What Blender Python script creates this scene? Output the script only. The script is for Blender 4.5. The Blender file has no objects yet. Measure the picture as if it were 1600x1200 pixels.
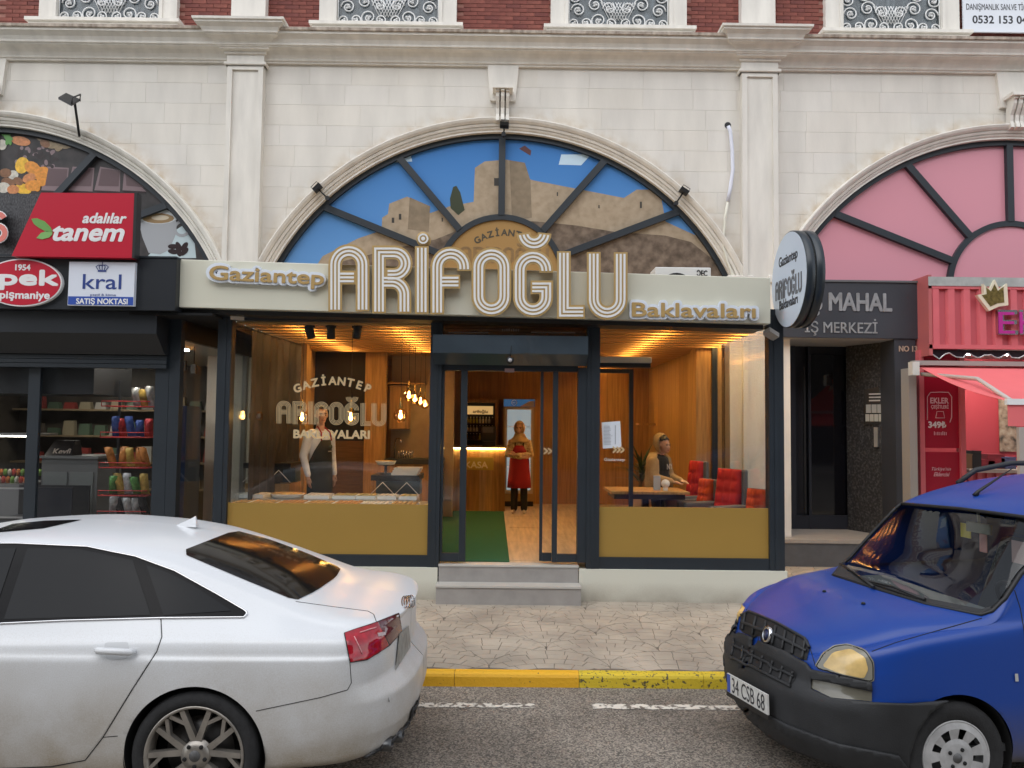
import bpy, bmesh, math, random
from mathutils import Vector, Matrix, geometry
import numpy as np
random.seed(7)
R = math.radians
scene = bpy.context.scene
# ------------------------------------------------------------------ camera
FPX = 1202.0
CAM = Vector((0, 0, 2.1))
PITCH, ROLL, YAW = R(3.0), R(0.65), R(-0.3)
CROT = Matrix.Rotation(YAW, 3, 'Z') @ Matrix.Rotation(R(90) + PITCH, 3, 'X') @ Matrix.Rotation(ROLL, 3, 'Z')
cd = bpy.data.cameras.new('camera'); cam = bpy.data.objects.new('camera', cd)
scene.collection.objects.link(cam)
cd.sensor_width = 36; cd.lens = 36 * FPX / 1600; cd.clip_end = 500; cd.clip_start = 0.05
cam.location = CAM; cam.rotation_euler = CROT.to_euler()
scene.camera = cam
# ------------------------------------------------------------------ world, sun, exposure
w = bpy.data.worlds.new('World'); scene.world = w; w.use_nodes = True
nt = w.node_tree; nt.nodes.clear()
sky = nt.nodes.new('ShaderNodeTexSky'); sky.sky_type = 'NISHITA'; sky.sun_disc = False
sky.sun_elevation = R(48); sky.sun_rotation = R(200); sky.air_density = 1.0; sky.dust_density = 0.7; sky.ozone_density = 1.0
hs = nt.nodes.new('ShaderNodeHueSaturation'); hs.inputs['Saturation'].default_value = 0.30
bg = nt.nodes.new('ShaderNodeBackground'); bg.inputs['Strength'].default_value = 0.15
wo = nt.nodes.new('ShaderNodeOutputWorld')
nt.links.new(sky.outputs[0], hs.inputs['Color']); nt.links.new(hs.outputs[0], bg.inputs['Color']); nt.links.new(bg.outputs[0], wo.inputs[0])
sl = bpy.data.lights.new('sun', 'SUN'); sl.energy = 1.3; sl.angle = R(95); sl.color = (1, 0.99, 0.975)
so = bpy.data.objects.new('sun', sl); scene.collection.objects.link(so)
so.location = (0, -10, 30); so.rotation_euler = (R(42), 0, R(-20))
scene.view_settings.view_transform = 'Standard'; scene.view_settings.look = 'None'
scene.view_settings.exposure = 0.76; scene.view_settings.gamma = 1
scene.cycles.use_denoising = True
scene.cycles.max_bounces = 8; scene.cycles.transparent_max_bounces = 24
scene.cycles.sample_clamp_indirect = 6.0

def ray(x, y):
    return CROT @ Vector(((x - 800) / FPX, (600 - y) / FPX, -1))
def P(x, y, Y):
    d = ray(x, y); return CAM + d * ((Y - CAM.y) / d.y)
def PZ(x, y, z):
    d = ray(x, y); return CAM + d * ((z - CAM.z) / d.z)
def ZY(y, Y, x=800): return P(x, y, Y).z
def XX(x, Y, y=663): return P(x, y, Y).x

# ------------------------------------------------------------------ materials
MATS = {}
def M(name, col=(0.5, 0.5, 0.5), rough=0.5, metal=0.0, emit=None, es=1.0, noise=0.0, nscale=8.0, bump=0.0, bscale=60.0, coat=0.0, spec=None, col2=None, stretch=None, detail=4.0):
    if name in MATS: return MATS[name]
    m = bpy.data.materials.new(name); m.use_nodes = True; MATS[name] = m
    n = m.node_tree.nodes; l = m.node_tree.links
    b = n['Principled BSDF']
    b.inputs['Base Color'].default_value = (*col, 1); b.inputs['Roughness'].default_value = rough; b.inputs['Metallic'].default_value = metal
    if coat: b.inputs['Coat Weight'].default_value = coat; b.inputs['Coat Roughness'].default_value = 0.05
    if spec is not None: b.inputs['Specular IOR Level'].default_value = spec
    if emit:
        b.inputs['Emission Color'].default_value = (*emit, 1); b.inputs['Emission Strength'].default_value = es
    tc = None
    if noise or bump or col2:
        tc = n.new('ShaderNodeTexCoord'); mp = n.new('ShaderNodeMapping'); l.new(tc.outputs['Object'], mp.inputs[0])
        if stretch: mp.inputs['Scale'].default_value = stretch
    if noise or col2:
        t = n.new('ShaderNodeTexNoise'); t.inputs['Scale'].default_value = nscale; t.inputs['Detail'].default_value = detail
        l.new(mp.outputs[0], t.inputs['Vector'])
        r = n.new('ShaderNodeValToRGB'); r.color_ramp.elements[0].position = 0.3; r.color_ramp.elements[1].position = 0.7
        c2 = col2 if col2 else tuple(c * (1 - noise) for c in col)
        r.color_ramp.elements[0].color = (*c2, 1); r.color_ramp.elements[1].color = (*(tuple(min(1, c * (1 + noise * .5)) for c in col) if not col2 else col), 1)
        l.new(t.outputs['Fac'], r.inputs[0]); l.new(r.outputs[0], b.inputs['Base Color'])
    if bump:
        t2 = n.new('ShaderNodeTexNoise'); t2.inputs['Scale'].default_value = bscale; t2.inputs['Detail'].default_value = 5
        l.new(mp.outputs[0], t2.inputs['Vector'])
        bp = n.new('ShaderNodeBump'); bp.inputs['Strength'].default_value = bump; bp.inputs['Distance'].default_value = 0.01
        l.new(t2.outputs['Fac'], bp.inputs['Height']); l.new(bp.outputs[0], b.inputs['Normal'])
    return m
def glassmat(name, tint=(0.93, 0.95, 0.94), ior=1.5, rough=0.0):
    if name in MATS: return MATS[name]
    m = bpy.data.materials.new(name); m.use_nodes = True; MATS[name] = m
    n = m.node_tree.nodes; l = m.node_tree.links; n.clear()
    o = n.new('ShaderNodeOutputMaterial'); mx = n.new('ShaderNodeMixShader'); tr = n.new('ShaderNodeBsdfTransparent'); gl = n.new('ShaderNodeBsdfGlossy'); fr = n.new('ShaderNodeFresnel')
    tr.inputs[0].default_value = (*tint, 1); gl.inputs['Roughness'].default_value = rough; fr.inputs[0].default_value = ior
    gm = n.new('ShaderNodeNewGeometry'); mt_ = n.new('ShaderNodeMath'); mt_.operation = 'MULTIPLY_ADD'; mt_.inputs[1].default_value = 1 / ior - ior; mt_.inputs[2].default_value = ior
    l.new(gm.outputs['Backfacing'], mt_.inputs[0]); l.new(mt_.outputs[0], fr.inputs[0])   # a pane of two faces: no inner total reflection
    l.new(fr.outputs[0], mx.inputs[0]); l.new(tr.outputs[0], mx.inputs[1]); l.new(gl.outputs[0], mx.inputs[2]); l.new(mx.outputs[0], o.inputs[0])
    return m
ANTH = M('anthracite_metal', (0.019, 0.026, 0.034), 0.45, noise=0.12, nscale=3)
BLACK = M('black_plastic', (0.012, 0.012, 0.013), 0.5)
WHITE = M('white_paint', (0.8, 0.8, 0.8), 0.5)
GLASS = glassmat('window_glass', (.94, .955, .95), 1.4)
CHROME = M('chrome', (0.75, 0.75, 0.76), 0.18, 1.0)
STONE = M('facade_stone', (0.735, 0.70, 0.63), 0.75, noise=0.09, nscale=1.6, bump=0.15, bscale=25, detail=8)
TRIM = M('facade_trim', (0.76, 0.725, 0.66), 0.7, noise=0.13, nscale=2.5, bump=0.1, bscale=30, detail=8, stretch=(2.5, 2.5, .5))
WOOD = M('oak_veneer', (0.42, 0.24, 0.085), 0.45, noise=0.35, nscale=3, stretch=(8, 8, 0.6), detail=8)
WOODH = M('oak_floor', (0.56, 0.43, 0.28), 0.4, noise=0.3, nscale=3, stretch=(6, .5, 6), detail=8)
GOLD = M('gold_letter', (0.45, 0.30, 0.115), 0.4)

def paint(name, colr, dirt=None, rough=.3):
    """car paint; dirt = splash film rising from the sills and behind the wheels"""
    m = bpy.data.materials.new(name); m.use_nodes = True; n = m.node_tree.nodes; l = m.node_tree.links; b = n['Principled BSDF']
    b.inputs['Base Color'].default_value = (*colr, 1); b.inputs['Roughness'].default_value = rough; b.inputs['Coat Weight'].default_value = .35; b.inputs['Coat Roughness'].default_value = .14
    if dirt:
        tc = n.new('ShaderNodeTexCoord'); sp = n.new('ShaderNodeSeparateXYZ'); l.new(tc.outputs['Object'], sp.inputs[0])
        mr = n.new('ShaderNodeMapRange'); mr.inputs[1].default_value = dirt[1]; mr.inputs[2].default_value = dirt[2]; mr.inputs[3].default_value = 1; mr.inputs[4].default_value = 0; l.new(sp.outputs[2], mr.inputs[0])
        t = n.new('ShaderNodeTexNoise'); t.inputs['Scale'].default_value = 3.2; t.inputs['Detail'].default_value = 9; l.new(tc.outputs['Object'], t.inputs[0])
        t2 = n.new('ShaderNodeTexNoise'); t2.inputs['Scale'].default_value = 160; l.new(tc.outputs['Object'], t2.inputs[0])
        a1 = n.new('ShaderNodeMath'); a1.operation = 'MULTIPLY'; l.new(mr.outputs[0], a1.inputs[0]); l.new(t.outputs['Fac'], a1.inputs[1])
        a2 = n.new('ShaderNodeMath'); a2.operation = 'MULTIPLY_ADD'; a2.inputs[1].default_value = 1.95; l.new(a1.outputs[0], a2.inputs[0])
        a3 = n.new('ShaderNodeMath'); a3.operation = 'MULTIPLY_ADD'; a3.inputs[1].default_value = .5; a3.inputs[2].default_value = -.28; l.new(t2.outputs['Fac'], a3.inputs[0]); l.new(a3.outputs[0], a2.inputs[2]); a2.use_clamp = True
        mx = n.new('ShaderNodeMixRGB'); mx.inputs[1].default_value = (*colr, 1); mx.inputs[2].default_value = (*dirt[0], 1); l.new(a2.outputs[0], mx.inputs[0]); l.new(mx.outputs[0], b.inputs['Base Color'])
        rr = n.new('ShaderNodeMapRange'); rr.inputs[3].default_value = rough; rr.inputs[4].default_value = .7; l.new(a2.outputs[0], rr.inputs[0]); l.new(rr.outputs[0], b.inputs['Roughness'])
        cw = n.new('ShaderNodeMapRange'); cw.inputs[3].default_value = .35; cw.inputs[4].default_value = 0; l.new(a2.outputs[0], cw.inputs[0]); l.new(cw.outputs[0], b.inputs['Coat Weight'])
    return m
# ------------------------------------------------------------------ mesh helpers
col = scene.collection
def link(o, parent=None, world=True):
    col.objects.link(o)
    if parent is not None:
        o.parent = parent
        if world: o.matrix_parent_inverse = wm(parent).inverted()
    return o
def wm(o):
    m = Matrix.LocRotScale(o.location, o.rotation_euler, o.scale)
    if o.parent is not None: m = wm(o.parent) @ o.matrix_parent_inverse @ m
    return m
def mk(name, verts, faces, mat=None, parent=None, smooth=False, world=True, mats=None, mi=None):
    me = bpy.data.meshes.new(name); me.from_pydata([tuple(v) for v in verts], [], faces); me.update()
    if mats:
        for m in mats: me.materials.append(m)
        if mi is not None:
            me.polygons.foreach_set('material_index', mi)
    elif mat: me.materials.append(mat)
    if smooth: me.polygons.foreach_set('use_smooth', [True] * len(me.polygons))
    o = bpy.data.objects.new(name, me)
    return link(o, parent, world)
class MB:
    """collects shapes into one mesh"""
    def __init__(s): s.v = []; s.f = []; s.s = []
    def add(s, v, f, smooth=False):
        k = len(s.v); s.v += [tuple(a) for a in v]; s.f += [[i + k for i in q] for q in f]; s.s += [smooth] * len(f); return s
    def box(s, x0, x1, y0, y1, z0, z1):
        v = [(x, y, z) for x in (x0, x1) for y in (y0, y1) for z in (z0, z1)]
        return s.add(v, [(0, 1, 3, 2), (4, 6, 7, 5), (0, 4, 5, 1), (2, 3, 7, 6), (0, 2, 6, 4), (1, 5, 7, 3)])
    def hexa(s, q0, q1):  # two quads (4 pts each) joined
        return s.add(list(q0) + list(q1), [(3, 2, 1, 0), (4, 5, 6, 7), (0, 1, 5, 4), (1, 2, 6, 5), (2, 3, 7, 6), (3, 0, 4, 7)])
    def prism(s, poly, y0, y1):  # polygon in XZ extruded along Y
        n = len(poly); v = [(p[0], y0, p[1]) for p in poly] + [(p[0], y1, p[1]) for p in poly]
        f = [tuple(range(n)), tuple(range(2 * n - 1, n - 1, -1))] + [(i, i + n, (i + 1) % n + n, (i + 1) % n) for i in range(n)]
        return s.add(v, f)
    def tube(s, pts, r, n=8, closed=False, cap=True):
        pts = [Vector(p) for p in pts]; N = len(pts); rr = r if isinstance(r, (list, tuple)) else [r] * N
        up = Vector((0, 0, 1)); k0 = len(s.v); prev = None
        for i, p in enumerate(pts):
            a = pts[i - 1] if (i > 0 or closed) else p; b = pts[(i + 1) % N] if (i < N - 1 or closed) else p
            t = (b - a).normalized()
            if prev is None:
                u = t.cross(up)
                if u.length < 1e-3: u = t.cross(Vector((1, 0, 0)))
            else: u = prev - t * prev.dot(t)
            u.normalize(); prev = u; q = t.cross(u)
            for j in range(n):
                an = 2 * math.pi * j / n; s.v.append(tuple(p + (u * math.cos(an) + q * math.sin(an)) * rr[i]))
        for i in range(N if closed else N - 1):
            for j in range(n):
                a = k0 + i * n + j; b = k0 + i * n + (j + 1) % n; c = k0 + ((i + 1) % N) * n + (j + 1) % n; d = k0 + ((i + 1) % N) * n + j
                s.f.append([a, b, c, d]); s.s.append(True)
        if cap and not closed:
            s.f.append([k0 + j for j in range(n)][::-1]); s.s.append(False)
            s.f.append([k0 + (N - 1) * n + j for j in range(n)]); s.s.append(False)
        return s
    def lathe(s, prof, c, axis='Z', n=24, smooth=True, cap=True):  # prof [(r,h)]
        k0 = len(s.v); c = Vector(c)
        for r, h in prof:
            for j in range(n):
                a = 2 * math.pi * j / n; x, y = r * math.cos(a), r * math.sin(a)
                p = {'Z': (x, y, h), 'Y': (x, h, y), 'X': (h, x, y)}[axis]
                s.v.append(tuple(c + Vector(p)))
        for i in range(len(prof) - 1):
            for j in range(n):
                q = [k0 + i * n + j, k0 + i * n + (j + 1) % n, k0 + (i + 1) * n + (j + 1) % n, k0 + (i + 1) * n + j]
                s.f.append(q if axis != 'Y' else q[::-1]); s.s.append(smooth)
        if cap:
            s.f.append([k0 + j for j in range(n)][::-1]); s.s.append(False)
            s.f.append([k0 + (len(prof) - 1) * n + j for j in range(n)]); s.s.append(False)
        return s
    def build(s, name, mat=None, parent=None, world=True, smooth=None, bevel=0):
        o = mk(name, s.v, s.f, mat, parent, world=world)
        fl = s.s if smooth is None else [smooth] * len(s.f)
        o.data.polygons.foreach_set('use_smooth', fl)
        if bevel:
            md = o.modifiers.new('bevel', 'BEVEL'); md.width = bevel; md.segments = 2; md.limit_method = 'ANGLE'
        return o
def box(name, x0, x1, y0, y1, z0, z1, mat, parent=None, bevel=0, world=True):
    return MB().box(min(x0, x1), max(x0, x1), min(y0, y1), max(y0, y1), min(z0, z1), max(z0, z1)).build(name, mat, parent, world, bevel=bevel)
def prism(name, poly, y0, y1, mat, parent=None, world=True):
    return MB().prism(poly, y0, y1).build(name, mat, parent, world)
def tag(o, label, cat, group=None, kind=None):
    o['label'] = label; o['category'] = cat
    if group: o['group'] = group
    if kind: o['kind'] = kind
    return o
def struct(o): o['kind'] = 'structure'; return o
def thing(name, label, cat, loc=(0, 0, 0), group=None, rz=0):
    o = bpy.data.objects.new(name, None); o.location = loc; o.rotation_euler = (0, 0, rz); o.empty_display_size = 0.1
    col.objects.link(o); return tag(o, label, cat, group)
def pxpoly(pts, Y): return [(P(x, y, Y).x, P(x, y, Y).z) for x, y in pts]
def text(s, size, loc, mat, name='lettering', parent=None, ext=0.003, off=0.0, align='CENTER', rot=(R(90), 0, 0), sx=1.0, shear=0.0, world=True, spacing=1.0):
    c = bpy.data.curves.new('t', 'FONT'); c.body = s; c.size = size; c.extrude = ext; c.align_x = align; c.shear = shear; c.space_character = spacing; c.resolution_u = 4
    t = bpy.data.objects.new('t', c); col.objects.link(t)
    me = bpy.data.meshes.new_from_object(t); me.name = name
    bpy.data.objects.remove(t); bpy.data.curves.remove(c)
    if off > 0:   # heavier weight: copies shifted round a circle, each a hair behind the other
        base = [v.co.copy() for v in me.vertices]; faces = [tuple(p.vertices) for p in me.polygons]; V = list(base); F = list(faces); K = len(base)
        for k in range(8):
            a = 2 * math.pi * k / 8; d = Vector((off * .8 * math.cos(a) / sx, off * .8 * math.sin(a), -.00015 * (k + 1))); V += [v + d for v in base]; F += [tuple(i + K * (k + 1) for i in f_) for f_ in faces]
        bpy.data.meshes.remove(me); me = bpy.data.meshes.new(name); me.from_pydata([tuple(v) for v in V], [], F)
    me.transform(Matrix.Translation(Vector(loc)) @ Matrix(((1, 0, 0, 0), (0, 1, 0, 0), (0, 0, 1, 0), (0, 0, 0, 1))) @ (Matrix.Rotation(rot[2], 4, 'Z') @ Matrix.Rotation(rot[1], 4, 'Y') @ Matrix.Rotation(rot[0], 4, 'X')) @ Matrix.Diagonal((sx, 1, 1, 1)))
    me.materials.clear(); me.materials.append(mat)
    o = bpy.data.objects.new(name, me); return link(o, parent, world)
def fatten(o, r, n=10, dy=.0004):
    """thicken lettering by r with copies shifted round a circle, each a hair further back"""
    me = o.data; base = [v.co.copy() for v in me.vertices]; faces = [tuple(p.vertices) for p in me.polygons]; V = list(base); F = list(faces); K = len(base)
    for k in range(n):
        a = 2 * math.pi * k / n; d = Vector((r * math.cos(a), dy * (k + 1), r * math.sin(a))); V += [v + d for v in base]; F += [tuple(i + K * (k + 1) for i in f) for f in faces]
    m2 = bpy.data.meshes.new(me.name); m2.from_pydata([tuple(v) for v in V], [], F); m2.materials.append(me.materials[0]); o.data = m2; bpy.data.meshes.remove(me); return o
def textpx(s, x0, x1, ybase, Y, mat, name='lettering', parent=None, ext=0.003, off=0.0, h=None, shear=0.0, spacing=1.0, yb2=None):
    """text fitted between pixel columns x0..x1 on plane Y, baseline at pixel row ybase (rotated to follow yb2 at x1)"""
    a = P(x0, ybase, Y); b = P(x1, yb2 if yb2 is not None else ybase + (x1 - x0) * 0.011, Y)
    o = text(s, 1.0, (0, 0, 0), mat, name, None, 0, 0, 'LEFT', (0, 0, 0), shear=shear, spacing=spacing)
    xs = [v.co.x for v in o.data.vertices]; wd = max(xs) - min(xs); mn = min(xs)
    bpy.data.meshes.remove(o.data)
    W = (b - a).length
    if h is None: size = W / wd; sx = 1.0
    else:
        size = h / 0.73; sx = W / (wd * size)
    an = math.atan2(b.z - a.z, b.x - a.x)
    return text(s, size, a - Vector((mn * size * sx, 0, 0)), mat, name, parent, ext, off, 'LEFT', (R(90), -an, 0), sx=sx, shear=shear, spacing=spacing)
def scribble(x0, x1, y0, y1, Y, n, mat, name, parent):
    """print too small to read in the photograph: a row of short uneven strokes between pixel columns x0..x1"""
    g = MB(); rg = random.Random(int(x0 * 7 + y0))
    for i in range(n):
        a = P(x0 + (x1 - x0) * (i + .2) / n, y0 + (y1 - y0) * rg.uniform(0, .3), Y); b = P(x0 + (x1 - x0) * (i + rg.uniform(.45, .75)) / n, y1, Y); g.box(a.x, b.x, Y - .001, Y + .001, b.z, a.z)
    o = g.build(name, mat, parent); o['kind'] = 'stuff'; return o
def copy_tree(o, parent=None):
    c = o.copy(); col.objects.link(c)
    if parent is not None: c.parent = parent
    for ch in o.children: copy_tree(ch, c)
    return c
def arc(cx, cy, r, a0, a1, n=16):
    return [(cx + r * math.cos(R(a0 + (a1 - a0) * i / n)), cy + r * math.sin(R(a0 + (a1 - a0) * i / n))) for i in range(n + 1)]
# =================================================================== ground
YK = PZ(850, 1074, 0).y            # kerb face
YB = 8.83            # shop plinth face
YW = 11.5            # stone wall face
PZ0 = 0.105
def asphalt():
    m = bpy.data.materials.new('asphalt'); m.use_nodes = True; n = m.node_tree.nodes; l = m.node_tree.links; b = n['Principled BSDF']
    tc = n.new('ShaderNodeTexCoord')
    a = n.new('ShaderNodeTexVoronoi'); a.inputs['Scale'].default_value = 95; l.new(tc.outputs['Object'], a.inputs[0]); bw_ = n.new('ShaderNodeRGBToBW'); l.new(a.outputs['Color'], bw_.inputs[0])
    c = n.new('ShaderNodeTexNoise'); c.inputs['Scale'].default_value = 1.1; c.inputs['Detail'].default_value = 5; l.new(tc.outputs['Object'], c.inputs[0])
    r = n.new('ShaderNodeValToRGB'); e = r.color_ramp.elements
    e[0].position = 0.25; e[0].color = (0.10, 0.09, 0.08, 1); e[1].position = 0.85; e[1].color = (0.39, 0.35, 0.30, 1)
    l.new(bw_.outputs[0], r.inputs[0])
    r2 = n.new('ShaderNodeValToRGB'); r2.color_ramp.elements[0].position = 0.35; r2.color_ramp.elements[0].color = (0.72, 0.70, 0.68, 1); r2.color_ramp.elements[1].position = 0.65; r2.color_ramp.elements[1].color = (1.1, 1.08, 1.05, 1)
    l.new(c.outputs['Fac'], r2.inputs[0])
    mx = n.new('ShaderNodeMixRGB'); mx.blend_type = 'MULTIPLY'; mx.inputs[0].default_value = 1
    l.new(r.outputs[0], mx.inputs[1]); l.new(r2.outputs[0], mx.inputs[2]); l.new(mx.outputs[0], b.inputs['Base Color'])
    b.inputs['Roughness'].default_value = 0.75
    bp = n.new('ShaderNodeBump'); bp.inputs['Strength'].default_value = 0.5; bp.inputs['Distance'].default_value = 0.006
    l.new(a.outputs['Distance'], bp.inputs['Height']); l.new(bp.outputs[0], b.inputs['Normal'])
    return m
ASPH = asphalt()
struct(mk('road', [(-80, -9, 0), (80, -9, 0), (80, YK + .05, 0), (-80, YK + .05, 0)], [(0, 1, 2, 3)], ASPH))
STAMP = M('stamped_concrete', (0.41, 0.355, 0.285), 0.8, noise=0.30, nscale=2.2, bump=0.35, bscale=70, detail=10)
JOINT = M('pavement_joint', (0.15, 0.125, 0.10), 0.9, noise=0.3, nscale=5)
pav = struct(box('pavement', -80, 80, YK + 0.10, 30, -0.2, PZ0 - 0.004, JOINT))
# scalloped fan pattern pressed into the pavement: every piece has its own edges
def fan_cells():
    W = 1.0; rr = W / 2; out = []
    for j in range(-2, 14):
        cy = YK + 0.15 + j * rr
        for i in range(-9, 11):
            cx = i * W + (rr if j % 2 else 0) + 0.37
            fronts = [(cx - rr, cy - rr), (cx + rr, cy - rr), (cx, cy - 2 * rr)]
            bx_, by_ = cx, cy - rr; nr = 8; dr_ = 2 * rr / nr
            for k in range(nr):
                r0, r1 = k * dr_ + 0.0025, (k + 1) * dr_ - 0.0025
                n = max(2, int(round((k + .5) * dr_ * 2.5 / .165))); off = random.random() * .6
                for a in range(-1, n + 1):
                    a0 = .32 + (a + off) / n * 2.5; a1 = .32 + (a + 1 + off) / n * 2.5; g = 0.0025 / max(r1, .05); a0 += g; a1 -= g
                    pts = [(r1, a0 + (a1 - a0) * t / 4) for t in range(5)] + [(r0 + (r1 - r0) * .5, a1)] + [(r0, a1 - (a1 - a0) * t / 2) for t in range(3)] + [(r0 + (r1 - r0) * .5, a0)]
                    pts = [(bx_ + r * math.cos(t), by_ + r * math.sin(t)) for r, t in pts]
                    if all(math.hypot(x - cx, y - cy) > rr - .003 for x, y in pts): continue
                    q_ = []
                    for x, y in pts:
                        d = math.hypot(x - cx, y - cy)
                        if d > rr - .003: x = cx + (x - cx) / d * (rr - .003); y = cy + (y - cy) / d * (rr - .003)
                        q_.append((x, y))
                    pts = q_
                    NP = len(pts); mx = sum(p[0] for p in pts) / NP; my = sum(p[1] for p in pts) / NP
                    if all(any(math.hypot(x - fx, y - fy) < rr for fx, fy in fronts) for x, y in pts): continue
                    q = []
                    for x, y in pts:
                        for fx, fy in fronts:
                            d = math.hypot(x - fx, y - fy)
                            if d < rr + 0.003: x = fx + (x - fx) / d * (rr + 0.003); y = fy + (y - fy) / d * (rr + 0.003)
                        q.append((x, min(max(y, YK + 0.103), YW + 3)))
                    ar = 0.5 * sum(q[t][0] * q[(t + 1) % NP][1] - q[(t + 1) % NP][0] * q[t][1] for t in range(NP))
                    if ar < 0.0006: continue
                    if my < YK + 0.11 or my > 12.3: continue
                    if my > YB + .1 and not (3.2 < mx < 7): continue
                    out.append((q, mx, my))
    return out
cells = fan_cells()
vis = [c for c in cells if -1.15 < c[1] < 3.3 and c[2] < YB + .1]
vis.sort(key=lambda c: c[2]); near = vis[:300]; nid = set(id(c) for c in near)
def cellmesh(mb, q):
    z1 = PZ0 + random.uniform(-0.0013, 0.0015); n = len(q)
    cxm = sum(p[0] for p in q) / n; cym = sum(p[1] for p in q) / n
    top = [(cxm + (x - cxm) * .985, cym + (y - cym) * .985, z1) for x, y in q]
    v = [(x, y, PZ0 - 0.006) for x, y in q] + top
    mb.add(v, [tuple(range(n, 2 * n))] + [(i, (i + 1) % n, (i + 1) % n + n, i + n) for i in range(n)])
rest = MB()
for c in cells:
    if id(c) in nid:
        b = MB(); cellmesh(b, c[0]); b.build('cobble', STAMP, pav)
    else: cellmesh(rest, c[0])
ro = rest.build('cobble_field', STAMP, pav); ro['kind'] = 'stuff'
# kerb of painted stones
def kerbmat(name, c, wear):
    m = M(name, c, 0.6, bump=0.5, bscale=45); n = m.node_tree.nodes; l = m.node_tree.links; b = n['Principled BSDF']
    tc = n.new('ShaderNodeTexCoord'); t = n.new('ShaderNodeTexNoise'); t.inputs['Scale'].default_value = 38; t.inputs['Detail'].default_value = 6; l.new(tc.outputs['Object'], t.inputs[0])
    r = n.new('ShaderNodeValToRGB'); r.color_ramp.elements[0].position = wear; r.color_ramp.elements[0].color = (0.10, 0.085, 0.04, 1); r.color_ramp.elements[1].position = wear + .07; r.color_ramp.elements[1].color = (*c, 1)
    l.new(t.outputs['Fac'], r.inputs[0]); l.new(r.outputs[0], b.inputs['Base Color']); return m
KY1 = kerbmat('kerb_orange_yellow', (0.80, 0.43, 0.02), 0.27); KY2 = kerbmat('kerb_lemon_yellow', (0.68, 0.50, 0.03), 0.36)
kerb = struct(box('kerb', -80, 80, YK + 0.03, YK + 0.095, -0.1, PZ0 - .012, M('kerb_core', (0.3, 0.27, 0.2), .9)))
xs = -8.4
while xs < 9:
    ln = 1.0; x1 = xs + ln - 0.004
    prof = [(YK + .10, -.05), (YK + .10, PZ0 + .002), (YK + .035, PZ0 + .001), (YK + .012, PZ0 - .010), (YK + .002, PZ0 - .03), (YK - .005, -.05)]
    n = len(prof); v = [(xs, a, b) for a, b in prof] + [(x1, a, b) for a, b in prof]
    mk('kerb_stone', v, [tuple(range(n)), tuple(range(2 * n - 1, n - 1, -1))] + [(i, i + n, (i + 1) % n + n, (i + 1) % n) for i in range(n)], KY1 if xs < -.25 else KY2, kerb)
    xs += ln
# worn lane line
def linemat():
    m = bpy.data.materials.new('worn_white_paint'); m.use_nodes = True; n = m.node_tree.nodes; l = m.node_tree.links; b = n['Principled BSDF']
    tc = n.new('ShaderNodeTexCoord'); t = n.new('ShaderNodeTexNoise'); t.inputs['Scale'].default_value = 22; t.inputs['Detail'].default_value = 8; l.new(tc.outputs['Object'], t.inputs[0])
    r = n.new('ShaderNodeValToRGB'); r.color_ramp.elements[0].position = .42; r.color_ramp.elements[0].color = (.17, .145, .12, 1); r.color_ramp.elements[1].position = .5; r.color_ramp.elements[1].color = (.72, .68, .6, 1)
    l.new(t.outputs['Fac'], r.inputs[0]); l.new(r.outputs[0], b.inputs['Base Color']); b.inputs['Roughness'].default_value = .8; return m
LINE = linemat()
for xa, xb in ((-5.2, -3.0), (PZ(640, 1101, 0).x - .6, PZ(835, 1101, 0).x), (PZ(925, 1103, 0).x, PZ(925, 1103, 0).x + 2.2), (4.6, 6.8)):
    N = 40; up = []; dn = []
    yc = PZ(800, 1103, 0).y
    for i in range(N + 1):
        x = xa + (xb - xa) * i / N
        up.append((x, yc + .045 + random.uniform(-.016, .012), .004)); dn.append((x, yc - .045 + random.uniform(-.014, .014), .004))
    struct(mk('road_marking', dn + up, [(i, i + 1, N + 2 + i, N + 1 + i) for i in range(N)], LINE))
# far side of the street (seen only as reflections): pavement
struct(box('opposite_pavement', -80, 80, -16, -9, -.2, .13, M('opposite_paving', (.3, .27, .24), .8, noise=.2)))

# =================================================================== the arcaded building
C0 = P(785, 602, YW); RA = 3.855
PXL = XX(383, YW - .12, 130); PXR = XX(1187, YW - .12, 130); BAY = PXR - PXL
BC = (PXL + PXR) / 2
ZIMP = ZY(428, YW); HW = math.sqrt(RA ** 2 - (ZIMP - C0.z) ** 2)
ZC0 = ZY(100, YW - .05, 640); ZC1 = ZY(46, YW - .35, 640)
bld = thing('arcade_building', 'pale stone building with tall arches, moulded cornice and red brick upper floor', 'building', (BC, YW + .3, 0))
cents = [BC - BAY, BC, BC + BAY]
RO = RA + 0.20
def zopen(x, Rr):
    for c in cents:
        d = abs(x - c)
        hw = math.sqrt(max(0, Rr ** 2 - (ZIMP - C0.z) ** 2))
        if d < hw: return C0.z + math.sqrt(Rr ** 2 - d * d)
    return 0
def wallpoly(x0, x1, z0, z1, Rr, n):
    xs_ = [x0 + (x1 - x0) * i / n for i in range(n + 1)]; segs = []; cur = []
    for x in xs_:
        zb = max(z0, zopen(x, Rr))
        if zb < z1 - .004: cur.append((x, zb))
        else:
            if len(cur) > 1: segs.append(cur)
            cur = []
    if len(cur) > 1: segs.append(cur)
    return segs
wb = MB()
X0, X1 = BC - 1.62 * BAY, BC + 1.62 * BAY
for k in range(420):
    xa = X0 + (X1 - X0) * k / 420; xb = X0 + (X1 - X0) * (k + 1) / 420
    za, zb = max(2.6, zopen(xa, RO)), max(2.6, zopen(xb, RO))
    if abs(za - zb) > 2: za = zb = max(za, zb)
    wb.add([(xa, YW + .007, za), (xb, YW + .007, zb), (xb, YW + .007, ZC0 + .3), (xa, YW + .007, ZC0 + .3)], [(0, 1, 2, 3)])
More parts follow.
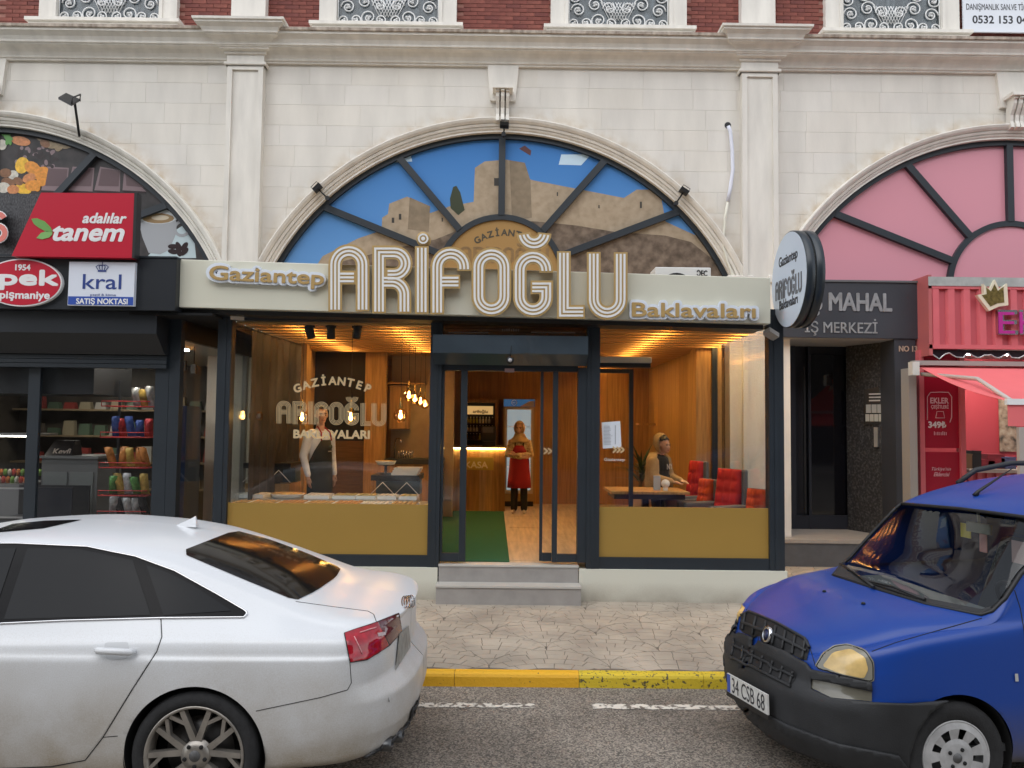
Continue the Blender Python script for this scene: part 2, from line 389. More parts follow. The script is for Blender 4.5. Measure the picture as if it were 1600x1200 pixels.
wall = wb.build('stone_wall', STONE, bld)
STONES = [M('stone_slab_%s' % n, c, .75, noise=.12, nscale=1.3, bump=.12, bscale=22, detail=9, stretch=(2, 2, .6)) for n, c in (('warm', (.735, .70, .635)), ('pale', (.745, .71, .65)), ('grey', (.72, .685, .625)), ('cream', (.74, .70, .63)))]
def stain(m, centres, r0, colr):
    n = m.node_tree.nodes; l = m.node_tree.links; b = n['Principled BSDF']; src = b.inputs['Base Color'].links[0].from_socket
    tc = n.new('ShaderNodeTexCoord'); sp = n.new('ShaderNodeSeparateXYZ'); l.new(tc.outputs['Object'], sp.inputs[0]); cb = n.new('ShaderNodeCombineXYZ'); l.new(sp.outputs[0], cb.inputs[0]); l.new(sp.outputs[2], cb.inputs[2])
    prev = None
    for c in centres:
        d = n.new('ShaderNodeVectorMath'); d.operation = 'DISTANCE'; d.inputs[1].default_value = (c, 0, C0.z); l.new(cb.outputs[0], d.inputs[0])
        if prev is None: prev = d.outputs['Value']
        else:
            q = n.new('ShaderNodeMath'); q.operation = 'MINIMUM'; l.new(prev, q.inputs[0]); l.new(d.outputs['Value'], q.inputs[1]); prev = q.outputs[0]
    mr = n.new('ShaderNodeMapRange'); mr.inputs[1].default_value = r0 - .02; mr.inputs[2].default_value = r0 + .30; mr.inputs[3].default_value = 1; mr.inputs[4].default_value = 0; l.new(prev, mr.inputs[0])
    pw = n.new('ShaderNodeMath'); pw.operation = 'POWER'; pw.inputs[1].default_value = 1.6; l.new(mr.outputs[0], pw.inputs[0])
    t = n.new('ShaderNodeTexNoise'); t.inputs['Scale'].default_value = 6; t.inputs['Detail'].default_value = 8; l.new(tc.outputs['Object'], t.inputs[0])
    t3 = n.new('ShaderNodeMapRange'); t3.inputs[1].default_value = .35; t3.inputs[2].default_value = .65; l.new(t.outputs['Fac'], t3.inputs[0])
    mu = n.new('ShaderNodeMath'); mu.operation = 'MULTIPLY'; l.new(pw.outputs[0], mu.inputs[0]); l.new(t3.outputs[0], mu.inputs[1])
    mx = n.new('ShaderNodeMixRGB'); mx.inputs[2].default_value = (*colr, 1); l.new(mu.outputs[0], mx.inputs[0]); l.new(src, mx.inputs[1]); l.new(mx.outputs[0], b.inputs['Base Color'])
for m_ in STONES: stain(m_, cents, RO, (.52, .42, .30))
hc = 0.318; zr = ZC0; row = 0
while zr > 2.7:
    z1 = zr; z0 = zr - hc; xs = X0 + (row % 2) * .36 + random.uniform(-.1, .1)
    while xs < X1:
        ln = random.uniform(.62, .85); x1 = min(xs + ln, X1)
        skip = any(abs((xs + x1) / 2 - p) < .2 for p in (PXL, PXR))
        for sg in wallpoly(xs + .0013, x1 - .0013, z0 + .0013, z1 - .0013, RO - .03, 10):
            lo = [sg[0]]
            for p in sg[1:-1]:
                if abs(p[1] - (z0 + .0013)) > 1e-6 or True: lo.append(p)
            lo.append(sg[-1])
            if all(abs(p[1] - z0 - .0013) < 1e-6 for p in lo): lo = [lo[0], lo[-1]]
            poly = lo + [(sg[-1][0], z1 - .0013), (sg[0][0], z1 - .0013)]
            MB().prism(poly, YW - random.uniform(0, .0015), YW + .03).build('stone_block', random.choice(STONES), wall)
        xs = x1
    zr = z0; row += 1
# arch mouldings
def archsweep(cx, prof, n=56):
    hwo = lambda r: math.acos(max(-1, min(1, (ZIMP - C0.z) / r)))
    v = []; f = []
    m = len(prof)
    for i in range(n + 1):
        for r, y in prof:
            a = hwo(r); t = -a + 2 * a * i / n
            v.append((cx + r * math.sin(t), y, C0.z + r * math.cos(t)))
    for i in range(n):
        for j in range(m - 1):
            f.append((i * m + j, i * m + j + 1, (i + 1) * m + j + 1, (i + 1) * m + j))
    return v, f
MP = [(RA, YW + .25), (RA, YW - .02), (RA + .04, YW - .02), (RA + .05, YW - .035), (RA + .085, YW - .05), (RA + .10, YW - .035), (RA + .105, YW - .06), (RA + .15, YW - .075), (RA + .165, YW - .06), (RA + .17, YW - .085), (RA + .21, YW - .11), (RA + .255, YW - .125), (RA + .275, YW - .12), (RA + .28, YW - .05), (RA + .285, YW)]
MP = [(RA + (r_ - RA) * .72, y_) for r_, y_ in MP]
JAMB = MB()
for c in cents:
    v, f = archsweep(c, MP); mk('arch_moulding', v, f, TRIM, bld, smooth=False)
    for s in (-1, 1):
        x = c + s * (HW + .12)
        box('impost', x - .19, x + .19, YW - .13, YW + .2, ZIMP - .11, ZIMP - .001, TRIM, bld, bevel=.012)
        box('jamb', x - .15, x + .15, YW - .06, YW + .2, 0.1, ZIMP - .111, TRIM, bld)
    # keystone with scroll bracket
    zk1, zk0 = ZC0 - .003, ZY(150, YW)
    ks = bpy.data.objects.new('keystone', None)
    MB().hexa([(c - .19, YW - .06, zk0 - .1), (c + .19, YW - .06, zk0 - .1), (c + .19, YW + .05, zk0 - .1), (c - .19, YW + .05, zk0 - .1)], [(c - .24, YW - .06, zk1), (c + .24, YW - .06, zk1), (c + .24, YW + .05, zk1), (c - .24, YW + .05, zk1)]).build('keystone', TRIM, bld)
    sc = MB(); zt = zk0
    pr = [(.06, zt), (.26, zt), (.27, zt - .03), (.24, zt - .045), (.235, zt - .10), (.20, zt - .17), (.15, zt - .25), (.14, zt - .34), (.16, zt - .40), (.17, zt - .44), (.10, zt - .46), (.02, zt - .46)]
    for dx, wd in ((0, .055), (-.075, .05), (.075, .05)):
        n_ = len(pr); d0 = 0 if dx == 0 else .012
        v = [(c + dx - wd / 2, YW - a + d0, z) for a, z in pr] + [(c + dx + wd / 2, YW - a + d0, z) for a, z in pr]
        sc.add(v, [tuple(range(n_)), tuple(range(2 * n_ - 1, n_ - 1, -1))] + [(i, i + n_, (i + 1) % n_ + n_, (i + 1) % n_) for i in range(n_)])
    sc.box(c - .15, c + .15, YW - .29, YW - .02, zt + .001, zt + .05)
    sc.build('scroll_bracket', TRIM, bld)
TRIMD = M('weathered_trim', (.58, .50, .42), .85, col2=(.24, .19, .15), nscale=14, bump=.4, bscale=40, detail=9, stretch=(1, 1, .3))
# cornice
CP = [(0.0, ZC0 - .02), (.05, ZC0 - .02), (.055, ZC0 + .012), (.075, ZC0 + .016), (.085, ZC0 + .05), (.12, ZC0 + .11), (.175, ZC0 + .16), (.235, ZC0 + .185), (.24, ZC0 + .205), (.262, ZC0 + .212), (.268, ZC0 + .25), (.295, ZC0 + .31), (.345, ZC0 + .36), (.365, ZC0 + .375), (.368, ZC0 + .42), (.395, ZC0 + .425), (.40, ZC0 + .475), (.37, ZC0 + .485), (0, ZC0 + .50)]
zs = (ZC1 - ZC0) / .485
CP = [(a, ZC0 + (z - ZC0) * zs) for a, z in CP]
n_ = len(CP)
seg = [X0, PXL - .2, PXR - .2, X1]
for a, b in zip([X0, PXL, PXR], [PXL, PXR, X1]):
    v = [(a, YW - o, z) for o, z in CP] + [(b, YW - o, z) for o, z in CP]
    mk('cornice', v, [(i, i + 1, i + 1 + n_, i + n_) for i in range(n_ - 1)], None, bld, mats=[TRIM, TRIMD], mi=[1 if i in (14, 15) else 0 for i in range(n_ - 1)])
# pilasters with capitals
for px_ in (PXL, PXR):
    hw = .27; yf = YW - .12
    b = MB().box(px_ - hw, px_ + hw, yf + .02, YW + .1, .62, ZC0 - .1)
    for x0, x1, z0, z1 in ((px_ - hw, px_ - hw + .075, .62, ZC0 - .1), (px_ + hw - .075, px_ + hw, .62, ZC0 - .1), (px_ - hw + .0751, px_ + hw - .0751, ZC0 - .16, ZC0 - .1), (px_ - hw + .0751, px_ + hw - .0751, .62, .7)):
        b.box(x0, x1, yf - .012, yf + .019, z0, z1)
    pl = b.build('pilaster', TRIM, bld)
    box('plinth', px_ - hw - .05, px_ + hw + .05, yf - .06, YW + .1, PZ0 + .02, .619, TRIM, pl, bevel=.01)
    cp = MB(); rings = [(.03, ZC0 - .10), (.045, ZC0 - .085), (.045, ZC0 - .05), (.01, ZC0 - .045), (.01, ZC0 + .07), (.04, ZC0 + .075), (.045, ZC0 + .11)] + [(.06 + a * .86, ZC0 + .12 + (z - ZC0 + .02) * .86) for a, z in CP[1:-1]]
    for i, (o, z) in enumerate(rings):
        pts = [(px_ - hw - o, YW + .05, z), (px_ - hw - o, yf - o, z), (px_ + hw + o, yf - o, z), (px_ + hw + o, YW + .05, z)]
        cp.v += pts
        if i:
            k = i * 4
            for j in range(3): cp.f.append([k - 4 + j, k - 3 + j, k + 1 + j, k + j]); cp.s.append(False)
    k = (len(rings) - 1) * 4; cp.f.append([k, k + 1, k + 2, k + 3]); cp.s.append(False)
    cp.build('capital', TRIM, pl)
    box('upper_pilaster', px_ - .26, px_ + .26, YW - .08, YW + .2, ZC1 + .05, ZC1 + 2.2, TRIM, bld)
    # small floodlight standing on the capital
    fl = thing('floodlight', 'small flat floodlight lying on top of the %s stone capital' % ('left' if px_ < 0 else 'right'), 'floodlight', (px_, yf - .1, rings[-1][1]))
    box('lamp_body', px_ - .09, px_ + .10, yf - .22, yf - .12, rings[-1][1] + .012, rings[-1][1] + .055, M('lamp_grey', (.5, .5, .48), .4), fl)
# brick upper floor
BRK = [M('brick_%s' % n, c, .8, noise=.25, nscale=9, bump=.3, bscale=60) for n, c in (('red', (.20, .055, .04)), ('dark_red', (.165, .045, .036)), ('light_red', (.235, .07, .05)))]
bw = mk('brick_wall', [(X0, YW + .075, ZC0), (X1, YW + .075, ZC0), (X1, YW + .075, ZC1 + 2.4), (X0, YW + .075, ZC1 + 2.4)], [(0, 1, 2, 3)], M('brick_mortar', (.32, .15, .12), .9), bld)
wins = [(XX(170, YW, 20), 'left'), (XX(605, YW, 25), ''), (XX(966, YW, 30), ''), (XX(1391, YW, 40), '')]
wins = [(XX(a, YW, 20) + 0, XX(b, YW, 20)) for a, b in ((90, 250), (527, 686), (888, 1045), (1316, 1470))]
brickme = None
z = ZC1 + .008; row = 0
while z < ZC1 + 1.05:
    x = -7.9 + (row % 2) * .11
    while x < 8.2:
        cxb = x + .105
        hid = any(a - .36 < cxb - .1 and cxb + .1 < b + .36 for a, b in wins) or any(abs(cxb - p) < .16 for p in (PXL, PXR))
        if not hid:
            if brickme is None:
                o = MB().box(0, .212, 0, .02, 0, .056).build('brick', None, bw); brickme = o.data
                brickme.materials.append(BRK[0])
            else:
                o = bpy.data.objects.new('brick', brickme); link(o, bw)
            o.location = (x, YW + .06 + random.uniform(-.002, .002), z)
            if random.random() < .6:
                o.material_slots[0].link = 'OBJECT'; o.material_slots[0].material = random.choice(BRK)
        x += .22
    z += .0635; row += 1
IRON = M('white_iron', (.75, .75, .74), .4)
CURT = M('curtain_behind_glass', (.10, .12, .14), .8, noise=.6, nscale=4, stretch=(5, 5, 1))
for wi, (a, b) in enumerate(wins):
    wn = bpy.data.objects.new('window', None); wn.location = ((a + b) / 2, YW, ZC1); link(wn, bld); wn.matrix_parent_inverse = wm(bld).inverted()
    zb = ZC1 + .205
    for x0, x1 in ((a - .27, a - .001), (b + .001, b + .27)):
        fr = MB().box(x0, x1, YW - .03, YW + .2, zb, zb + 1.9)
        xi = x1 - .05 if x0 < a - .1 else x0
        fr.box(xi, xi + .05, YW - .05, YW - .0295, zb, zb + 1.9)
        fr.build('surround', TRIM, wn)
    sl_ = MB().box(a - .38, b + .38, YW - .20, YW + .1, zb - .05, zb - .001).box(a - .34, b + .34, YW - .16, YW + .1, zb - .085, zb - .051).box(a - .30, b + .30, YW - .11, YW + .1, zb - .16, zb - .086)
    sl_.build('sill', TRIM, wn)
    box('curtain', a, b, YW + .055, YW + .06, zb, zb + 1.9, CURT, wn)
    box('pane', a, b, YW + .04, YW + .045, zb, zb + 1.9, GLASS, wn)
    g = MB(); wd = b - a; yg = YW + .02; r_ = .011
    def sp(cx, cz, r0, turns, a0, sgn):
        return [(cx + r0 * (1 - .72 * t / 24) * math.cos(a0 + sgn * turns * 2 * math.pi * t / 24), yg, cz + r0 * (1 - .72 * t / 24) * math.sin(a0 + sgn * turns * 2 * math.pi * t / 24)) for t in range(25)]
    g.tube([(a, yg, zb + .03), (b, yg, zb + .03)], .009, 6); g.tube([(a + .012, yg, zb), (a + .012, yg, zb + .7)], .009, 6); g.tube([(b - .012, yg, zb), (b - .012, yg, zb + .7)], .009, 6)
    for s in (-1, 1):
        cx = (a + b) / 2
        for (dx, dz, r0, tr, a0, sg) in ((.68, .12, .085, 1.3, -1.57, 1), (.50, .13, .09, 1.3, -1.57, -1), (.30, .17, .125, 1.4, -1.57, 1), (.12, .13, .09, 1.3, -1.57, -1), (.62, .33, .11, 1.4, 0, 1), (.36, .42, .12, 1.4, 3.14, -1), (.14, .36, .10, 1.3, 0, 1), (.66, .55, .1, 1.3, 0, -1), (.42, .62, .11, 1.3, 1, 1)):
            g.tube([(cx + s * (p[0] - 0), p[1], p[2]) for p in sp(dx, zb + dz, r0, tr, a0, sg)], r_, 5)
            for q in range(3):
                t = q * 2.1 + dx * 9; g.lathe([(.001, -.012), (.024, 0), (.001, .012)], (cx + s * (dx + .022 * math.cos(t)), yg, zb + dz + .022 * math.sin(t)), 'Y', 6)
    for q in range(-3, 4):
        g.tube([(cx + q * .045, yg, zb + .18), (cx + (q + 3) * .045, yg, zb + .46)], .006, 5); g.tube([(cx + q * .045, yg, zb + .18), (cx + (q - 3) * .045, yg, zb + .46)], .006, 5)
    g.build('grille', IRON, wn)
# office banner at the top right
bn = thing('office_banner', 'white banner with a phone number fixed to the red brick at top right', 'banner', P(1560, 48, YW - .04))
pa, pb = P(1505, 50, YW - .04), P(1505, -60, YW - .04)
box('board', pa.x, pa.x + 2.2, YW - .05, YW - .02, pa.z, pb.z, M('banner_white', (.72, .75, .8), .5), bn)
DK = M('print_dark', (.03, .03, .035), .6)
textpx('DANIŞMANLIK SAN.VE TİC', 1510, 1604, 15, YW - .052, DK, 'lettering', bn, .001, 0, .10)
textpx('0532 153 04', 1520, 1605, 36, YW - .052, DK, 'lettering', bn, .001, .004, .125)

# fanlight glazing: frame ring, hub ring, bars and print/glass panels
def ring(cx, cz, r0, r1, y0, y1, a0, a1, n=40):
    v = []; f = []
    for i in range(n + 1):
        t = R(a0 + (a1 - a0) * i / n); c, s = math.cos(t), math.sin(t)
        v += [(cx + r0 * c, y0, cz + r0 * s), (cx + r1 * c, y0, cz + r1 * s), (cx + r1 * c, y1, cz + r1 * s), (cx + r0 * c, y1, cz + r0 * s)]
    for i in range(n):
        for j in range(4): f.append((i * 4 + j, i * 4 + (j + 1) % 4, i * 4 + 4 + (j + 1) % 4, i * 4 + 4 + j))
    return v, f
FANZ = ZY(436, YW + .1); YG = YW + .10
def fanlight(cx, label):
    t = thing('fanlight', label, 'window', (cx, YG, FANZ - .3))
    v, f = ring(cx, C0.z, RA - .075, RA + .005, YG - .05, YG + .05, 25, 155, 60); mk('frame_ring', v, f, ANTH, t)
    v, f = ring(cx, FANZ, .90, .985, YG - .05, YG + .04, -25, 205, 48); mk('hub_ring', v, f, ANTH, t)
    for an in (21.5, 49.5, 90, 130.5, 158.5):
        c, s = math.cos(R(an)), math.sin(R(an)); dz = FANZ - C0.z
        bq = s * dz; L = -bq + math.sqrt(bq * bq - dz * dz + (RA - .06) ** 2)
        p0 = Vector((cx + c * .97, 0, FANZ + s * .97)); p1 = Vector((cx + c * L, 0, FANZ + s * L)); nrm = Vector((-s, 0, c)) * .05
        q = [p0 - nrm, p1 - nrm, p1 + nrm, p0 + nrm]
        MB().prism([(a.x, a.z) for a in q], YG - .06, YG + .035).build('glazing_bar', ANTH, t)
    return t
def segpanel(cx, zlo, r=RA - .03):
    a = math.asin((zlo - C0.z) / r); return [(cx + r * math.cos(t), C0.z + r * math.sin(t)) for t in np.linspace(a, math.pi - a, 60)]
ZLO = ZY(452, YG)
# =================================================================== the main shop
YGL = 8.90                      # front glass plane
FZ = 0.506                      # shop floor level
CZ = ZY(508, YGL)               # ceiling
XL, XR = XX(352, YGL, 640), XX(1209, YGL, 640)     # post centres
XDL, XDR = XX(681, YGL, 700), XX(925, YGL, 700)    # door posts
zPT = ZY(506, YGL); zGT = ZY(790, YGL); zGB = ZY(868, YGL); zFB = ZY(888, YB)
shop = thing('shop_front', 'glazed shop front with gold panels, grey frames and cream plinth', 'shop front', ((XL + XR) / 2, YB, PZ0))
CREAM = M('cream_panel', (0.66, 0.645, 0.53), 0.35, noise=.04, nscale=2)
CREAMB = paint('cream_plinth', (0.66, 0.655, 0.56), ((.34, .30, .24), .06, .34), .5)
CREAMB.node_tree.nodes['Principled BSDF'].inputs['Coat Weight'].default_value = 0
GPAN = M('gold_panel', (0.355, 0.22, 0.052), 0.32, noise=.05, nscale=1.5)
# plinth left and right of the steps
XS0, XS1 = XX(684, YB, 900), XX(904, YB, 900)
box('plinth', XL - .14, XS0 - .003, YB, YB + .25, PZ0 - .02, zFB, CREAMB, shop, bevel=.004)
box('plinth', XS1 + .003, XR + .12, YB, YB + .25, PZ0 - .02, zFB, CREAMB, shop, bevel=.004)
# posts and rails
def post(x0, x1, z0, z1, nm='post', y0=YGL - .06, y1=YGL + .08, m=ANTH):
    b = MB().box(x0, x1, y0, y1, z0, z1)
    b.box(x0 + (x1 - x0) * .35, x0 + (x1 - x0) * .65, y0 - .006, y0 - .0005, z0 + .01, z1 - .01)
    return b.build(nm, m, shop)
post(XX(340, YGL, 640), XX(361, YGL, 640), PZ0, zPT + .2)
post(XX(1199, YGL, 640), XX(1222, YGL, 640), PZ0, zPT + .2)
post(XX(671, YGL, 700), XX(689, YGL, 700), zFB - .1, zPT + .1)
post(XX(916, YGL, 700), XX(936, YGL, 700), zFB - .1, zPT + .1)
xl1 = XX(361, YGL, 640); xd0 = XX(671, YGL, 700); xd1 = XX(936, YGL, 700); xr0 = XX(1199, YGL, 640); xda = XX(689, YGL, 700); xdb = XX(916, YGL, 700)
for a, b in ((xl1, xd0), (xd1, xr0)):
    box('bottom_rail', a + .001, b - .001, YGL - .05, YGL + .07, zFB - .02, zGB - .001, ANTH, shop)
    box('top_rail', a + .001, b - .001, YGL - .05, YGL + .07, zPT, zPT + .1, ANTH, shop)
    box('gold_panel', a + .003, b - .003, YGL - .02, YGL + .02, zGB, zGT, GPAN, shop)
    box('window_pane', a + .003, b - .003, YGL - .006, YGL + .006, zGT + .001, zPT - .001, GLASS, shop)
# floor, ceiling, inner walls
XIL, XIR = XL + .05, XR - .05
fl_ = box('floor', XIL, XIR, YGL + .09, 15.75, FZ - .3, FZ, WOODH, shop)
# sloping floor boards
slatm = None
SLAT = M('ceiling_slat', (0.48, 0.28, 0.10), .5, noise=.25, nscale=3, stretch=(.5, 6, 6))
PLEN = M('plenum_wood', (.62, .40, .18), .7)
ceil = box('ceiling', XIL, XIR, YGL + .09, 15.75, CZ + .20, CZ + .23, PLEN, shop)
y = YGL + .12
while y < 15.5:
    if slatm is None:
        o = MB().box(XIL + .01, XIR - .01, 0, .165, 0, .085).build('slat', SLAT, ceil); slatm = o.data
    else:
        o = bpy.data.objects.new('slat', slatm); link(o, ceil)
    o.location = (0, y, CZ); y += .31
LED = M('warm_led', (1, .7, .3), .5, emit=(1.0, .62, .22), es=34)
LEDS = []
for xx in (XX(455, 9.3), XX(618, 9.3), XX(1045, 9.3), XX(1180, 9.3)):
    for y0, y1 in ((YGL + .35, 11.4), (11.5, 12.5)) if xx < -.5 else ((YGL + .35, 11.5), (11.6, 15.4)):
        led = thing('led_strip', 'warm light strip glowing above the ceiling slats, %s' % {0: 'far left', 1: 'left of the door', 2: 'right of the door', 3: 'far right'}[len(LEDS) // 2] + (' near the street' if y0 < 11 else ' at the back'), 'light strip', (xx, y0, CZ + .1), 'ceiling light strips')
        box('channel', xx - .08, xx + .08, y0, y1, CZ + .125, CZ + .14, ANTH, led); box('strip', xx - .07, xx + .07, y0 + .01, y1 - .01, CZ + .105, CZ + .1245, LED, led); LEDS.append(led)
# walls behind the facade line
YP = 12.6
wl = box('left_wall', XIL - .12, XIL + .02, YW + .12, 15.7, FZ - .3, CZ + .20, WOOD, shop)
wr = box('right_wall', XIR - .16, XIR + .1, YW + .12, 15.7, FZ - .3, CZ + .20, WOOD, shop)
box('wood_column', XIL - .1, XIL + .22, YW - .1, YW + .119, FZ - .3, CZ + .199, WOOD, shop)
box('wood_column', XIR - .27, XIR + .1, YW - .25, YW + .119, FZ - .3, CZ + .199, WOOD, shop)
bk = box('back_wall', XIL, XIR, 15.6, 15.75, FZ - .3, CZ + .20, WOOD, shop)
# veneer boards on the right wall and back wall: each board its own piece
VW = [M('veneer_%s' % n, c, .42, noise=.3, nscale=3, stretch=(9, 9, .5), detail=8) for n, c in (('honey', (.45, .26, .085)), ('oak', (.40, .22, .075)), ('amber', (.48, .27, .08)))]
yy = YW + .14; i = 0
while yy < 15.5:
    box('board', XIR - .172, XIR - .161, yy + .003, yy + .597, FZ, CZ + .06, VW[i % 3], wr); yy += .6; i += 1
xx = -.5; i = 0
while xx < XIR - .3:
    box('board', xx + .003, xx + .497, 15.588, 15.599, FZ, CZ + .06, VW[(i + 1) % 3], bk); xx += .5; i += 1
# kitchen partition on the left
part_ = MB()
xk = lambda p, Y=YP: XX(p, Y)
box('partition_wall', XIL + .021, xk(484), YP, YP + .12, FZ - .3, CZ + .199, WOOD, shop)
box('partition_wall', xk(570), xk(602), YP - .05, YP + .12, FZ - .3, CZ + .199, WOOD, shop)
box('doorway_dark', xk(484) + .001, xk(570) - .001, YP + .09, YP + .11, FZ, CZ + .199, M('doorway_shade', (.012, .012, .014), .6), shop)  # black sheet paints the shade inside the doorway
box('lower_panel', xk(520), xk(570) - .002, YP + .03, YP + .085, FZ, ZY(692, YP), M('brown_panel', (.13, .07, .03), .5, noise=.3, stretch=(.5, .5, 9)), shop)
box('kitchen_wall', xk(602) + .001, xk(705), YP + .6, YP + .68, FZ - .3, CZ + .199, M('kitchen_tile', (.42, .32, .2), .4, noise=.1), shop)
box('wall_cabinet', xk(605), xk(634), YP + .2, YP + .598, ZY(672, YP), ZY(603, YP), WOOD, shop)
box('wall_shelf', xk(596), xk(660), YP + .15, YP + .598, ZY(601, YP), ZY(599, YP), WOOD, shop)
kc = thing('kitchen_counter', 'dark kitchen counter with steel tap at the back left of the shop', 'counter', (xk(640), YP + .3, FZ))
box('cabinet', xk(602) + .01, xk(690), YP, YP + .55, FZ, ZY(727, YP), WOOD, kc); box('worktop', xk(602), xk(692), YP - .03, YP + .56, ZY(727, YP) + .001, ZY(719, YP), M('worktop_dark', (.05, .05, .05), .3), kc)
tp = xk(612); zt = ZY(719, YP); MB().tube([(tp, YP + .4, zt), (tp, YP + .4, zt + .26), (tp + .03, YP + .37, zt + .32), (tp + .1, YP + .3, zt + .32), (tp + .13, YP + .27, zt + .26)], .014, 8).build('tap', CHROME, kc)
rk = thing('dish_rack', 'small steel dish rack standing on the kitchen counter', 'dish rack', (xk(628), YP + .3, zt))
g = MB()
for q in range(6): g.tube([(xk(622) + q * .04, YP + .15, zt + .004), (xk(622) + q * .04, YP + .15, zt + .13), (xk(622) + q * .04, YP + .4, zt + .13), (xk(622) + q * .04, YP + .4, zt + .004)], .005, 5)
g.tube([(xk(622) - .01, YP + .15, zt + .10), (xk(622) + .22, YP + .15, zt + .10)], .005, 5).tube([(xk(622) - .01, YP + .4, zt + .10), (xk(622) + .22, YP + .4, zt + .10)], .005, 5); g.build('wire_frame', CHROME, rk)
# side glazing, with the printed curtain behind the left side pane
for sx, x in ((-1, XIL + .01), (1, XIR - .01)):
    box('side_pane', x - .005, x + .005, YGL + .09, YW - .12, FZ - .3, CZ, GLASS, shop)
    box('side_rail', x - .03, x + .03, YGL + .09, YW - .12, FZ - .35, FZ - .301, ANTH, shop)
    box('side_post', x - .04, x + .04, YW - .30, YW - .251 + .001, FZ - .3, CZ, ANTH, shop)
def printmat(name, cols, scale, stretch=(1, 1, 1)):
    m = bpy.data.materials.new(name); m.use_nodes = True; n = m.node_tree.nodes; l = m.node_tree.links; b = n['Principled BSDF']
    tc = n.new('ShaderNodeTexCoord'); mp = n.new('ShaderNodeMapping'); mp.inputs['Scale'].default_value = stretch; l.new(tc.outputs['Object'], mp.inputs[0])
    t = n.new('ShaderNodeTexNoise'); t.inputs['Scale'].default_value = scale; t.inputs['Detail'].default_value = 7; l.new(mp.outputs[0], t.inputs[0])
    r = n.new('ShaderNodeValToRGB'); e = r.color_ramp.elements
    e[0].position = .3; e[1].position = .7; e[0].color = (*cols[0], 1); e[1].color = (*cols[-1], 1)
    for k, c in enumerate(cols[1:-1]):
        q = e.new(.3 + .4 * (k + 1) / (len(cols) - 1)); q.color = (*c, 1)
    l.new(t.outputs['Fac'], r.inputs[0]); l.new(r.outputs[0], b.inputs['Base Color']); b.inputs['Roughness'].default_value = .5
    return m
pc = thing('printed_screen', 'dark printed fabric screen hanging inside the left end of the window', 'screen', (XIL + .1, 9.9, FZ))
v = []; N = 24
for i in range(N + 1):
    yq = YGL + .35 + 1.75 * i / N; xq = XIL + .12 + .025 * math.sin(i * 1.9) + .1 * i / N
    v += [(xq, yq, FZ + .25), (xq, yq, CZ - .06)]
mk('fabric', v, [(2 * i, 2 * i + 2, 2 * i + 3, 2 * i + 1) for i in range(N)], printmat('dusk_print', [(.006, .006, .007), (.014, .013, .014), (.045, .04, .045), (.022, .03, .045)], 1.6), pc, smooth=True)
MB().tube([(XIL + .12, YGL + .33, CZ - .05), (XIL + .22, YGL + 2.12, CZ - .05)], .012, 8).build('rod', BLACK, pc)
# ------------------------------------------------ entrance
dr = thing('sliding_door', 'automatic sliding glass door standing open, grey framed', 'door', ((xda + xdb) / 2, YGL, FZ))
zDT = ZY(580, YGL); zDB = ZY(877, YGL)
def stile(p0, p1, y0, y1, z0=zDB, z1=zDT): box('stile', XX(p0, YGL, 720), XX(p1, YGL, 720), y0, y1, z0, z1, ANTH, dr)
stile(689.3, 693, YGL - .03, YGL + .03); stile(719, 729, YGL - .03, YGL + .03); stile(844, 848.5, YGL + .04, YGL + .08); stile(863, 871, YGL - .03, YGL + .03)
box('stile', XX(902, YGL, 720), xdb - .001, YGL - .05, YGL + .08, zDB, ZY(574, YGL), ANTH, dr)
for p0, p1, yo in ((693, 719, 0), (848.5, 863, .06), (871, 902, 0)):
    a, b = XX(p0, YGL, 720) + .001, XX(p1, YGL, 720) - .001
    box('glass_leaf', a, b, YGL + yo - .004, YGL + yo + .004, zDB + .09, zDT - .001, GLASS, dr)
    box('bottom_rail', a, b, YGL + yo - .03, YGL + yo + .03, zDB, zDB + .089, ANTH, dr)
box('header', xda + .001, XX(902, YGL, 720) - .001, YGL - .03, YGL + .08, zDT + .001, ZY(570, YGL), ANTH, dr)
# shutter box with dented lower lip
YS = YGL - .32
sb = thing('shutter_box', 'grey metal roller shutter box, dented, above the sliding door', 'shutter box', (XX(798, YS), YS, ZY(573, YS)))
za, zb_, zc_ = ZY(524, YS), ZY(554, YS), ZY(571, YGL - .1)
x0, x1 = XX(676, YS, 540), XX(919, YS, 540)
N = 24; v = []; f = []
for i in range(N + 1):
    x = x0 + (x1 - x0) * i / N; t = i / N
    dent = .035 * math.exp(-((t - .62) / .07) ** 2) + .008 * math.sin(t * 9)
    for (yy, zz, k) in ((YGL - .07, za, 0), (YS, za, 0), (YS + .002, za - .02, .1), (YS, (za + zb_) / 2, .6), (YS + .003, zb_ + .01, 1), (YS + .02, zb_, .8), (YGL - .1, zc_, 0)):
        v.append((x, yy + dent * k, zz + (dent * .5 * k if k > .5 else 0)))
m_ = 7
for i in range(N):
    for j in range(m_ - 1): f.append((i * m_ + j, i * m_ + j + 1, (i + 1) * m_ + j + 1, (i + 1) * m_ + j))
f += [tuple(range(m_))[::-1], tuple(range(N * m_, N * m_ + m_))]
mk('casing', v, f, M('shutter_metal', (.075, .10, .125), .28, .4, noise=.15, nscale=2), sb)
sn = thing('door_sensor', 'round motion sensor hanging under the shutter box above the door', 'sensor', P(797, 563, YS))
c_ = P(797, 563, YS - .02)
MB().lathe([(.015, .06), (.04, .04), (.045, 0), (.03, -.02), (.01, -.022)], c_, 'Y', 14).build('dome', BLACK, sn); MB().lathe([(.028, .0), (.02, -.026), (.005, -.03)], c_, 'Y', 12).build('lens', M('sensor_lens', (.5, .5, .52), .2), sn)
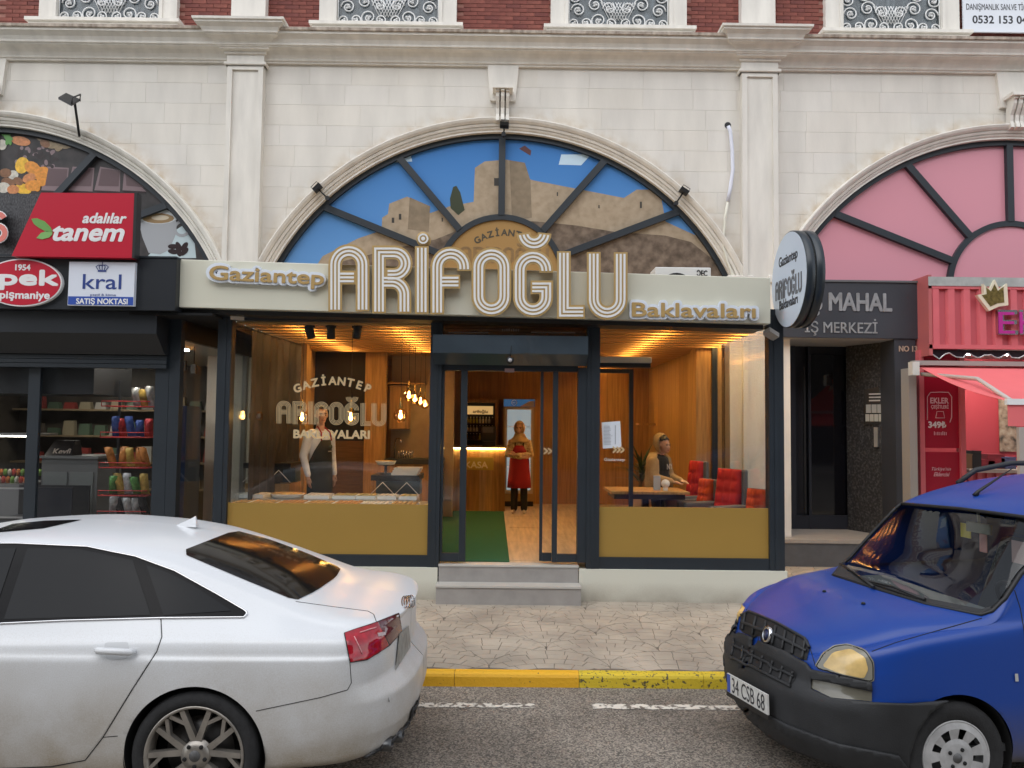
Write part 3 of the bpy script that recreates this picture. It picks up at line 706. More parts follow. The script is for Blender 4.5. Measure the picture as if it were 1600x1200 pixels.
MB().tube([(c_.x, c_.y + .03, c_.z + .02), (c_.x + .01, c_.y + .01, c_.z + .12), (c_.x + .02, c_.y + .05, za + .02)], .004, 5).build('cable', BLACK, sn)
box('tag_plate', c_.x - .06, c_.x + .05, YGL - .055, YGL - .051, c_.z - .115, c_.z - .07, M('tag_pink', (.35, .22, .22), .5), sn)
# transom glass over the shutter box
box('transom_pane', xda + .002, xdb - .002, YGL - .004, YGL + .004, ZY(569, YGL) , zPT + .05, glassmat('transom_glass', (.35, .35, .36)), shop)
scribble(784, 812, 513, 517.5, YGL - .012, 10, M('faint_print', (.25, .25, .25), .5), 'faint_print', shop)
for a_, b_ in ((700, 763), (830, 899)): pa_, pb_ = P(a_, 519, YGL - .012), P(b_, 520, YGL - .012); box('faint_line', pa_.x, pb_.x, YGL - .013, YGL - .011, pa_.z - .006, pa_.z + .004, M('faint_print'), shop)
# steps
stp = thing('entrance_steps', 'two grey stone steps leading up to the sliding door', 'steps', ((XS0 + XS1) / 2, YB - .1, PZ0))
STG = M('grey_step_stone', (.33, .31, .29), .6, noise=.14, nscale=6, bump=.1, bscale=80)
STL = M('light_step_stone', (.50, .48, .44), .5, noise=.1, nscale=5)
zs1 = .312
box('riser', XS0, XS1 + .01, YB - .21, YB + .1, PZ0 - .02, zs1 - .022, STG, stp); box('tread', XS0 - .004, XS1 + .014, YB - .222, YB - .006, zs1 - .0215, zs1, STL, stp)
box('riser', XS0 + .01, XS1 - .005, YB - .005, YB + .2, zs1 - .021, FZ - .022, STG, stp); box('tread', XS0 + .006, XS1, YB - .015, YGL + .089, FZ - .0215, FZ - .001, STL, stp)
mt = tag(MB().hexa([(XX(690, YGL), YGL + .1, FZ + .001), (PZ(796, 876, FZ).x, YGL + .1, FZ + .001), (PZ(787, 799, FZ).x, 14.1, FZ + .001), (XX(728, 14.1) - .5, 14.1, FZ + .001)], [(XX(690, YGL), YGL + .1, FZ + .012), (PZ(796, 876, FZ).x, YGL + .1, FZ + .012), (PZ(787, 799, FZ).x, 14.1, FZ + .012), (XX(728, 14.1) - .5, 14.1, FZ + .012)]).build('door_mat', M('green_carpet', (.003, .085, .035), .95, bump=.4, bscale=300)), 'long green carpet runner on the shop floor inside the door', 'carpet')
# floor boards (joints) as pieces
bi = 0; yb_ = YGL + .2
for r_i in range(9):
    xx = XX(796, YGL) + .02 + (r_i % 2) * .5
    while xx < 2.4:
        yb0 = 9.1 + r_i * .72
        box('floor_plank', xx, min(xx + .996, XIR - .2), yb0, yb0 + .716, FZ + .0005, FZ + .004, WOODH, fl_); xx += 1.0
# ------------------------------------------------ fascia sign
YSG = 8.5
sg = thing('fascia_sign', 'long cream fascia sign with striped gold letters above the shop window', 'sign', (0, YSG, ZY(500, YSG)))
TL, TR, BR, BL = P(281, 405, YSG), P(1204, 434, YSG), P(1204, 506, YSG), P(279.5, 480, YSG)
D = Vector((0, .45, 0))
MB().hexa([BL, BR, TR, TL], [BL + D, BR + D, TR + D, TL + D]).build('sign_box', CREAM, sg, bevel=.008)
MB().hexa([BL + Vector((-.02, .1, -.002)), BR + Vector((-.05, .1, -.002)), BR + Vector((-.05, .44, -.002)), BL + Vector((-.02, .44, -.002))], [BL + Vector((-.02, .1, -.05)), BR + Vector((-.05, .1, -.05)), BR + Vector((-.05, .44, -.05)), BL + Vector((-.02, .44, -.05))]).build('soffit_rail', BLACK, sg)
WSTR = M('white_stripe', (.8, .8, .78), .4)
# stroke letters: centre lines in photograph pixels, band width 21.5 px
def offs(path, d, closed=False):
    n = len(path); out = []
    for i, p in enumerate(path):
        a = path[i - 1] if (i > 0 or closed) else None; b = path[(i + 1) % n] if (i < n - 1 or closed) else None
        def nr(u, v):
            dx, dy = v[0] - u[0], v[1] - u[1]; L = math.hypot(dx, dy) or 1; return (-dy / L, dx / L)
        if a is None: m = nr(p, b); s = 1
        elif b is None: m = nr(a, p); s = 1
        else:
            n1, n2 = nr(a, p), nr(p, b); m = (n1[0] + n2[0], n1[1] + n2[1]); L = math.hypot(*m) or 1; m = (m[0] / L, m[1] / L); s = 1 / max(.35, m[0] * n1[0] + m[1] * n1[1])
        out.append((p[0] + m[0] * d * s, p[1] + m[1] * d * s))
    return out
def band(mb, path, w0, w1, Ya, Yb, conv, closed=False):
    A = offs(path, w0, closed); B = offs(path, w1, closed); n = len(path)
    k = len(mb.v)
    for (p, q) in zip(A, B): mb.v += [conv(p, Ya), conv(q, Ya), conv(q, Yb), conv(p, Yb)]
    for i in range(n if closed else n - 1):
        j = (i + 1) % n
        for e in range(4): mb.f.append([k + i * 4 + e, k + i * 4 + (e + 1) % 4, k + j * 4 + (e + 1) % 4, k + j * 4 + e]); mb.s.append(False)
    if not closed:
        mb.f.append([k, k + 3, k + 2, k + 1]); mb.s.append(False); e = k + (n - 1) * 4; mb.f.append([e, e + 1, e + 2, e + 3]); mb.s.append(False)
def ap(cx, cy, r, a0, a1, n=14): return [(cx + r * math.cos(R(a0 + (a1 - a0) * i / n)), cy - r * math.sin(R(a0 + (a1 - a0) * i / n))) for i in range(n + 1)]
hwb = 10.75
def L_A(): x0, x1, t, b = 512.9 + hwb, 577.2 - hwb, 381.4, 486.4; r = (x1 - x0) / 2; return [[(x0, b)] + ap((x0 + x1) / 2, t + hwb + r, r, 180, 0) + [(x1, b)], [(x0 + hwb, 433.5), (x1 - hwb, 433.5)]]
def L_R():
    x0, x1, t, b = 581.5 + hwb, 644.6 - hwb, 383.5, 489.5; r = 17.5; yt = t + hwb; xm = x1 - r
    return [[(x0, b), (x0, yt)] + ap(xm, yt + r, r, 90, -90) + [(x0 + hwb, yt + 2 * r)], [(x0 + hwb, yt + 2 * r + 11)] + ap(x1 - 2 - 20, yt + 2 * r + 31, 20, 90, 0) + [(x1 - 2, b)]]
def L_I(): return [[(659, 490.3), (659, 384.5)]]
def L_F(): x0, x1, t = 672.4 + hwb, 736 - hwb, 385.3; r = (x1 - x0) / 2; return [[(x0, 491)] + ap((x0 + x1) / 2, t + hwb + r, r, 180, 0) + [(x1, 423.4)], [(x0 + hwb, 440), (719, 440)]]
def L_O(): x0, x1, t, b = 736.7 + hwb, 799 - hwb, 386.6 + hwb, 494.2 - hwb; r = (x1 - x0) / 2; c = (x0 + x1) / 2; return [ap(c, t + r, r, 180, 0) + ap(c, b - r, r, 0, -180)]
def L_G():
    x0, x1, t, b = 801.3 + hwb, 864.3 - hwb, 390.5 + hwb, 495.5 - hwb; r = (x1 - x0) / 2; c = (x0 + x1) / 2
    return [[(x1, 426)] + ap(c, t + r, r, 0, 180) + ap(c, b - r, r, 180, 360) + [(x1, 449), (829, 449)], ap(834.5, 364, 16.5, 180, 360)]
def L_L(): return [[(881, 392.4), (881, 487.2), (914, 487.2)]]
def L_U(): x0, x1, b = 917 + hwb, 980.6 - hwb, 499.5 - hwb; r = (x1 - x0) / 2; return [[(x0, 393.7)] + ap((x0 + x1) / 2, b - r, r, 180, 360) + [(x1, 394)]]
LET = [L_A, L_R, L_I, L_F, L_O, L_G, L_L, L_U]
conv = lambda p, Y: tuple(P(p[0], p[1], Y))
for fn in LET:
    base = MB(); strp = MB()
    for k, path in enumerate(fn()):
        closed = fn is L_O; d = .0015 * k
        band(base, path, -hwb, hwb, 8.385 + d, 8.49, conv, closed)
        for o in (-5.9, 0, 5.9):
            p2 = path
            if not closed:  # pull the ends in a little
                p2 = list(path)
                for e, q in ((0, 1), (-1, -2)):
                    dx, dy = p2[q][0] - p2[e][0], p2[q][1] - p2[e][1]; L = math.hypot(dx, dy)
                    s_ = 2.6 if not (k and e == 0 and fn in (L_A, L_R, L_F)) else -6
                    p2[e] = (p2[e][0] + dx / L * s_, p2[e][1] + dy / L * s_)
            band(strp, p2, o - 1.65, o + 1.65, 8.379 + d, 8.386 + d, conv, closed)
    if fn is L_I:
        cx, cz = 661.2, 373
        v0 = len(base.v); c_ = P(cx, cz, 8.385); rr = 11 * 8.385 / FPX
        base.lathe([(rr, .1), (rr, 0), (.001, 0)], c_, 'Y', 24)
        for r0, r1 in ((.0, .28), (.5, .75)):
            v, f = ring(c_.x, c_.z, rr * r0 + .001, rr * r1, c_.y - .006, c_.y + .002, 0, 360, 24); strp.add(v, f)
    lo = base.build('letter', GOLD, sg); strp.build('white_inlay', WSTR, lo)
BLUEW = M('white_acrylic', (.74, .79, .86), .3)
for s_, x0, x1, yb1, yb2, h in (('Gaziantep', 327, 505, 436, 444.5, .158), ('Baklavaları', 988, 1180, 494, 496.5, .158)):
    fatten(textpx(s_, x0, x1, yb1, YSG - .036, BLUEW, 'backing_plate', sg, .028, 0, h, yb2=yb2), .034, 16)
    fatten(textpx(s_, x0, x1, yb1, YSG - .07, GOLD, 'lettering', sg, .004, 0, h, yb2=yb2), .006, 8, .0002)
# projecting round sign
rs = thing('round_projecting_sign', 'round white double-sided shop sign with dark rim at right end of fascia', 'sign', (2.97, 8.42, ZY(516, 8.42, 1235)))
rc = Vector((XX(1232, 8.42, 437), 8.42, ZY(437, 8.42, 1232))); rad = .535
RIM = M('rim_dark', (.022, .03, .038), .3)
MB().lathe([(rad - .01, 0), (rad, .004), (rad, .085), (rad - .01, .088)], rc, 'X', 48).build('rim', RIM, rs)
MB().lathe([(rad - .04, .0885), (rad - .04, .104)], rc, 'X', 48).build('light_gap', M('gap_white', (.75, .75, .7), .4), rs)
MB().lathe([(rad - .01, .1045), (rad, .108), (rad, .19), (rad - .01, .194)], rc, 'X', 48).build('rim', RIM, rs)
MB().lathe([(rad - .012, -.004), (rad - .012, -.0005)], rc, 'X', 48).build('face', M('round_sign_face', (.62, .70, .80), .3), rs)
for s_, dz, sz, o_ in (('Gaziantep', .19, .155, .004), ('Baklavaları', -.30, .145, .004)):
    text(s_, sz, (rc.x - .006, rc.y, rc.z + dz), DK, 'lettering', rs, .0015, o_, 'CENTER', (R(90), 0, R(-90)), sx=.92)
conv2 = lambda p, Y: (rc.x - .0055 - Y, rc.y - (p[0] - 746) * .00172, rc.z - .08 - (p[1] - 440) * .0021)
DKL = M('round_sign_letter', (.16, .16, .17), .5)
for fn in LET:
    b = MB()
    for k, path in enumerate(fn()):
        for o in (-6.5, 0, 6.5): band(b, path, o - 2.1, o + 2.1, .0 + .0007 * k, .003 + .0007 * k, conv2, fn is L_O)
    b.build('letter', DKL, rs)
# window decal on the left pane
dc = thing('window_decal', 'gold window lettering stuck on the left shop pane', 'decal', P(517, 690, YGL - .012))
CREAMG = M('decal_gold', (.62, .48, .27), .45)
def dconv(p, Y):
    u = (p[0] - 746) / (980.6 - 512.9); v_ = (p[1] - 440) / 118
    return tuple(P(517.5 + u * 172, 646 + v_ * 40, Y))
for fn in LET:
    b = MB()
    for k, path in enumerate(fn()):
        for o in (-8.6, -2.9, 2.9, 8.6): band(b, path, o - 1.15, o + 1.15, YGL - .0105 + .0004 * k, YGL - .0075, dconv, fn is L_O)
    b.build('letter', CREAMG, dc)
def arctext(s_, x0, x1, ymid, yend, h, Y, mat, parent):
    n = len(s_); W = x1 - x0; sag = yend - ymid; Rr = (W * W / 4 + sag * sag) / (2 * sag) if sag else 1e9; half = math.asin(W / 2 / Rr)
    for i, ch in enumerate(s_):
        t = -half + 2 * half * (i + .5) / n; x = (x0 + x1) / 2 + Rr * math.sin(t); y = ymid + Rr - Rr * math.cos(t)
        q = P(x, y, Y); text(ch, h / .73, q, mat, 'lettering', parent, .0015, .006, 'CENTER', (R(90), t, 0))
arctext('GAZİANTEP', 461, 578, 601, 615, .095, YGL - .009, CREAMG, dc)
textpx('BAKLAVALARI', 459, 577, 684, YGL - .009, CREAMG, 'lettering', dc, .0015, .007, .095)
# paper notice on the right pane
nb = thing('paper_notice', 'white printed paper taped to the right shop pane', 'notice', P(955, 700, YGL - .01))
q = [P(940, 660, YGL - .008), P(969, 658, YGL - .008), P(971, 699, YGL - .008), P(942, 701, YGL - .008)]; dd = Vector((0, .002, 0))
MB().hexa([q[3], q[2], q[1], q[0]], [a + dd for a in (q[3], q[2], q[1], q[0])]).build('sheet', M('paper', (.7, .74, .8), .7), nb)
for r_ in range(14): box('text_line', q[0].x + .025, q[0].x + .13 - random.random() * .05, YGL - .0115, YGL - .0085, q[0].z - .04 - r_ * .016, q[0].z - .044 - r_ * .016, M('notice_ink', (.3, .32, .36), .7), nb)
box('text_column', q[0].x + .155, q[0].x + .162, YGL - .0115, YGL - .0085, q[0].z - .25, q[0].z - .03, MATS['notice_ink'], nb)
# small lamps fixed under the sign ends
for nm, px_, py_ in (('left', 371, 493), ('right', 1205, 522)):
    p = P(px_, py_, YGL - .1); ww = thing('wall_washer', 'small square lamp fixed under the %s end of the cream sign' % nm, 'lamp', p)
    o = box('housing', -.075, .075, -.05, .05, -.03, .03, M('washer_grey', (.35, .34, .32), .4), None); o.location = p; o.rotation_euler = (R(-25), R(25 if nm == 'right' else 0), R(20)); o.parent = ww; o.matrix_parent_inverse = wm(ww).inverted()

# ------------------------------------------------ main fanlight print
f0 = fanlight(BC, 'fanlight with a printed fortress on blue sky above the cream sign')
def skymat():
    m = bpy.data.materials.new('printed_sky'); m.use_nodes = True; n = m.node_tree.nodes; l = m.node_tree.links; b = n['Principled BSDF']
    tc = n.new('ShaderNodeTexCoord'); sx = n.new('ShaderNodeSeparateXYZ'); l.new(tc.outputs['Object'], sx.inputs[0])
    mr = n.new('ShaderNodeMapRange'); mr.inputs[1].default_value = ZLO; mr.inputs[2].default_value = C0.z + RA; l.new(sx.outputs[2], mr.inputs[0])
    r = n.new('ShaderNodeValToRGB'); r.color_ramp.elements[0].color = (.15, .34, .66, 1); r.color_ramp.elements[1].color = (.06, .21, .54, 1); l.new(mr.outputs[0], r.inputs[0])
    l.new(r.outputs[0], b.inputs['Base Color']); b.inputs['Roughness'].default_value = .12; return m
prism('sky_print', segpanel(BC, ZLO), YG + .01, YG + .02, skymat(), f0)
CAS = printmat('castle_print', [(.34, .27, .19), (.40, .32, .23), (.44, .355, .26)], 11)
CAS2 = printmat('castle_shade_print', [(.22, .175, .125), (.30, .24, .17)], 8)
HILL = printmat('hill_print', [(.10, .078, .06), (.17, .13, .10), (.25, .195, .15)], 8)
for m_ in (CAS, CAS2, HILL): m_.node_tree.nodes['Principled BSDF'].inputs['Roughness'].default_value = .15
def clipcirc(pts):
    out = []
    for x, z in pts:
        d = math.hypot(x - BC, z - C0.z)
        if d > RA - .03: x, z = BC + (x - BC) / d * (RA - .03), C0.z + (z - C0.z) / d * (RA - .03)
        out.append((x, z))
    return out
def castpoly(name, pts, mat, lay):
    prism(name, clipcirc(pxpoly(pts, YG)), YG + .01 - .0015 * lay, YG + .0098 - .0015 * (lay - 1), mat, f0)
castpoly('castle_print', [(504, 400), (560, 372), (596, 360), (597, 340), (606, 334), (608, 318), (636, 307), (672, 322), (671, 333), (703, 322), (740, 315), (742, 262), (757, 252), (790, 249), (820, 254), (828, 280), (836, 282), (975, 309), (995, 296), (1015, 296), (1033, 306), (1040, 346), (1075, 362), (1100, 368), (1130, 420), (1130, 452), (470, 452)], CAS, 1)
castpoly('castle_tower_shade', [(796, 250), (820, 254), (829, 282), (831, 340), (800, 345)], CAS2, 2)
castpoly('castle_tower_shade', [(640, 308), (672, 322), (670, 362), (637, 358)], CAS2, 2)
castpoly('hill_print', [(470, 452), (520, 412), (600, 392), (680, 374), (740, 350), (800, 344), (840, 346), (900, 352), (960, 362), (1040, 368), (1080, 378), (1120, 410), (1140, 452)], HILL, 3)
for (x, y, w_, h_) in ((772, 278, 9, 12), (612, 340, 4, 8), (623, 334, 4, 9), (690, 340, 2, 6), (870, 300, 2, 6), (935, 320, 2, 5), (1000, 315, 3, 10)):
    castpoly('castle_opening', [(x, y + h_), (x, y), (x + w_, y), (x + w_, y + h_)], M('print_slot', (.05, .045, .04), .3), 2.5)
castpoly('tree_print', [(703, 310), (708, 292), (713, 290), (719, 300), (726, 328), (716, 336), (704, 325)], M('print_tree', (.045, .055, .03), .3), 2.6)
castpoly('flag_print', [(811, 232), (820, 227), (830, 235), (829, 243)], M('print_flag', (.10, .03, .03), .3), 1)
for pts in (((618, 240), (640, 237), (644, 252), (604, 252)), ((877, 241), (924, 241), (908, 258), (873, 257))):
    castpoly('painted_light_panel', pts, M('light_panel_pale', (.55, .72, .85), .3), 1.4)  # pale shapes put the light panels behind the glass into colour
prism('hub_print', [(BC + .9 * math.cos(t), FANZ + .9 * math.sin(t)) for t in np.linspace(-.1, math.pi + .1, 30)], YG - .02, YG - .005, M('hub_gold', (.36, .22, .085), .25), f0)
arctext('GAZİANTEP', 744, 832, 368, 382, .1, YG - .022, M('hub_text', (.06, .05, .03), .5), f0)
hconv = lambda p, Y: tuple(P(788 + (p[0] - 746) * .3, 399 + (p[1] - 440) * .25, Y))
for fn in LET:
    b = MB()
    for k, path in enumerate(fn()):
        for o in (-6, 0, 6): band(b, path, o - 1.5, o + 1.5, YG - .023 + .0004 * k, YG - .0195, hconv, fn is L_O)
    b.build('letter', M('hub_letter', (.20, .13, .06), .5), f0)
# spotlight brackets round the arch
def bracket(px0, px1, lab):
    a, b = P(*px0, YW - .12), P(*px1, YW - .16)
    t = thing('arch_spotlight', lab, 'spotlight', a)
    MB().tube([a, b], .012, 6).build('arm', BLACK, t)
    d = (b - a).normalized(); n_ = Vector((-d.z, 0, d.x))
    q = [b - n_ * .07 - d * .02, b + n_ * .07 - d * .02, b + n_ * .07 + d * .03, b - n_ * .07 + d * .03]
    MB().hexa([v - Vector((0, .09, 0)) for v in q], [v + Vector((0, .05, 0)) for v in q]).build('head', BLACK, t)
    MB().tube([b - n_ * .06, b - n_ * .06 + d * .09, b + n_ * .06 + d * .09, b + n_ * .06], .006, 5).build('yoke', BLACK, t)
    MB().lathe([(.035, -.03), (.035, .04)], a, 'Y', 10).build('mount', BLACK, t)
bracket((787, 210), (788, 197), 'small black spotlight at the crown of the middle arch')
bracket((512, 310), (497, 295), 'small black spotlight on the left flank of the middle arch')
bracket((1056, 318), (1068, 300), 'small black spotlight on the right flank of the middle arch')
# air conditioner on top of the sign
ac = thing('air_conditioner', 'white outdoor air conditioner standing behind the cream sign, top showing', 'air conditioner', P(1068, 440, 9.6))
a, b = P(1024, 417, 9.3), P(1111, 440, 9.3)
box('casing', a.x, b.x, 9.3, 9.65, b.z - .45, a.z, M('ac_white', (.68, .68, .66), .4), ac, bevel=.01)
v, f = ring(a.x + .26, a.z - .28, .02, .21, 9.294, 9.299, 0, 360, 32); mk('fan_grille', v, f, BLACK, ac)
textpx('ƆEC', 1089, 1105, 431, 9.296, BLACK, 'lettering', ac, .002, .003, .07)
# flexible white conduit
hs_ = thing('conduit_hose', 'white flexible hose hanging from a hole in the stone beside the right pilaster', 'hose', P(1140, 200, YW))
pts = [(1138, 197), (1141, 205), (1144, 235), (1145, 265), (1141, 295), (1137, 315), (1133, 340), (1131, 365), (1130, 385), (1135, 405), (1144, 428), (1152, 445)]
MB().tube([P(x, y, YW - .06) for x, y in pts[:6]], .028, 10).build('sleeve', M('hose_white', (.74, .76, .86), .5), hs_)
MB().tube([P(x, y, YW - .06) for x, y in pts[5:]], .02, 10).build('pipe', M('pipe_cream', (.72, .70, .60), .5), hs_)
MB().lathe([(.05, -.01), (.05, .02)], P(1137, 196, YW), 'Y', 12).build('wall_hole', BLACK, hs_)
# =================================================================== inside the main shop
STEEL = M('steel', (.6, .6, .6), .3, .9)
TRAYW = M('tray_white', (.72, .72, .70), .35)
PAST = [printmat('pastry_%s' % n, c, 30) for n, c in (('golden', [(.30, .15, .04), (.55, .33, .11), (.62, .42, .18)]), ('pistachio', [(.30, .25, .08), (.5, .38, .14), (.42, .45, .16)]), ('white', [(.5, .42, .3), (.75, .70, .6), (.8, .78, .72)]), ('orange', [(.35, .13, .03), (.58, .28, .08), (.60, .36, .14)]))]
ct = thing('display_counter', 'low display counter behind the gold panel of the left window', 'counter', (XX(515, 9.2), 9.3, FZ))
zT = zGT - .055
box('body', xl1 + .02, xd0 - .02, 9.0, 9.85, FZ, zT - .041, M('counter_dark', (.05, .045, .04), .5), ct); box('top', xl1 + .01, xd0 - .01, 8.97, 9.87, zT - .04, zT, M('counter_steel', (.45, .45, .44), .3, .6), ct)
ordn = ['first', 'second', 'third', 'fourth', 'fifth', 'sixth', 'seventh', 'eighth']
def tray(x0, x1, y0, y1, z, kind, lab, rnd=False, grp=None):
    t = thing('pastry_tray', lab, 'tray', ((x0 + x1) / 2, (y0 + y1) / 2, z), grp)
    cx, cy = (x0 + x1) / 2, (y0 + y1) / 2
    if rnd:
        r = (x1 - x0) / 2
        MB().lathe([(r * .8, 0), (r, .05), (r * .98, .05), (r * .93, .03), (.01, .03)], (cx, cy, z), 'Z', 28).build('tray', TRAYW, t)
        MB().lathe([(r * .92, .03), (r * .92, .052), (.01, .058)], (cx, cy, z), 'Z', 28).build('pastry', PAST[kind], t)
    else:
        b = MB().box(x0, x1, y0, y1, z, z + .006)
        for a in ((x0, x1, y0, y0 + .008), (x0, x1, y1 - .008, y1), (x0, x0 + .008, y0 + .008, y1 - .008), (x1 - .008, x1, y0 + .008, y1 - .008)): b.box(*a, z + .006, z + .042)
        b.build('tray', TRAYW, t)
        nx = max(3, int((x1 - x0) / .055)); ny = 6; me = None
        for i in range(nx):
            for j in range(ny):
                px0 = x0 + .012 + (x1 - x0 - .024) * i / nx; py0 = y0 + .012 + (y1 - y0 - .024) * j / ny; sx = (x1 - x0 - .024) / nx - .004; sy = (y1 - y0 - .024) / ny - .004
                if me is None:
                    o = MB().hexa([(0, 0, 0), (sx, 0, 0), (sx, sy, 0), (0, sy, 0)], [(.006, .006, .038), (sx - .006, .006, .038), (sx - .006, sy - .006, .038), (.006, sy - .006, .038)]).build('pastry', PAST[kind], t, world=True); me = o.data
                else: o = bpy.data.objects.new('pastry', me); link(o, t)
                o.location = (px0, py0, z + .0065 + random.uniform(0, .006))
fr = [359.5, 386, 430, 474.5, 518.5, 563, 608, 652]
for i in range(7):
    tray(XX(fr[i] + .8, 9.0, 785), XX(fr[i + 1] - .8, 9.0, 785), 9.0, 9.34, zT + .002, [0, 0, 3, 0, 3, 2, 0][i], 'white pastry tray in the front row, %s from the left' % ordn[i], grp='pastry trays in the window')
sr = [(373, 413, 2, 0), (416, 472, 0, 1), (474, 515, 2, 0), (518, 556, 1, 0), (555, 588, 1, 0), (589, 620, 2, 0), (622, 652, 1, 0)]
for i, (a, b, k, rd) in enumerate(sr):
    tray(XX(a + 1, 9.45, 770), XX(b - 1, 9.45, 770), 9.44, 9.74, zT + .055, k, ('round golden pastry tray in the second row' if rd else 'white pastry tray in the second row, %s from the left' % ordn[i]), bool(rd), 'pastry trays in the window')
    if not rd:
        pass
rz_ = thing('tray_riser', 'long steel riser carrying the second row of pastry trays', 'riser', (XX(510, 9.6), 9.6, zT)); box('step', xl1 + .05, XX(655, 9.6), 9.40, 9.80, zT + .002, zT + .053, STEEL, rz_)
# two glazed cases further back with white zigzag lines
for nm, a, b, t0, t1 in (('left', 382, 456, 728, 778), ('right', 581, 656, 745, 778)):
    Yc = 10.15; x0, x1 = XX(a, Yc), XX(b, Yc); z1 = ZY(t0, Yc)
    cs = thing('glass_case', 'dark topped glass case with white zigzag lines at the %s behind the trays' % nm, 'display case', ((x0 + x1) / 2, Yc + .3, FZ))
    box('top', x0, x1, Yc, Yc + .6, z1 - .07, z1, M('case_black', (.015, .015, .016), .3), cs); box('cabinet', x0 + .02, x1 - .02, Yc + .03, Yc + .58, FZ, z1 - .27, WOOD, cs)
    box('interior', x0 + .02, x1 - .02, Yc + .3, Yc + .57, z1 - .269, z1 - .071, M('case_blue', (.04, .09, .13), .3), cs)
    box('glass_front', x0, x1, Yc + .005, Yc + .01, z1 - .269, z1 - .071, GLASS, cs)
    n = 4; pz = [(x0 + (x1 - x0) * i / n, Yc + .0, z1 - (.25 if i % 2 == 0 else .09)) for i in range(n + 1)]
    MB().tube(pz, .006, 5).build('zigzag_line', WHITE, cs)
tray(XX(585, 10.2), XX(618, 10.2), 10.2, 10.5, ZY(745, 10.15) + .13, 0, 'round pastry plate on a small stand upon the right glass case', True)
st_ = thing('cake_stand', 'small dark cake stand on the right glass case', 'cake stand', (XX(601, 10.2), 10.34, ZY(745, 10.15))); MB().lathe([(.08, .001), (.08, .01), (.015, .02), (.015, .11), (.06, .128)], (XX(601.5, 10.2), 10.35, ZY(745, 10.15)), 'Z', 16).build('stem', BLACK, st_)
for k in range(3):
    z = ZY(745, 10.15) + .002 + k * .032; x0 = XX(613 + k * 2, 10.2)
    t = tag(MB().box(x0, x0 + .34, 10.18, 10.55, z, z + .008).box(x0, x0 + .34, 10.18, 10.19, z + .008, z + .03).box(x0, x0 + .34, 10.54, 10.55, z + .008, z + .03).box(x0, x0 + .01, 10.19, 10.54, z + .008, z + .03).box(x0 + .33, x0 + .34, 10.19, 10.54, z + .008, z + .03).build('empty_tray', TRAYW), 'empty white tray stacked on the right glass case, %s' % ['bottom', 'middle', 'top'][k], 'tray', 'stacked empty trays')
# pendant lamps
AMB = glassmat('amber_glass', (.92, .72, .45), 1.9); BULB = M('bulb', (1, .8, .4), .4, emit=(1, .68, .28), es=26); BRASS = M('brass', (.6, .42, .16), .25, 1.0)
def pendant(px_, py_, Y, lab, r=.088):
    c = P(px_, py_, Y); t = thing('pendant_lamp', lab, 'lamp', c, 'glass globe pendant lamps')
    MB().tube([(c.x, c.y, c.z + r + .12), (c.x, c.y, CZ - .001)], .004, 5).build('cord', BLACK, t)
    MB().lathe([(.008, r + .13), (.012, r + .06), (.02, r + .03), (.024, r - .005)], c, 'Z', 10).build('neck', BRASS, t)
    pr = [(r * math.sin(a) * (1.0 if i % 2 else .965), r * math.cos(a)) for i, a in enumerate(np.linspace(.28, 2.95, 9))]
    MB().lathe(pr[::-1], c, 'Z', 12, smooth=False).build('globe', AMB, t)
    MB().lathe([(.003, -.045), (.02, -.03), (.026, -.01), (.014, .02), (.012, .06)], c, 'Z', 10).build('bulb', BULB, t)
for i, (x, y) in enumerate(((400, 650), (472, 652), (548, 652), (626, 649))): pendant(x, y, 9.55, 'glass globe pendant over the trays, %s from the left' % ordn[i])
for i, (x, y, Y) in enumerate(((639, 618, 11.0), (648, 623, 11.6), (657, 627, 12.2), (664, 631, 12.8), (669, 635, 13.4))): pendant(x, y, Y, 'glass globe pendant in the row running back by the door, %s from the street' % ordn[i], .085)
for i, (x, tl) in enumerate(((484, -14), (517, 0), (558, 8))):
    p = P(x, 518, 9.15); t = thing('track_spotlight', 'black cylinder spotlight under the ceiling, %s' % ['left of three', 'middle of three', 'right of three'][i], 'spotlight', (p.x, p.y, CZ), 'black track spotlights')
    o = MB().lathe([(.045, -.085), (.05, -.08), (.05, .075), (.03, .085)], (0, 0, 0), 'Z', 16).build('cylinder', BLACK, None); o.location = p; o.rotation_euler = (R(12), R(tl), 0); o.parent = t; o.matrix_parent_inverse = wm(t).inverted()
    box('mount', p.x - .06, p.x + .06, p.y - .02, p.y + .02, CZ - .025, CZ - .001, BLACK, t); MB().tube([(p.x, p.y, CZ - .02), p], .012, 6).build('stem', BLACK, t)
# cash counter
YKC = 14.2; xa, xb = XX(700, YKC), XX(790, YKC); zk = ZY(698, YKC)
kt = thing('cash_counter', 'tall wooden cash counter with vertical planks facing the door', 'counter', ((xa + xb) / 2, YKC, FZ))
box('core', xa, xb, YKC + .02, YKC + .6, FZ, zk - .05, WOOD, kt); n = 9
PLK = [M('plank_%s' % a, c, .5, noise=.35, nscale=3, stretch=(7, 7, .7), detail=8) for a, c in (('light', (.50, .31, .12)), ('mid', (.42, .23, .075)), ('dark', (.33, .17, .055)), ('tan', (.46, .30, .15)))]
for i in range(n):
    w_ = (xb - xa) / n; box('plank', xa + i * w_ + .002, xa + (i + 1) * w_ - .002, YKC, YKC + .019, FZ + .005, zk - .05, random.choice(PLK), kt)
box('top', xa - .03, xb + .03, YKC - .04, YKC + .64, zk - .03, zk, WOOD, kt); box('led_edge', xa, xb, YKC - .03, YKC - .01, zk - .047, zk - .032, LED, kt)
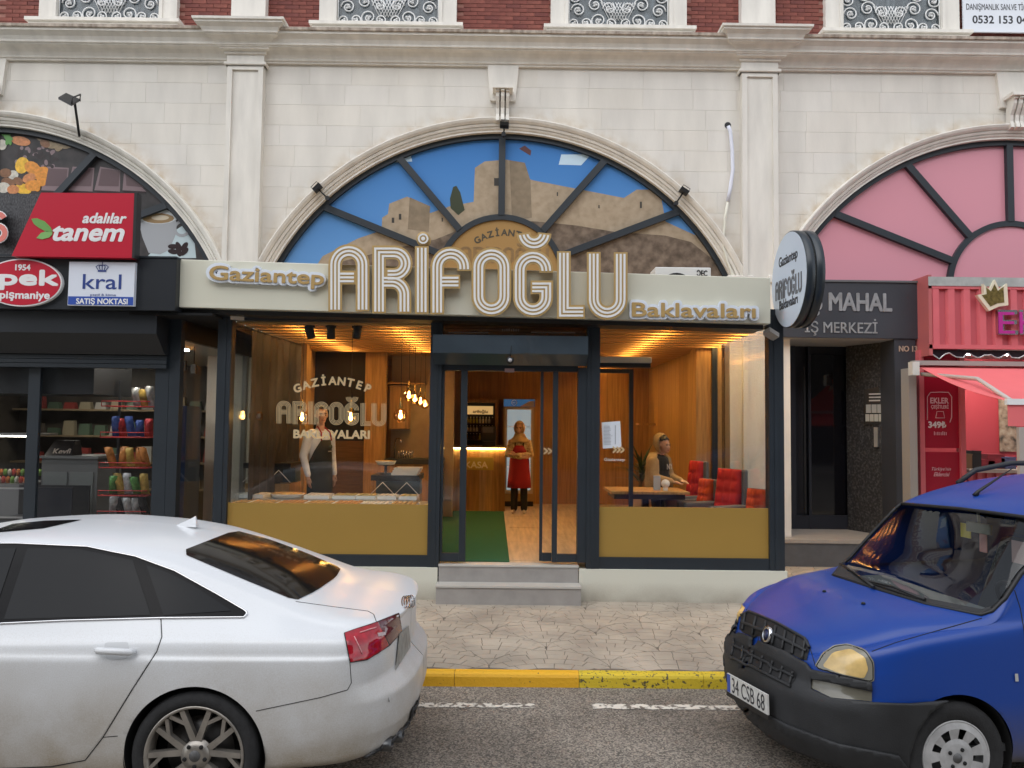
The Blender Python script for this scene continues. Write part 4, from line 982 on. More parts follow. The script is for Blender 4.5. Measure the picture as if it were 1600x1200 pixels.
box('name_plate', XX(722, YKC), XX(772, YKC), YKC - .012, YKC - .001, ZY(735, YKC), ZY(715, YKC), M('brass_plate', (.55, .42, .08), .35, .3), kt); textpx('KASA', 727, 762, 731, YKC - .014, M('plate_text', (.8, .75, .5), .5), 'lettering', kt, .001, .006, .12)
YDR = 15.2
db = thing('drinks_display', 'wooden framed drinks cabinet with a lit sign behind the cash counter', 'display cabinet', (XX(750, YDR), YDR, FZ))
x0, x1 = XX(722, YDR), XX(778, YDR); zt_, zb1 = ZY(624, YDR), ZY(700, YDR)
for a in ((x0, x0 + .06, FZ, zt_), (x1 - .06, x1, FZ, zt_)): box('frame_post', a[0], a[1], YDR, YDR + .36, a[2], a[3], WOOD, db)
box('frame_head', x0 + .061, x1 - .061, YDR, YDR + .36, zt_ - .07, zt_, WOOD, db); box('back', x0 + .061, x1 - .061, YDR + .3, YDR + .36, FZ, zt_ - .071, BLACK, db)
box('lit_sign', x0 + .08, x1 - .1, YDR + .02, YDR + .05, ZY(648, YDR), ZY(635, YDR), M('tan_sign', (.5, .33, .14), .5, emit=(.6, .38, .14), es=.5), db); textpx('arifoğlu', 739, 762, 645, YDR + .018, M('tan_text', (.2, .12, .04), .5), 'lettering', db, .001, .004, .06)
for k in range(3):
    zz = ZY(662 + k * 13, YDR); box('shelf', x0 + .062, x1 - .062, YDR + .06, YDR + .299, zz - .012, zz, M('shelf_dark', (.06, .05, .04), .4), db)
    for i in range(9):
        xx = x0 + .1 + i * .062
        if xx > x1 - .1: break
        bt = thing('bottle', 'small drink bottle on the %s shelf of the drinks cabinet, %s from left' % (['upper', 'middle', 'lower'][k], ['first', 'second', 'third', 'fourth', 'fifth', 'sixth', 'seventh', 'eighth', 'ninth'][i]), 'bottle', (xx, YDR + .12, zz), 'bottles in the drinks cabinet')
        MB().lathe([(.02, .001), (.022, .01), (.022, .07), (.009, .095), (.009, .115)], (xx, YDR + .12, zz), 'Z', 8).build('glass_body', M(*[('juice_yellow', (.45, .40, .06), .3), ('bottle_clear', (.5, .5, .45), .3), ('bottle_dark', (.06, .04, .03), .3)][(k + i // 4) % 3]), bt); MB().lathe([(.011, .1152), (.011, .128)], (xx, YDR + .12, zz), 'Z', 8).build('cap', WHITE, bt)
rg = thing('cash_register', 'black till screen standing on the cash counter', 'cash register', (XX(763, 14.4), 14.4, zk)); p = P(764, 684, 14.4)
box('base', p.x - .12, p.x + .12, 14.35, 14.6, zk + .001, zk + .09, BLACK, rg); box('screen', p.x - .15, p.x + .13, 14.38, 14.42, zk + .1, zk + .38, BLACK, rg, bevel=.01); box('display', p.x - .12, p.x + .08, 14.374, 14.379, zk + .25, zk + .36, M('till_screen', (.12, .12, .13), .2), rg)
# fridge
YFR = 15.0; x0, x1 = XX(786, YFR), XX(836, YFR); z1 = ZY(623, YFR)
fg = thing('drinks_fridge', 'tall glass-door fridge with blue header behind the woman in red apron', 'fridge', ((x0 + x1) / 2, YFR + .3, FZ))
box('body', x0, x1, YFR + .05, YFR + .58, FZ + .1, z1, M('fridge_wood', (.40, .27, .12), .4), fg); box('base', x0 + .02, x1 - .02, YFR + .06, YFR + .55, FZ, FZ + .099, BLACK, fg)
zh = ZY(635, YFR); box('header', x0 + .01, x1 - .01, YFR + .03, YFR + .049, zh, z1 - .01, M('header_blue', (.03, .10, .22), .3, emit=(.03, .1, .22), es=.4), fg)
v, f = ring((x0 + x1) / 2 - .1, (zh + z1) / 2, .045, .055, YFR + .024, YFR + .029, 0, 360, 24); mk('emblem_ring', [(a * 1.0, b, c) for a, b, c in v], f, WHITE, fg); scribble(800, 809, 627.5, 630.5, YFR + .024, 5, WHITE, 'emblem_print', fg)
prism('header_swirl', [((x0 + x1) / 2 + .02, zh + .003), (x1 - .02, zh + .003), (x1 - .02, z1 - .03), (x1 - .12, z1 - .05)], YFR + .025, YFR + .0295, M('swirl', (.45, .36, .28), .4), fg)
box('door_frame', x0 + .03, x1 - .03, YFR + .03, YFR + .048, FZ + .25, zh - .02, M('door_alu', (.5, .45, .35), .4), fg); box('door_glass', x0 + .08, x1 - .08, YFR + .024, YFR + .0295, FZ + .32, zh - .06, M('cold_glass', (.25, .33, .36), .1, emit=(.5, .62, .68), es=.25), fg)
for k in range(5): box('shelf_rail', x0 + .085, x1 - .085, YFR + .018, YFR + .0235, FZ + .5 + k * .26, FZ + .513 + k * .26, WHITE, fg)
# seating on the right
RED = M('red_fabric', (.42, .02, .02), .9, bump=.3, bscale=120); ORG = M('orange_fabric', (.55, .07, .015), .9, bump=.3, bscale=120); GREY = M('grey_fabric', (.14, .13, .13), .95, bump=.3, bscale=150)
def sofa_back(cx, cy, z0, w_, h_, th, rz, mat, parent):
    """tufted cushion as a grid with dimples"""
    nx, nz = 3, 4; N1, N2 = nx * 6, nz * 6; v = []; f = []
    for j in range(N2 + 1):
        for i in range(N1 + 1):
            u, t = i / N1, j / N2; d = abs(math.sin(u * nx * math.pi)) ** .5 * abs(math.sin(t * nz * math.pi)) ** .5
            v.append(((u - .5) * w_, -th / 2 - .025 * d, t * h_))
    k = len(v)
    for j in range(N2 + 1):
        for i in range(N1 + 1): v.append(((i / N1 - .5) * w_, th / 2, j / N2 * h_))
    W = N1 + 1
    for j in range(N2):
        for i in range(N1):
            a = j * W + i; f.append((a, a + 1, a + W + 1, a + W)); f.append((k + a, k + a + W, k + a + W + 1, k + a + 1))
    edge = [i for i in range(W)] + [j * W + N1 for j in range(1, N2 + 1)] + [N2 * W + i for i in range(N1 - 1, -1, -1)] + [j * W for j in range(N2 - 1, 0, -1)]
    for a, b in zip(edge, edge[1:] + edge[:1]): f.append((a, k + a, k + b, b))
    o = mk('back_cushion', v, f, mat, None, smooth=True); o.location = (cx, cy, z0); o.rotation_euler = (R(-8), 0, rz); o.parent = parent; o.matrix_parent_inverse = wm(parent).inverted(); return o
def armchair(name, px0, px1, ytop, Y, rz, mat, lab, seat=.42, grey=True):
    x0, x1 = XX(px0, Y), XX(px1, Y); cx = (x0 + x1) / 2; w_ = (x1 - x0); z1 = ZY(ytop, Y)
    t = thing(name, lab, 'armchair', (cx, Y, FZ), 'red tufted seats')
    h_ = z1 - FZ - seat - .04; rot = Matrix.Rotation(rz, 4, 'Z')
    sofa_back(cx, Y, FZ + seat + .04, w_, h_, .1, rz, mat, t)
    c = Vector((cx, Y, 0)); q = lambda x, y, z: tuple(c + rot @ Vector((x, y, z)))
    def rb(nm, a, b, c0, c1, d0, d1, m):
        MB().hexa([q(a, c0, d0), q(b, c0, d0), q(b, c1, d0), q(a, c1, d0)], [q(a, c0, d1), q(b, c0, d1), q(b, c1, d1), q(a, c1, d1)]).build(nm, m, t, bevel=.02)
    rb('seat', -w_ / 2, w_ / 2, -.52, -.06, FZ + .25, FZ + seat, mat)
    if grey:
        rb('back_shell', -w_ / 2 - .06, w_ / 2 + .06, .07, .13, FZ + .12, z1 + .0, GREY)
        for s in (-1, 1): rb('arm', s * (w_ / 2 + .035) - .03, s * (w_ / 2 + .035) + .03, -.5, .069, FZ + .12, FZ + .62, GREY)
    for sx in (-1, 1):
        for sy in (-.45, .05): rb('leg', sx * (w_ / 2 - .06) - .02, sx * (w_ / 2 - .06) + .02, sy - .02, sy + .02, FZ + .004, FZ + .249, M('leg_wood', (.2, .11, .05), .5))
armchair('tall_armchair', 1067, 1099, 717, 11.1, R(-70), RED, 'tall red tufted armchair facing the boy, against the wood wall')
armchair('tall_armchair', 1112, 1158, 729, 9.9, R(-62), RED, 'tall red tufted armchair with grey shell, second from the right pane end')
armchair('low_armchair', 1086, 1113, 745, 10.3, R(-70), ORG, 'low orange red armchair between the two tall red armchairs', .4)
armchair('low_armchair', 1163, 1193, 760, 9.5, R(-60), ORG, 'low orange red armchair at the right end of the window', .36)
def table(px0, px1, py_, Y, dep, lab):
    x0, x1 = XX(px0, Y), XX(px1, Y); z = ZY(py_, Y); t = thing('cafe_table', lab, 'table', ((x0 + x1) / 2, Y + dep / 2, FZ))
    box('table_top', x0, x1, Y, Y + dep, z - .035, z, WOOD, t, bevel=.004); box('apron', x0 + .05, x1 - .05, Y + .05, Y + dep - .05, z - .10, z - .036, M('leg_dark', (.03, .025, .02), .5), t)
    xm = (x0 + x1) / 2; box('pedestal', xm - .04, xm + .04, Y + dep / 2 - .04, Y + dep / 2 + .04, FZ + .03, z - .101, BLACK, t); box('foot', xm - .25, xm + .25, Y + dep / 2 - .2, Y + dep / 2 + .2, FZ + .004, FZ + .029, BLACK, t)
    return t, z
tb, ztb = table(955, 1078, 766, 9.75, .75, 'wooden cafe table in front of the boy behind the right window')
nh = thing('napkin_holder', 'white menu card and round napkin stand on the cafe table', 'napkin holder', P(1030, 764, 9.95)); p = P(1026, 763, 9.95)
box('card', p.x - .04, p.x + .05, 9.95, 9.96, ztb + .001, ztb + .19, M('card_grey', (.5, .5, .52), .5), nh); MB().lathe([(.001, -.012), (.055, -.008), (.055, .008), (.001, .012)], (p.x + .11, 9.93, ztb + .09), 'Y', 20).build('disc', WHITE, nh); box('disc_foot', p.x + .08, p.x + .14, 9.92, 9.95, ztb + .001, ztb + .04, WHITE, nh)
# plant
pp = thing('potted_plant', 'spiky green dracaena in a pale pot behind the boy', 'plant', (XX(1000, 12.4), 12.4, FZ)); c = Vector((XX(1000, 12.4), 12.4, FZ))
MB().lathe([(.14, .003), (.19, .5), (.21, .52), (.18, .53), (.01, .5)], c, 'Z', 20).build('pot', M('pot_pale', (.5, .38, .3), .6), pp); MB().tube([c + Vector((0, 0, .5)), c + Vector((.02, 0, .95))], [.03, .02], 8).build('stem', M('stem_brown', (.15, .1, .05), .8), pp)
LEAF = M('dracaena_leaf', (.035, .07, .02), .4, noise=.4, nscale=8)
for i in range(46):
    a = random.uniform(0, 6.28); up = random.uniform(.1, 1.3); L = random.uniform(.45, .75); b0 = c + Vector((.02, 0, random.uniform(.65, .98))); d = Vector((math.cos(a) * math.cos(up), math.sin(a) * math.cos(up), math.sin(up))); sd = d.cross(Vector((0, 0, 1))).normalized() * .02; v = []
    for k in range(6):
        t_ = k / 5; q_ = b0 + d * L * t_ - Vector((0, 0, .28 * t_ * t_ * L)); w_ = 1 - t_ ** 2 * .97; v += [tuple(q_ - sd * w_), tuple(q_ + sd * w_)]
    mk('leaf', v, [(2 * k, 2 * k + 1, 2 * k + 3, 2 * k + 2) for k in range(5)], LEAF, pp, smooth=True)
# inner vestibule frame and air curtain
vb = thing('vestibule_frame', 'slim grey inner door frame behind the right pane beside the door', 'door frame', (XX(985, 9.7), 9.7, FZ))
box('post', XX(983, 9.7), XX(989, 9.7), 9.67, 9.73, FZ, ZY(575, 9.7), ANTH, vb); box('head', XX(925, 9.7), XX(983, 9.7) - .001, 9.67, 9.73, ZY(581, 9.7), ZY(575, 9.7), ANTH, vb)
acu = thing('air_curtain', 'white air curtain unit mounted inside above the right of the door', 'air curtain', P(976, 566, 9.5))
p0, p1 = P(934, 570, 9.5), P(1016, 559, 9.5); box('casing', p0.x, p1.x, 9.4, 9.6, p0.z + .02, p1.z, M('unit_white', (.62, .62, .58), .4), acu, bevel=.01); box('outlet', p0.x + .01, p1.x - .01, 9.41, 9.59, p0.z - .03, p0.z + .019, BLACK, acu)
for s_, x0, x1, yb_ in (('>>', 850, 862, 712), ('>>>', 958, 975, 710)):
    textpx(s_, x0, x1, yb_, YGL - .012 + (.06 if x0 < 900 else 0), CREAMG, 'lettering', dr if x0 < 900 else dc, .001, .006, .11)
textpx('Gaziantep', 944, 976, 720, YGL - .012, M('decal_white', (.6, .58, .55), .5), 'lettering', dc, .001, .001, .035)
box('wall_shelf_box', XX(995, 14.5), XX(1022, 14.5), 14.3, 14.6, ZY(662, 14.5), ZY(659, 14.5), WOOD, shop)
# =================================================================== left neighbour shop
YL = 8.40
nl = thing('snack_shop_front', 'dark framed snack shop front at the left edge of the photo', 'shop front', (-5.2, 8.9, PZ0))
FASD = M('fascia_dark', (.015, .018, .023), .4, noise=.15, nscale=2)
xe = XX(275, YL, 440); xw = -8.6
q0 = P(275, 404, YL); zf0, zf1 = ZY(484, YL, 140), ZY(402, YL, 140)
box('fascia', xw, xe, YL, YL + .5, zf0, zf1, FASD, nl, bevel=.005)
box('fascia_cap', xw, xe + .004, YL - .012, YL + .5, zf1 + .001, zf1 + .02, ANTH, nl)
# sloping shutter hood under the fascia
zh0, zh1 = ZY(553, 8.75, 120), zf0 - .002
xh = XX(243, 8.5, 520)
n = [(8.52, zh1), (8.52, zh1 - .24), (8.75, zh0), (8.95, zh0), (8.95, zh1)]
v = [(xw, a, b) for a, b in n] + [(xh, a, b) for a, b in n]
mk('shutter_hood', v, [(0, 1, 2, 3, 4), (9, 8, 7, 6, 5)] + [(i, i + 5, (i + 1) % 5 + 5, (i + 1) % 5) for i in range(5)], FASD, nl)
for k in range(3): box('rail', xw, xh - .002, 8.80, 8.95, zh0 - .05 - k * .05, zh0 - .006 - k * .05, ANTH, nl)
for a, b in ((243, 264), (264.5, 281)): box('post', XX(a, 8.9, 650), XX(b, 8.9, 650), 8.86, 8.97, PZ0, zf0 - .035, ANTH, nl)
box('post', XX(44, 8.92, 650), XX(62, 8.92, 650), 8.90, 8.95, PZ0, zh0 - .15, ANTH, nl)
DG = glassmat('dark_shop_glass', (.93, .94, .95), 1.4)
for a, b in ((-20, 44), (62, 243)): box('window_pane', XX(a, 8.92, 650) + .002, XX(b, 8.92, 650) - .002, 8.92, 8.926, PZ0 + .5, zh0 - .16, DG, nl)
box('plinth', xw, XX(281, 8.9, 650), 8.87, 9.0, PZ0, PZ0 + .5, ANTH, nl)
xls = XX(281, 8.9, 650) - .04
box('side_pane', xls - .005, xls + .005, 8.98, YW - .1, PZ0 + .3, zh0 + .2, DG, nl); box('side_sill', xls - .03, xls + .03, 8.98, YW - .1, PZ0, PZ0 + .299, ANTH, nl)
box('side_head', xls - .03, xls + .03, 8.98, YW - .1, zh0 + .201, zf0 - .021, BLACK, nl)
box('side_post', xls - .035, xls + .035, YW - .35, YW - .28, PZ0 + .3, zh0 + .2, M('post_grey', (.2, .2, .2), .5), nl)
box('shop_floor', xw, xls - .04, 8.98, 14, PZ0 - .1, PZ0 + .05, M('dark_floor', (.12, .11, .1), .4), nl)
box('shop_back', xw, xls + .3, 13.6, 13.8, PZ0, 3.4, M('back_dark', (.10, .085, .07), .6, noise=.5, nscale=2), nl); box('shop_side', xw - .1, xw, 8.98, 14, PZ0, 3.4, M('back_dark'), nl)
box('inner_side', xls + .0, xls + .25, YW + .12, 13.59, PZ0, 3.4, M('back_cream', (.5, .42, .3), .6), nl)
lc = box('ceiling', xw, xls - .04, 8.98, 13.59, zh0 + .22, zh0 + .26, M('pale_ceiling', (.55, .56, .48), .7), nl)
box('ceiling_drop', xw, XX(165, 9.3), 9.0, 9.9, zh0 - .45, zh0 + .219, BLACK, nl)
box('soffit', xe - .55, XX(340, 8.9) + .05, YL + .1, YW - .05, zf0 - .034, zf0 - .006, M('matt_black', (.006, .006, .007), .95), nl)
LW = M('white_lamp', (1, 1, 1), .5, emit=(1, .93, .8), es=85)
for i, (x, y, Y) in enumerate(((181, 569, 9.12), (217, 577, 9.16), (204, 590, 12), (110, 590, 12), (132, 589, 12.2), (285, 578, 10.4))):
    t = thing('downlight', 'round white downlight glowing in the snack shop ceiling, %s' % ordn[i], 'downlight', (XX(x, Y, y), Y, zh0 + .2), 'snack shop downlights')
    MB().lathe([(.075, 0), (.075, .015)], (XX(x, Y, y), Y, zh0 + .203), 'Z', 16).build('disc', LW, t); v, f = ring(0, 0, .076, .09, 0, .012, 0, 360, 20); o = mk('rim', v, f, WHITE, None); o.rotation_euler = (R(90), 0, 0); o.location = (XX(x, Y, y), Y, zh0 + .203); o.parent = t; o.matrix_parent_inverse = wm(t).inverted()
for i, (x, Y) in enumerate(((287, 9.5), (303, 10.0), (280, 10.2))):
    p = P(x, 571 + i * 6, Y); t = thing('ceiling_spot', 'small black box spotlight in the snack shop side window, %s' % ordn[i], 'spotlight', p, 'snack shop spotlights'); box('body', p.x - .03, p.x + .03, Y - .03, Y + .03, p.z - .06, p.z + .06, BLACK, t); MB().tube([(p.x, Y, p.z + .06), (p.x, Y, zh0 + .219)], .006, 5).build('stem', BLACK, t)
ne = thing('neon_sign', 'small red neon sign inside the snack shop window', 'neon sign', P(135, 607, 9.6)); textpx('SAĞLIK K  ŞESİ', 110, 160, 608, 9.6, M('neon_red', (1, .05, .05), .4, emit=(1, .03, .03), es=6), 'lettering', ne, .003, .001, .055)
box('backer', XX(108, 9.6), XX(162, 9.6), 9.615, 9.62, ZY(611, 9.6), ZY(598, 9.6), BLACK, ne)
# snack rack with bags
rkx0, rkx1 = XX(168, 9.35, 700), XX(238, 9.35, 700)
sr_ = thing('snack_rack', 'red wire rack of snack bags behind the snack shop window', 'rack', ((rkx0 + rkx1) / 2, 9.4, PZ0 + .05)); RW = M('red_wire', (.4, .03, .03), .4)
for x in (rkx0 + .02, rkx1 - .02): box('upright', x - .012, x + .012, 9.55, 9.58, PZ0 + .06, ZY(600, 9.35), BLACK, sr_)
BAGC = [('bag_orange', (.55, .22, .06)), ('bag_silver', (.45, .45, .44)), ('bag_green', (.12, .3, .08)), ('bag_red', (.45, .04, .04)), ('bag_blue', (.06, .1, .3)), ('bag_gold', (.5, .33, .08)), ('bag_black', (.03, .03, .035))]
def bag(x, y, z, w_, h_, mat, parent, tilt):
    tilt += random.uniform(-.02, .05); h_ *= random.uniform(.82, 1.08); x += random.uniform(-.012, .012); lean = random.uniform(-.04, .04)
    v = []; f = []; nx, nz = 5, 7
    for s in (-1, 1):
        for j in range(nz + 1):
            for i in range(nx + 1):
                u, t = i / nx, j / nz; th = .045 * math.sin(math.pi * u) ** .5 * math.sin(math.pi * t) ** .6 * (1 + .3 * random.uniform(-1, 1))
                v.append((x + (u - .5) * w_ + lean * t, y + s * th - t * tilt, z + t * h_))
    W = nx + 1; K = W * (nz + 1)
    for j in range(nz):
        for i in range(nx):
            a = j * W + i; f.append((a, a + 1, a + W + 1, a + W)); f.append((K + a, K + a + W, K + a + W + 1, K + a + 1))
    return mk('snack_bag', v, f, mat, parent, smooth=True)
for r_, (py_, cols) in enumerate(((642, (1, 5)), (690, (4, 3, 4)), (737, (0, 0, 5, 0)), (780, (2, 5, 1)), (812, (1, 6, 1)))):
    z = ZY(py_, 9.35); g = MB()
    for yy in (9.25, 9.5): g.tube([(rkx0 - .04, yy, z), (rkx1, yy, z)], .007, 5)
    g.tube([(rkx0 - .04, 9.25, z), (rkx0 - .04, 9.25, z + .06), (rkx1, 9.25, z + .06)], .006, 5)
    for q in range(9): xq = rkx0 - .04 + (rkx1 - rkx0 + .04) * q / 8; g.tube([(xq, 9.25, z), (xq, 9.5, z)], .004, 5)
    g.build('wire_shelf', RW, sr_)
    nb_ = 5
    for i in range(nb_):
        c_ = cols[i % len(cols)]; xb_ = rkx0 + .02 + (rkx1 - rkx0 - .05) * (i + .5) / nb_ + (.05 if r_ == 0 else 0)
        if r_ == 0 and i < 2: continue
        t = thing('snack_bag', 'shiny %s snack bag on the %s rack shelf, %s from left' % (BAGC[c_][0][4:], ['top', 'second', 'third', 'fourth', 'bottom'][r_], ordn[i]), 'snack bag', (xb_, 9.36, z), 'snack bags on the red rack')
        bag(xb_, 9.40, z + .008, .105, .24, M(BAGC[c_][0], BAGC[c_][1], .25, .3, noise=.5, nscale=14), t, .05)
# counter, fridge and deli case inside the snack shop
cbx = thing('snack_counter', 'grey metal counter cabinet inside the snack shop', 'counter', (XX(110, 9.9), 10, PZ0)); x0, x1 = XX(68, 9.8), XX(155, 9.8)
box('cabinet', x0, x1, 9.8, 10.4, PZ0 + .05, ZY(724, 9.8), M('cabinet_grey', (.13, .13, .125), .5), cbx); box('top', x0 - .02, x1 + .02, 9.77, 10.42, ZY(724, 9.8) + .001, ZY(720, 9.8), M('cabinet_light', (.2, .2, .19), .5), cbx)
for k in range(2): box('door', x0 + .03 + k * .33, x0 + .33 + k * .33, 9.785, 9.799, PZ0 + .15, ZY(745, 9.8), M('door_grey', (.16, .17, .16), .4), cbx)
bx_ = thing('carton_display', 'black sweets carton with pale script lettering on the snack counter', 'carton', P(92, 720, 9.9)); z = ZY(720, 9.8); xa = XX(75, 9.9); xb = XX(117, 9.9)
MB().hexa([(xa, 9.85, z + .001), (xb, 9.85, z + .001), (xb, 10.1, z + .001), (xa, 10.1, z + .001)], [(xa + .05, 9.98, z + .19), (xb - .03, 9.98, z + .19), (xb - .03, 10.1, z + .19), (xa + .05, 10.1, z + .19)]).build('box', M('carton_black', (.02, .015, .015), .5), bx_); textpx('Keyfi', 82, 111, 709, 9.87, M('carton_text', (.6, .5, .42), .5), 'lettering', bx_, .002, .002, .07, shear=.3)
DLL = M('added_case_light', (1, 1, 1), .5, emit=(1, .9, .75), es=14)  # lamp strip added to brighten the deli case
dl = thing('deli_case', 'deli display case with colourful pickles and an added lamp at the far left', 'display case', (XX(20, 9.6), 9.8, PZ0)); x0, x1 = XX(-30, 9.6), XX(40, 9.6)
box('case_base', x0, x1, 9.6, 10.3, PZ0 + .05, ZY(765, 9.6), M('case_steel', (.2, .2, .2), .4, .5), dl); box('case_glass', x0, x1, 9.6, 9.606, ZY(765, 9.6) + .001, ZY(690, 9.6), GLASS, dl); box('case_roof', x0, x1, 9.7, 10.3, ZY(690, 9.6) + .001, ZY(686, 9.6), STEEL, dl); box('added_case_lamp', x0 + .05, x1 - .05, 9.72, 9.76, ZY(690, 9.6) - .012, ZY(690, 9.6) + .0, DLL, dl)
for i in range(10):
    xq = x0 + .05 + i * .055; c_ = [(.6, .16, .03), (.2, .35, .06), (.55, .5, .4), (.5, .05, .03)][i % 4]; mm = M('pickle_%d' % (i % 4), c_, .4, noise=.3, nscale=30, bump=.8, bscale=40)
    for k in range(2):
        t = thing('food_tub', 'tub of %s food in the deli case, %s of the %s row' % (['orange', 'green', 'pale', 'red'][i % 4], ['first', 'second', 'third', 'fourth', 'fifth', 'sixth', 'seventh', 'eighth', 'ninth', 'tenth'][i], ['front', 'back'][k]), 'food tub', (xq, 9.75 + k * .2, ZY(765, 9.6)), 'tubs in the deli case'); z = ZY(765, 9.6) + .002 + k * .08
        MB().lathe([(.02, 0), (.026, .05), (.022, .07), (.01, .085)], (xq, 9.75 + k * .2, z), 'Z', 10).build('food', mm, t)
sf = thing('glass_counter_case', 'small empty glass case standing at the bottom left of the snack shop', 'display case', (XX(30, 9.2), 9.2, PZ0)); x0, x1 = XX(0, 9.2), XX(58, 9.2); z0, z1 = ZY(818, 9.2), ZY(770, 9.2)
for a in ((x0, x0 + .02, z0, z1), (x1 - .02, x1, z0, z1), (x0 + .021, x1 - .021, z1 - .02, z1), (x0 + .021, x1 - .021, z0, z0 + .02)): box('frame_bar', a[0], a[1], 9.18, 9.2, a[2], a[3], STEEL, sf)
box('stand', x0, x1, 9.21, 9.6, PZ0 + .05, z0 - .001, M('case_stand', (.08, .08, .08), .5), sf); box('back_panel', x0 + .02, x1 + .45, 9.58, 9.6, z0, z1, M('panel_dark', (.02, .02, .022), .3), sf); box('side_panel', x1, x1 + .45, 9.2, 9.22, z0, z1, M('panel_blue', (.02, .022, .03), .3), sf)
# shelving at the back of the snack shop
for j in range(4):
    z = .9 + j * .45; sh = thing('back_shelf', 'stocked back wall shelf of the snack shop, %s from the floor' % ordn[j], 'shelf', (-7, 13.4, z), 'back wall shelves')
    box('board', xw + .1, xls, 13.25, 13.59, z, z + .03, M('shelf_wood', (.3, .22, .13), .5), sh)
    for i in range(16):
        c_ = random.choice([(.3, .05, .04), (.35, .3, .2), (.12, .1, .08), (.4, .38, .34), (.1, .15, .1)]); x = -8.2 + i * .27
        t = thing('packet', 'small packet on the %s back shelf of the snack shop, %s from the left' % (['lowest', 'second lowest', 'second highest', 'highest'][j], (ordn + ['ninth', 'tenth', 'eleventh', 'twelfth', 'thirteenth', 'fourteenth', 'fifteenth', 'sixteenth'])[i]), 'packet', (x, 13.4, z + .03), 'packets on the back shelves'); h_ = random.uniform(.14, .3)
        MB().hexa([(x, 13.3, z + .032), (x + .2, 13.3, z + .032), (x + .2, 13.42, z + .032), (x, 13.42, z + .032)], [(x + .015, 13.32, z + h_), (x + .185, 13.32, z + h_), (x + .185, 13.4, z + h_), (x + .015, 13.4, z + h_)]).build('pack', M('packet_%d%d%d' % tuple(int(a * 99) for a in c_), c_, .5), t)
# side window cooler
cl = thing('drinks_cooler', 'dark blue drinks cooler with faint white script in the snack shop side window', 'cooler', (XX(283, 10.4), 10.4, PZ0)); x0, x1 = XX(258, 10.4), XX(291, 10.4)
box('body', x0, x1, 10.4, 10.9, PZ0 + .05, ZY(640, 10.4), M('cooler_blue', (.015, .03, .075), .3), cl); CTX = M('cooler_text', (.25, .28, .35), .5)
for k_, (ya_, yb_) in enumerate(((694, 716), (720, 738), (744, 760))): scribble(264, 278, ya_, yb_, 10.397, 4, CTX, 'faint_print', cl)
# signs on the fascia
rp = thing('red_brand_sign', 'red slanted sign with white lettering and two green leaves', 'sign', P(120, 405, YL - .05))
Yr = YL - .12
prism('panel', pxpoly([(18, 400), (64, 301), (210, 302), (207, 403)][::-1], Yr), Yr, Yr + .1, M('sign_red', (.52, .012, .035), .35), rp)
textpx('adalılar', 129, 197, 348, Yr - .003, WHITE, 'lettering', rp, .002, .006, .115, shear=.25); textpx('tanem', 83, 193, 375, Yr - .003, WHITE, 'lettering', rp, .002, .012, .2, shear=.25)
def leaf(pts, m): prism('leaf_emblem', pxpoly(pts, Yr - .004)[::-1], Yr - .006, Yr - .001, m, rp)
leaf([(49, 342), (58, 341), (70, 346), (79, 355), (82, 362), (72, 362), (61, 356), (53, 350)], M('leaf_green', (.16, .36, .09), .4)); leaf([(82, 363), (73, 361), (64, 364), (57, 372), (66, 374), (77, 371), (81, 367)], M('leaf_green2', (.22, .45, .14), .4))
box('side_frame', P(210.5, 302, Yr).x, P(213, 302, Yr).x + .012, Yr - .01, Yr + .1, ZY(403, Yr, 210), ZY(301, Yr, 210), BLACK, rp)
el = thing('oval_brand_sign', 'red oval sign with white lettering cut off by the left edge', 'sign', P(36, 478, YL - .05)); c = P(36, 442, YL - .03); rx, rz_e = .435, .262
def oval(rx, rz, y0, y1, m, nm): prism(nm, [(c.x + rx * math.cos(t), c.z + rz * math.sin(t)) for t in np.linspace(0, 2 * math.pi, 48, endpoint=False)], y0, y1, m, el)
oval(rx, rz_e, YL - .05, YL - .001, WHITE, 'border'); oval(rx - .014, rz_e - .014, YL - .054, YL - .0501, M('sign_red'), 'face')
textpx('1954', 24, 47, 422, YL - .056, WHITE, 'lettering', el, .001, .004, .065); textpx('ipek', -14, 90, 444, YL - .056, WHITE, 'lettering', el, .001, .014, .165); textpx('pişmaniye', 0, 77, 466, YL - .056, WHITE, 'lettering', el, .001, .005, .085)
kr = thing('white_brand_sign', 'white square sign with blue lettering, crown and blue strip', 'sign', P(160, 478, YL - .05)); NAVY = M('sign_navy', (.03, .06, .25), .4)
a, b = P(110, 409, YL - .03), P(210, 479, YL - .03); box('panel', a.x, b.x, YL - .05, YL - .001, ZY(478, YL - .03, 160), ZY(410, YL - .03, 160), M('sign_white', (.72, .76, .84), .35), kr)
box('strip', a.x + .005, b.x - .005, YL - .053, YL - .0501, ZY(477, YL - .03, 160), ZY(464, YL - .03, 160), M('strip_blue', (.03, .08, .38), .4), kr)
textpx('kral', 129, 189, 451, YL - .053, NAVY, 'lettering', kr, .001, .002, .17); textpx('SATIŞ NOKTASI', 119, 199, 474.5, YL - .056, WHITE, 'lettering', kr, .001, .003, .062); textpx('pestil & köme', 141, 181, 462, YL - .053, NAVY, 'lettering', kr, .0005, 0, .025)
cz = P(159.5, 421, YL - .054); b = MB()
for s in (-2, -1, 0, 1, 2): b.tube([(cz.x + s * .02, cz.y, cz.z - .01), (cz.x + s * .034, cz.y, cz.z + .03), (cz.x + s * .02, cz.y, cz.z + .05 + (.012 if s == 0 else 0)), (cz.x, cz.y, cz.z + .045)], .004, 5)
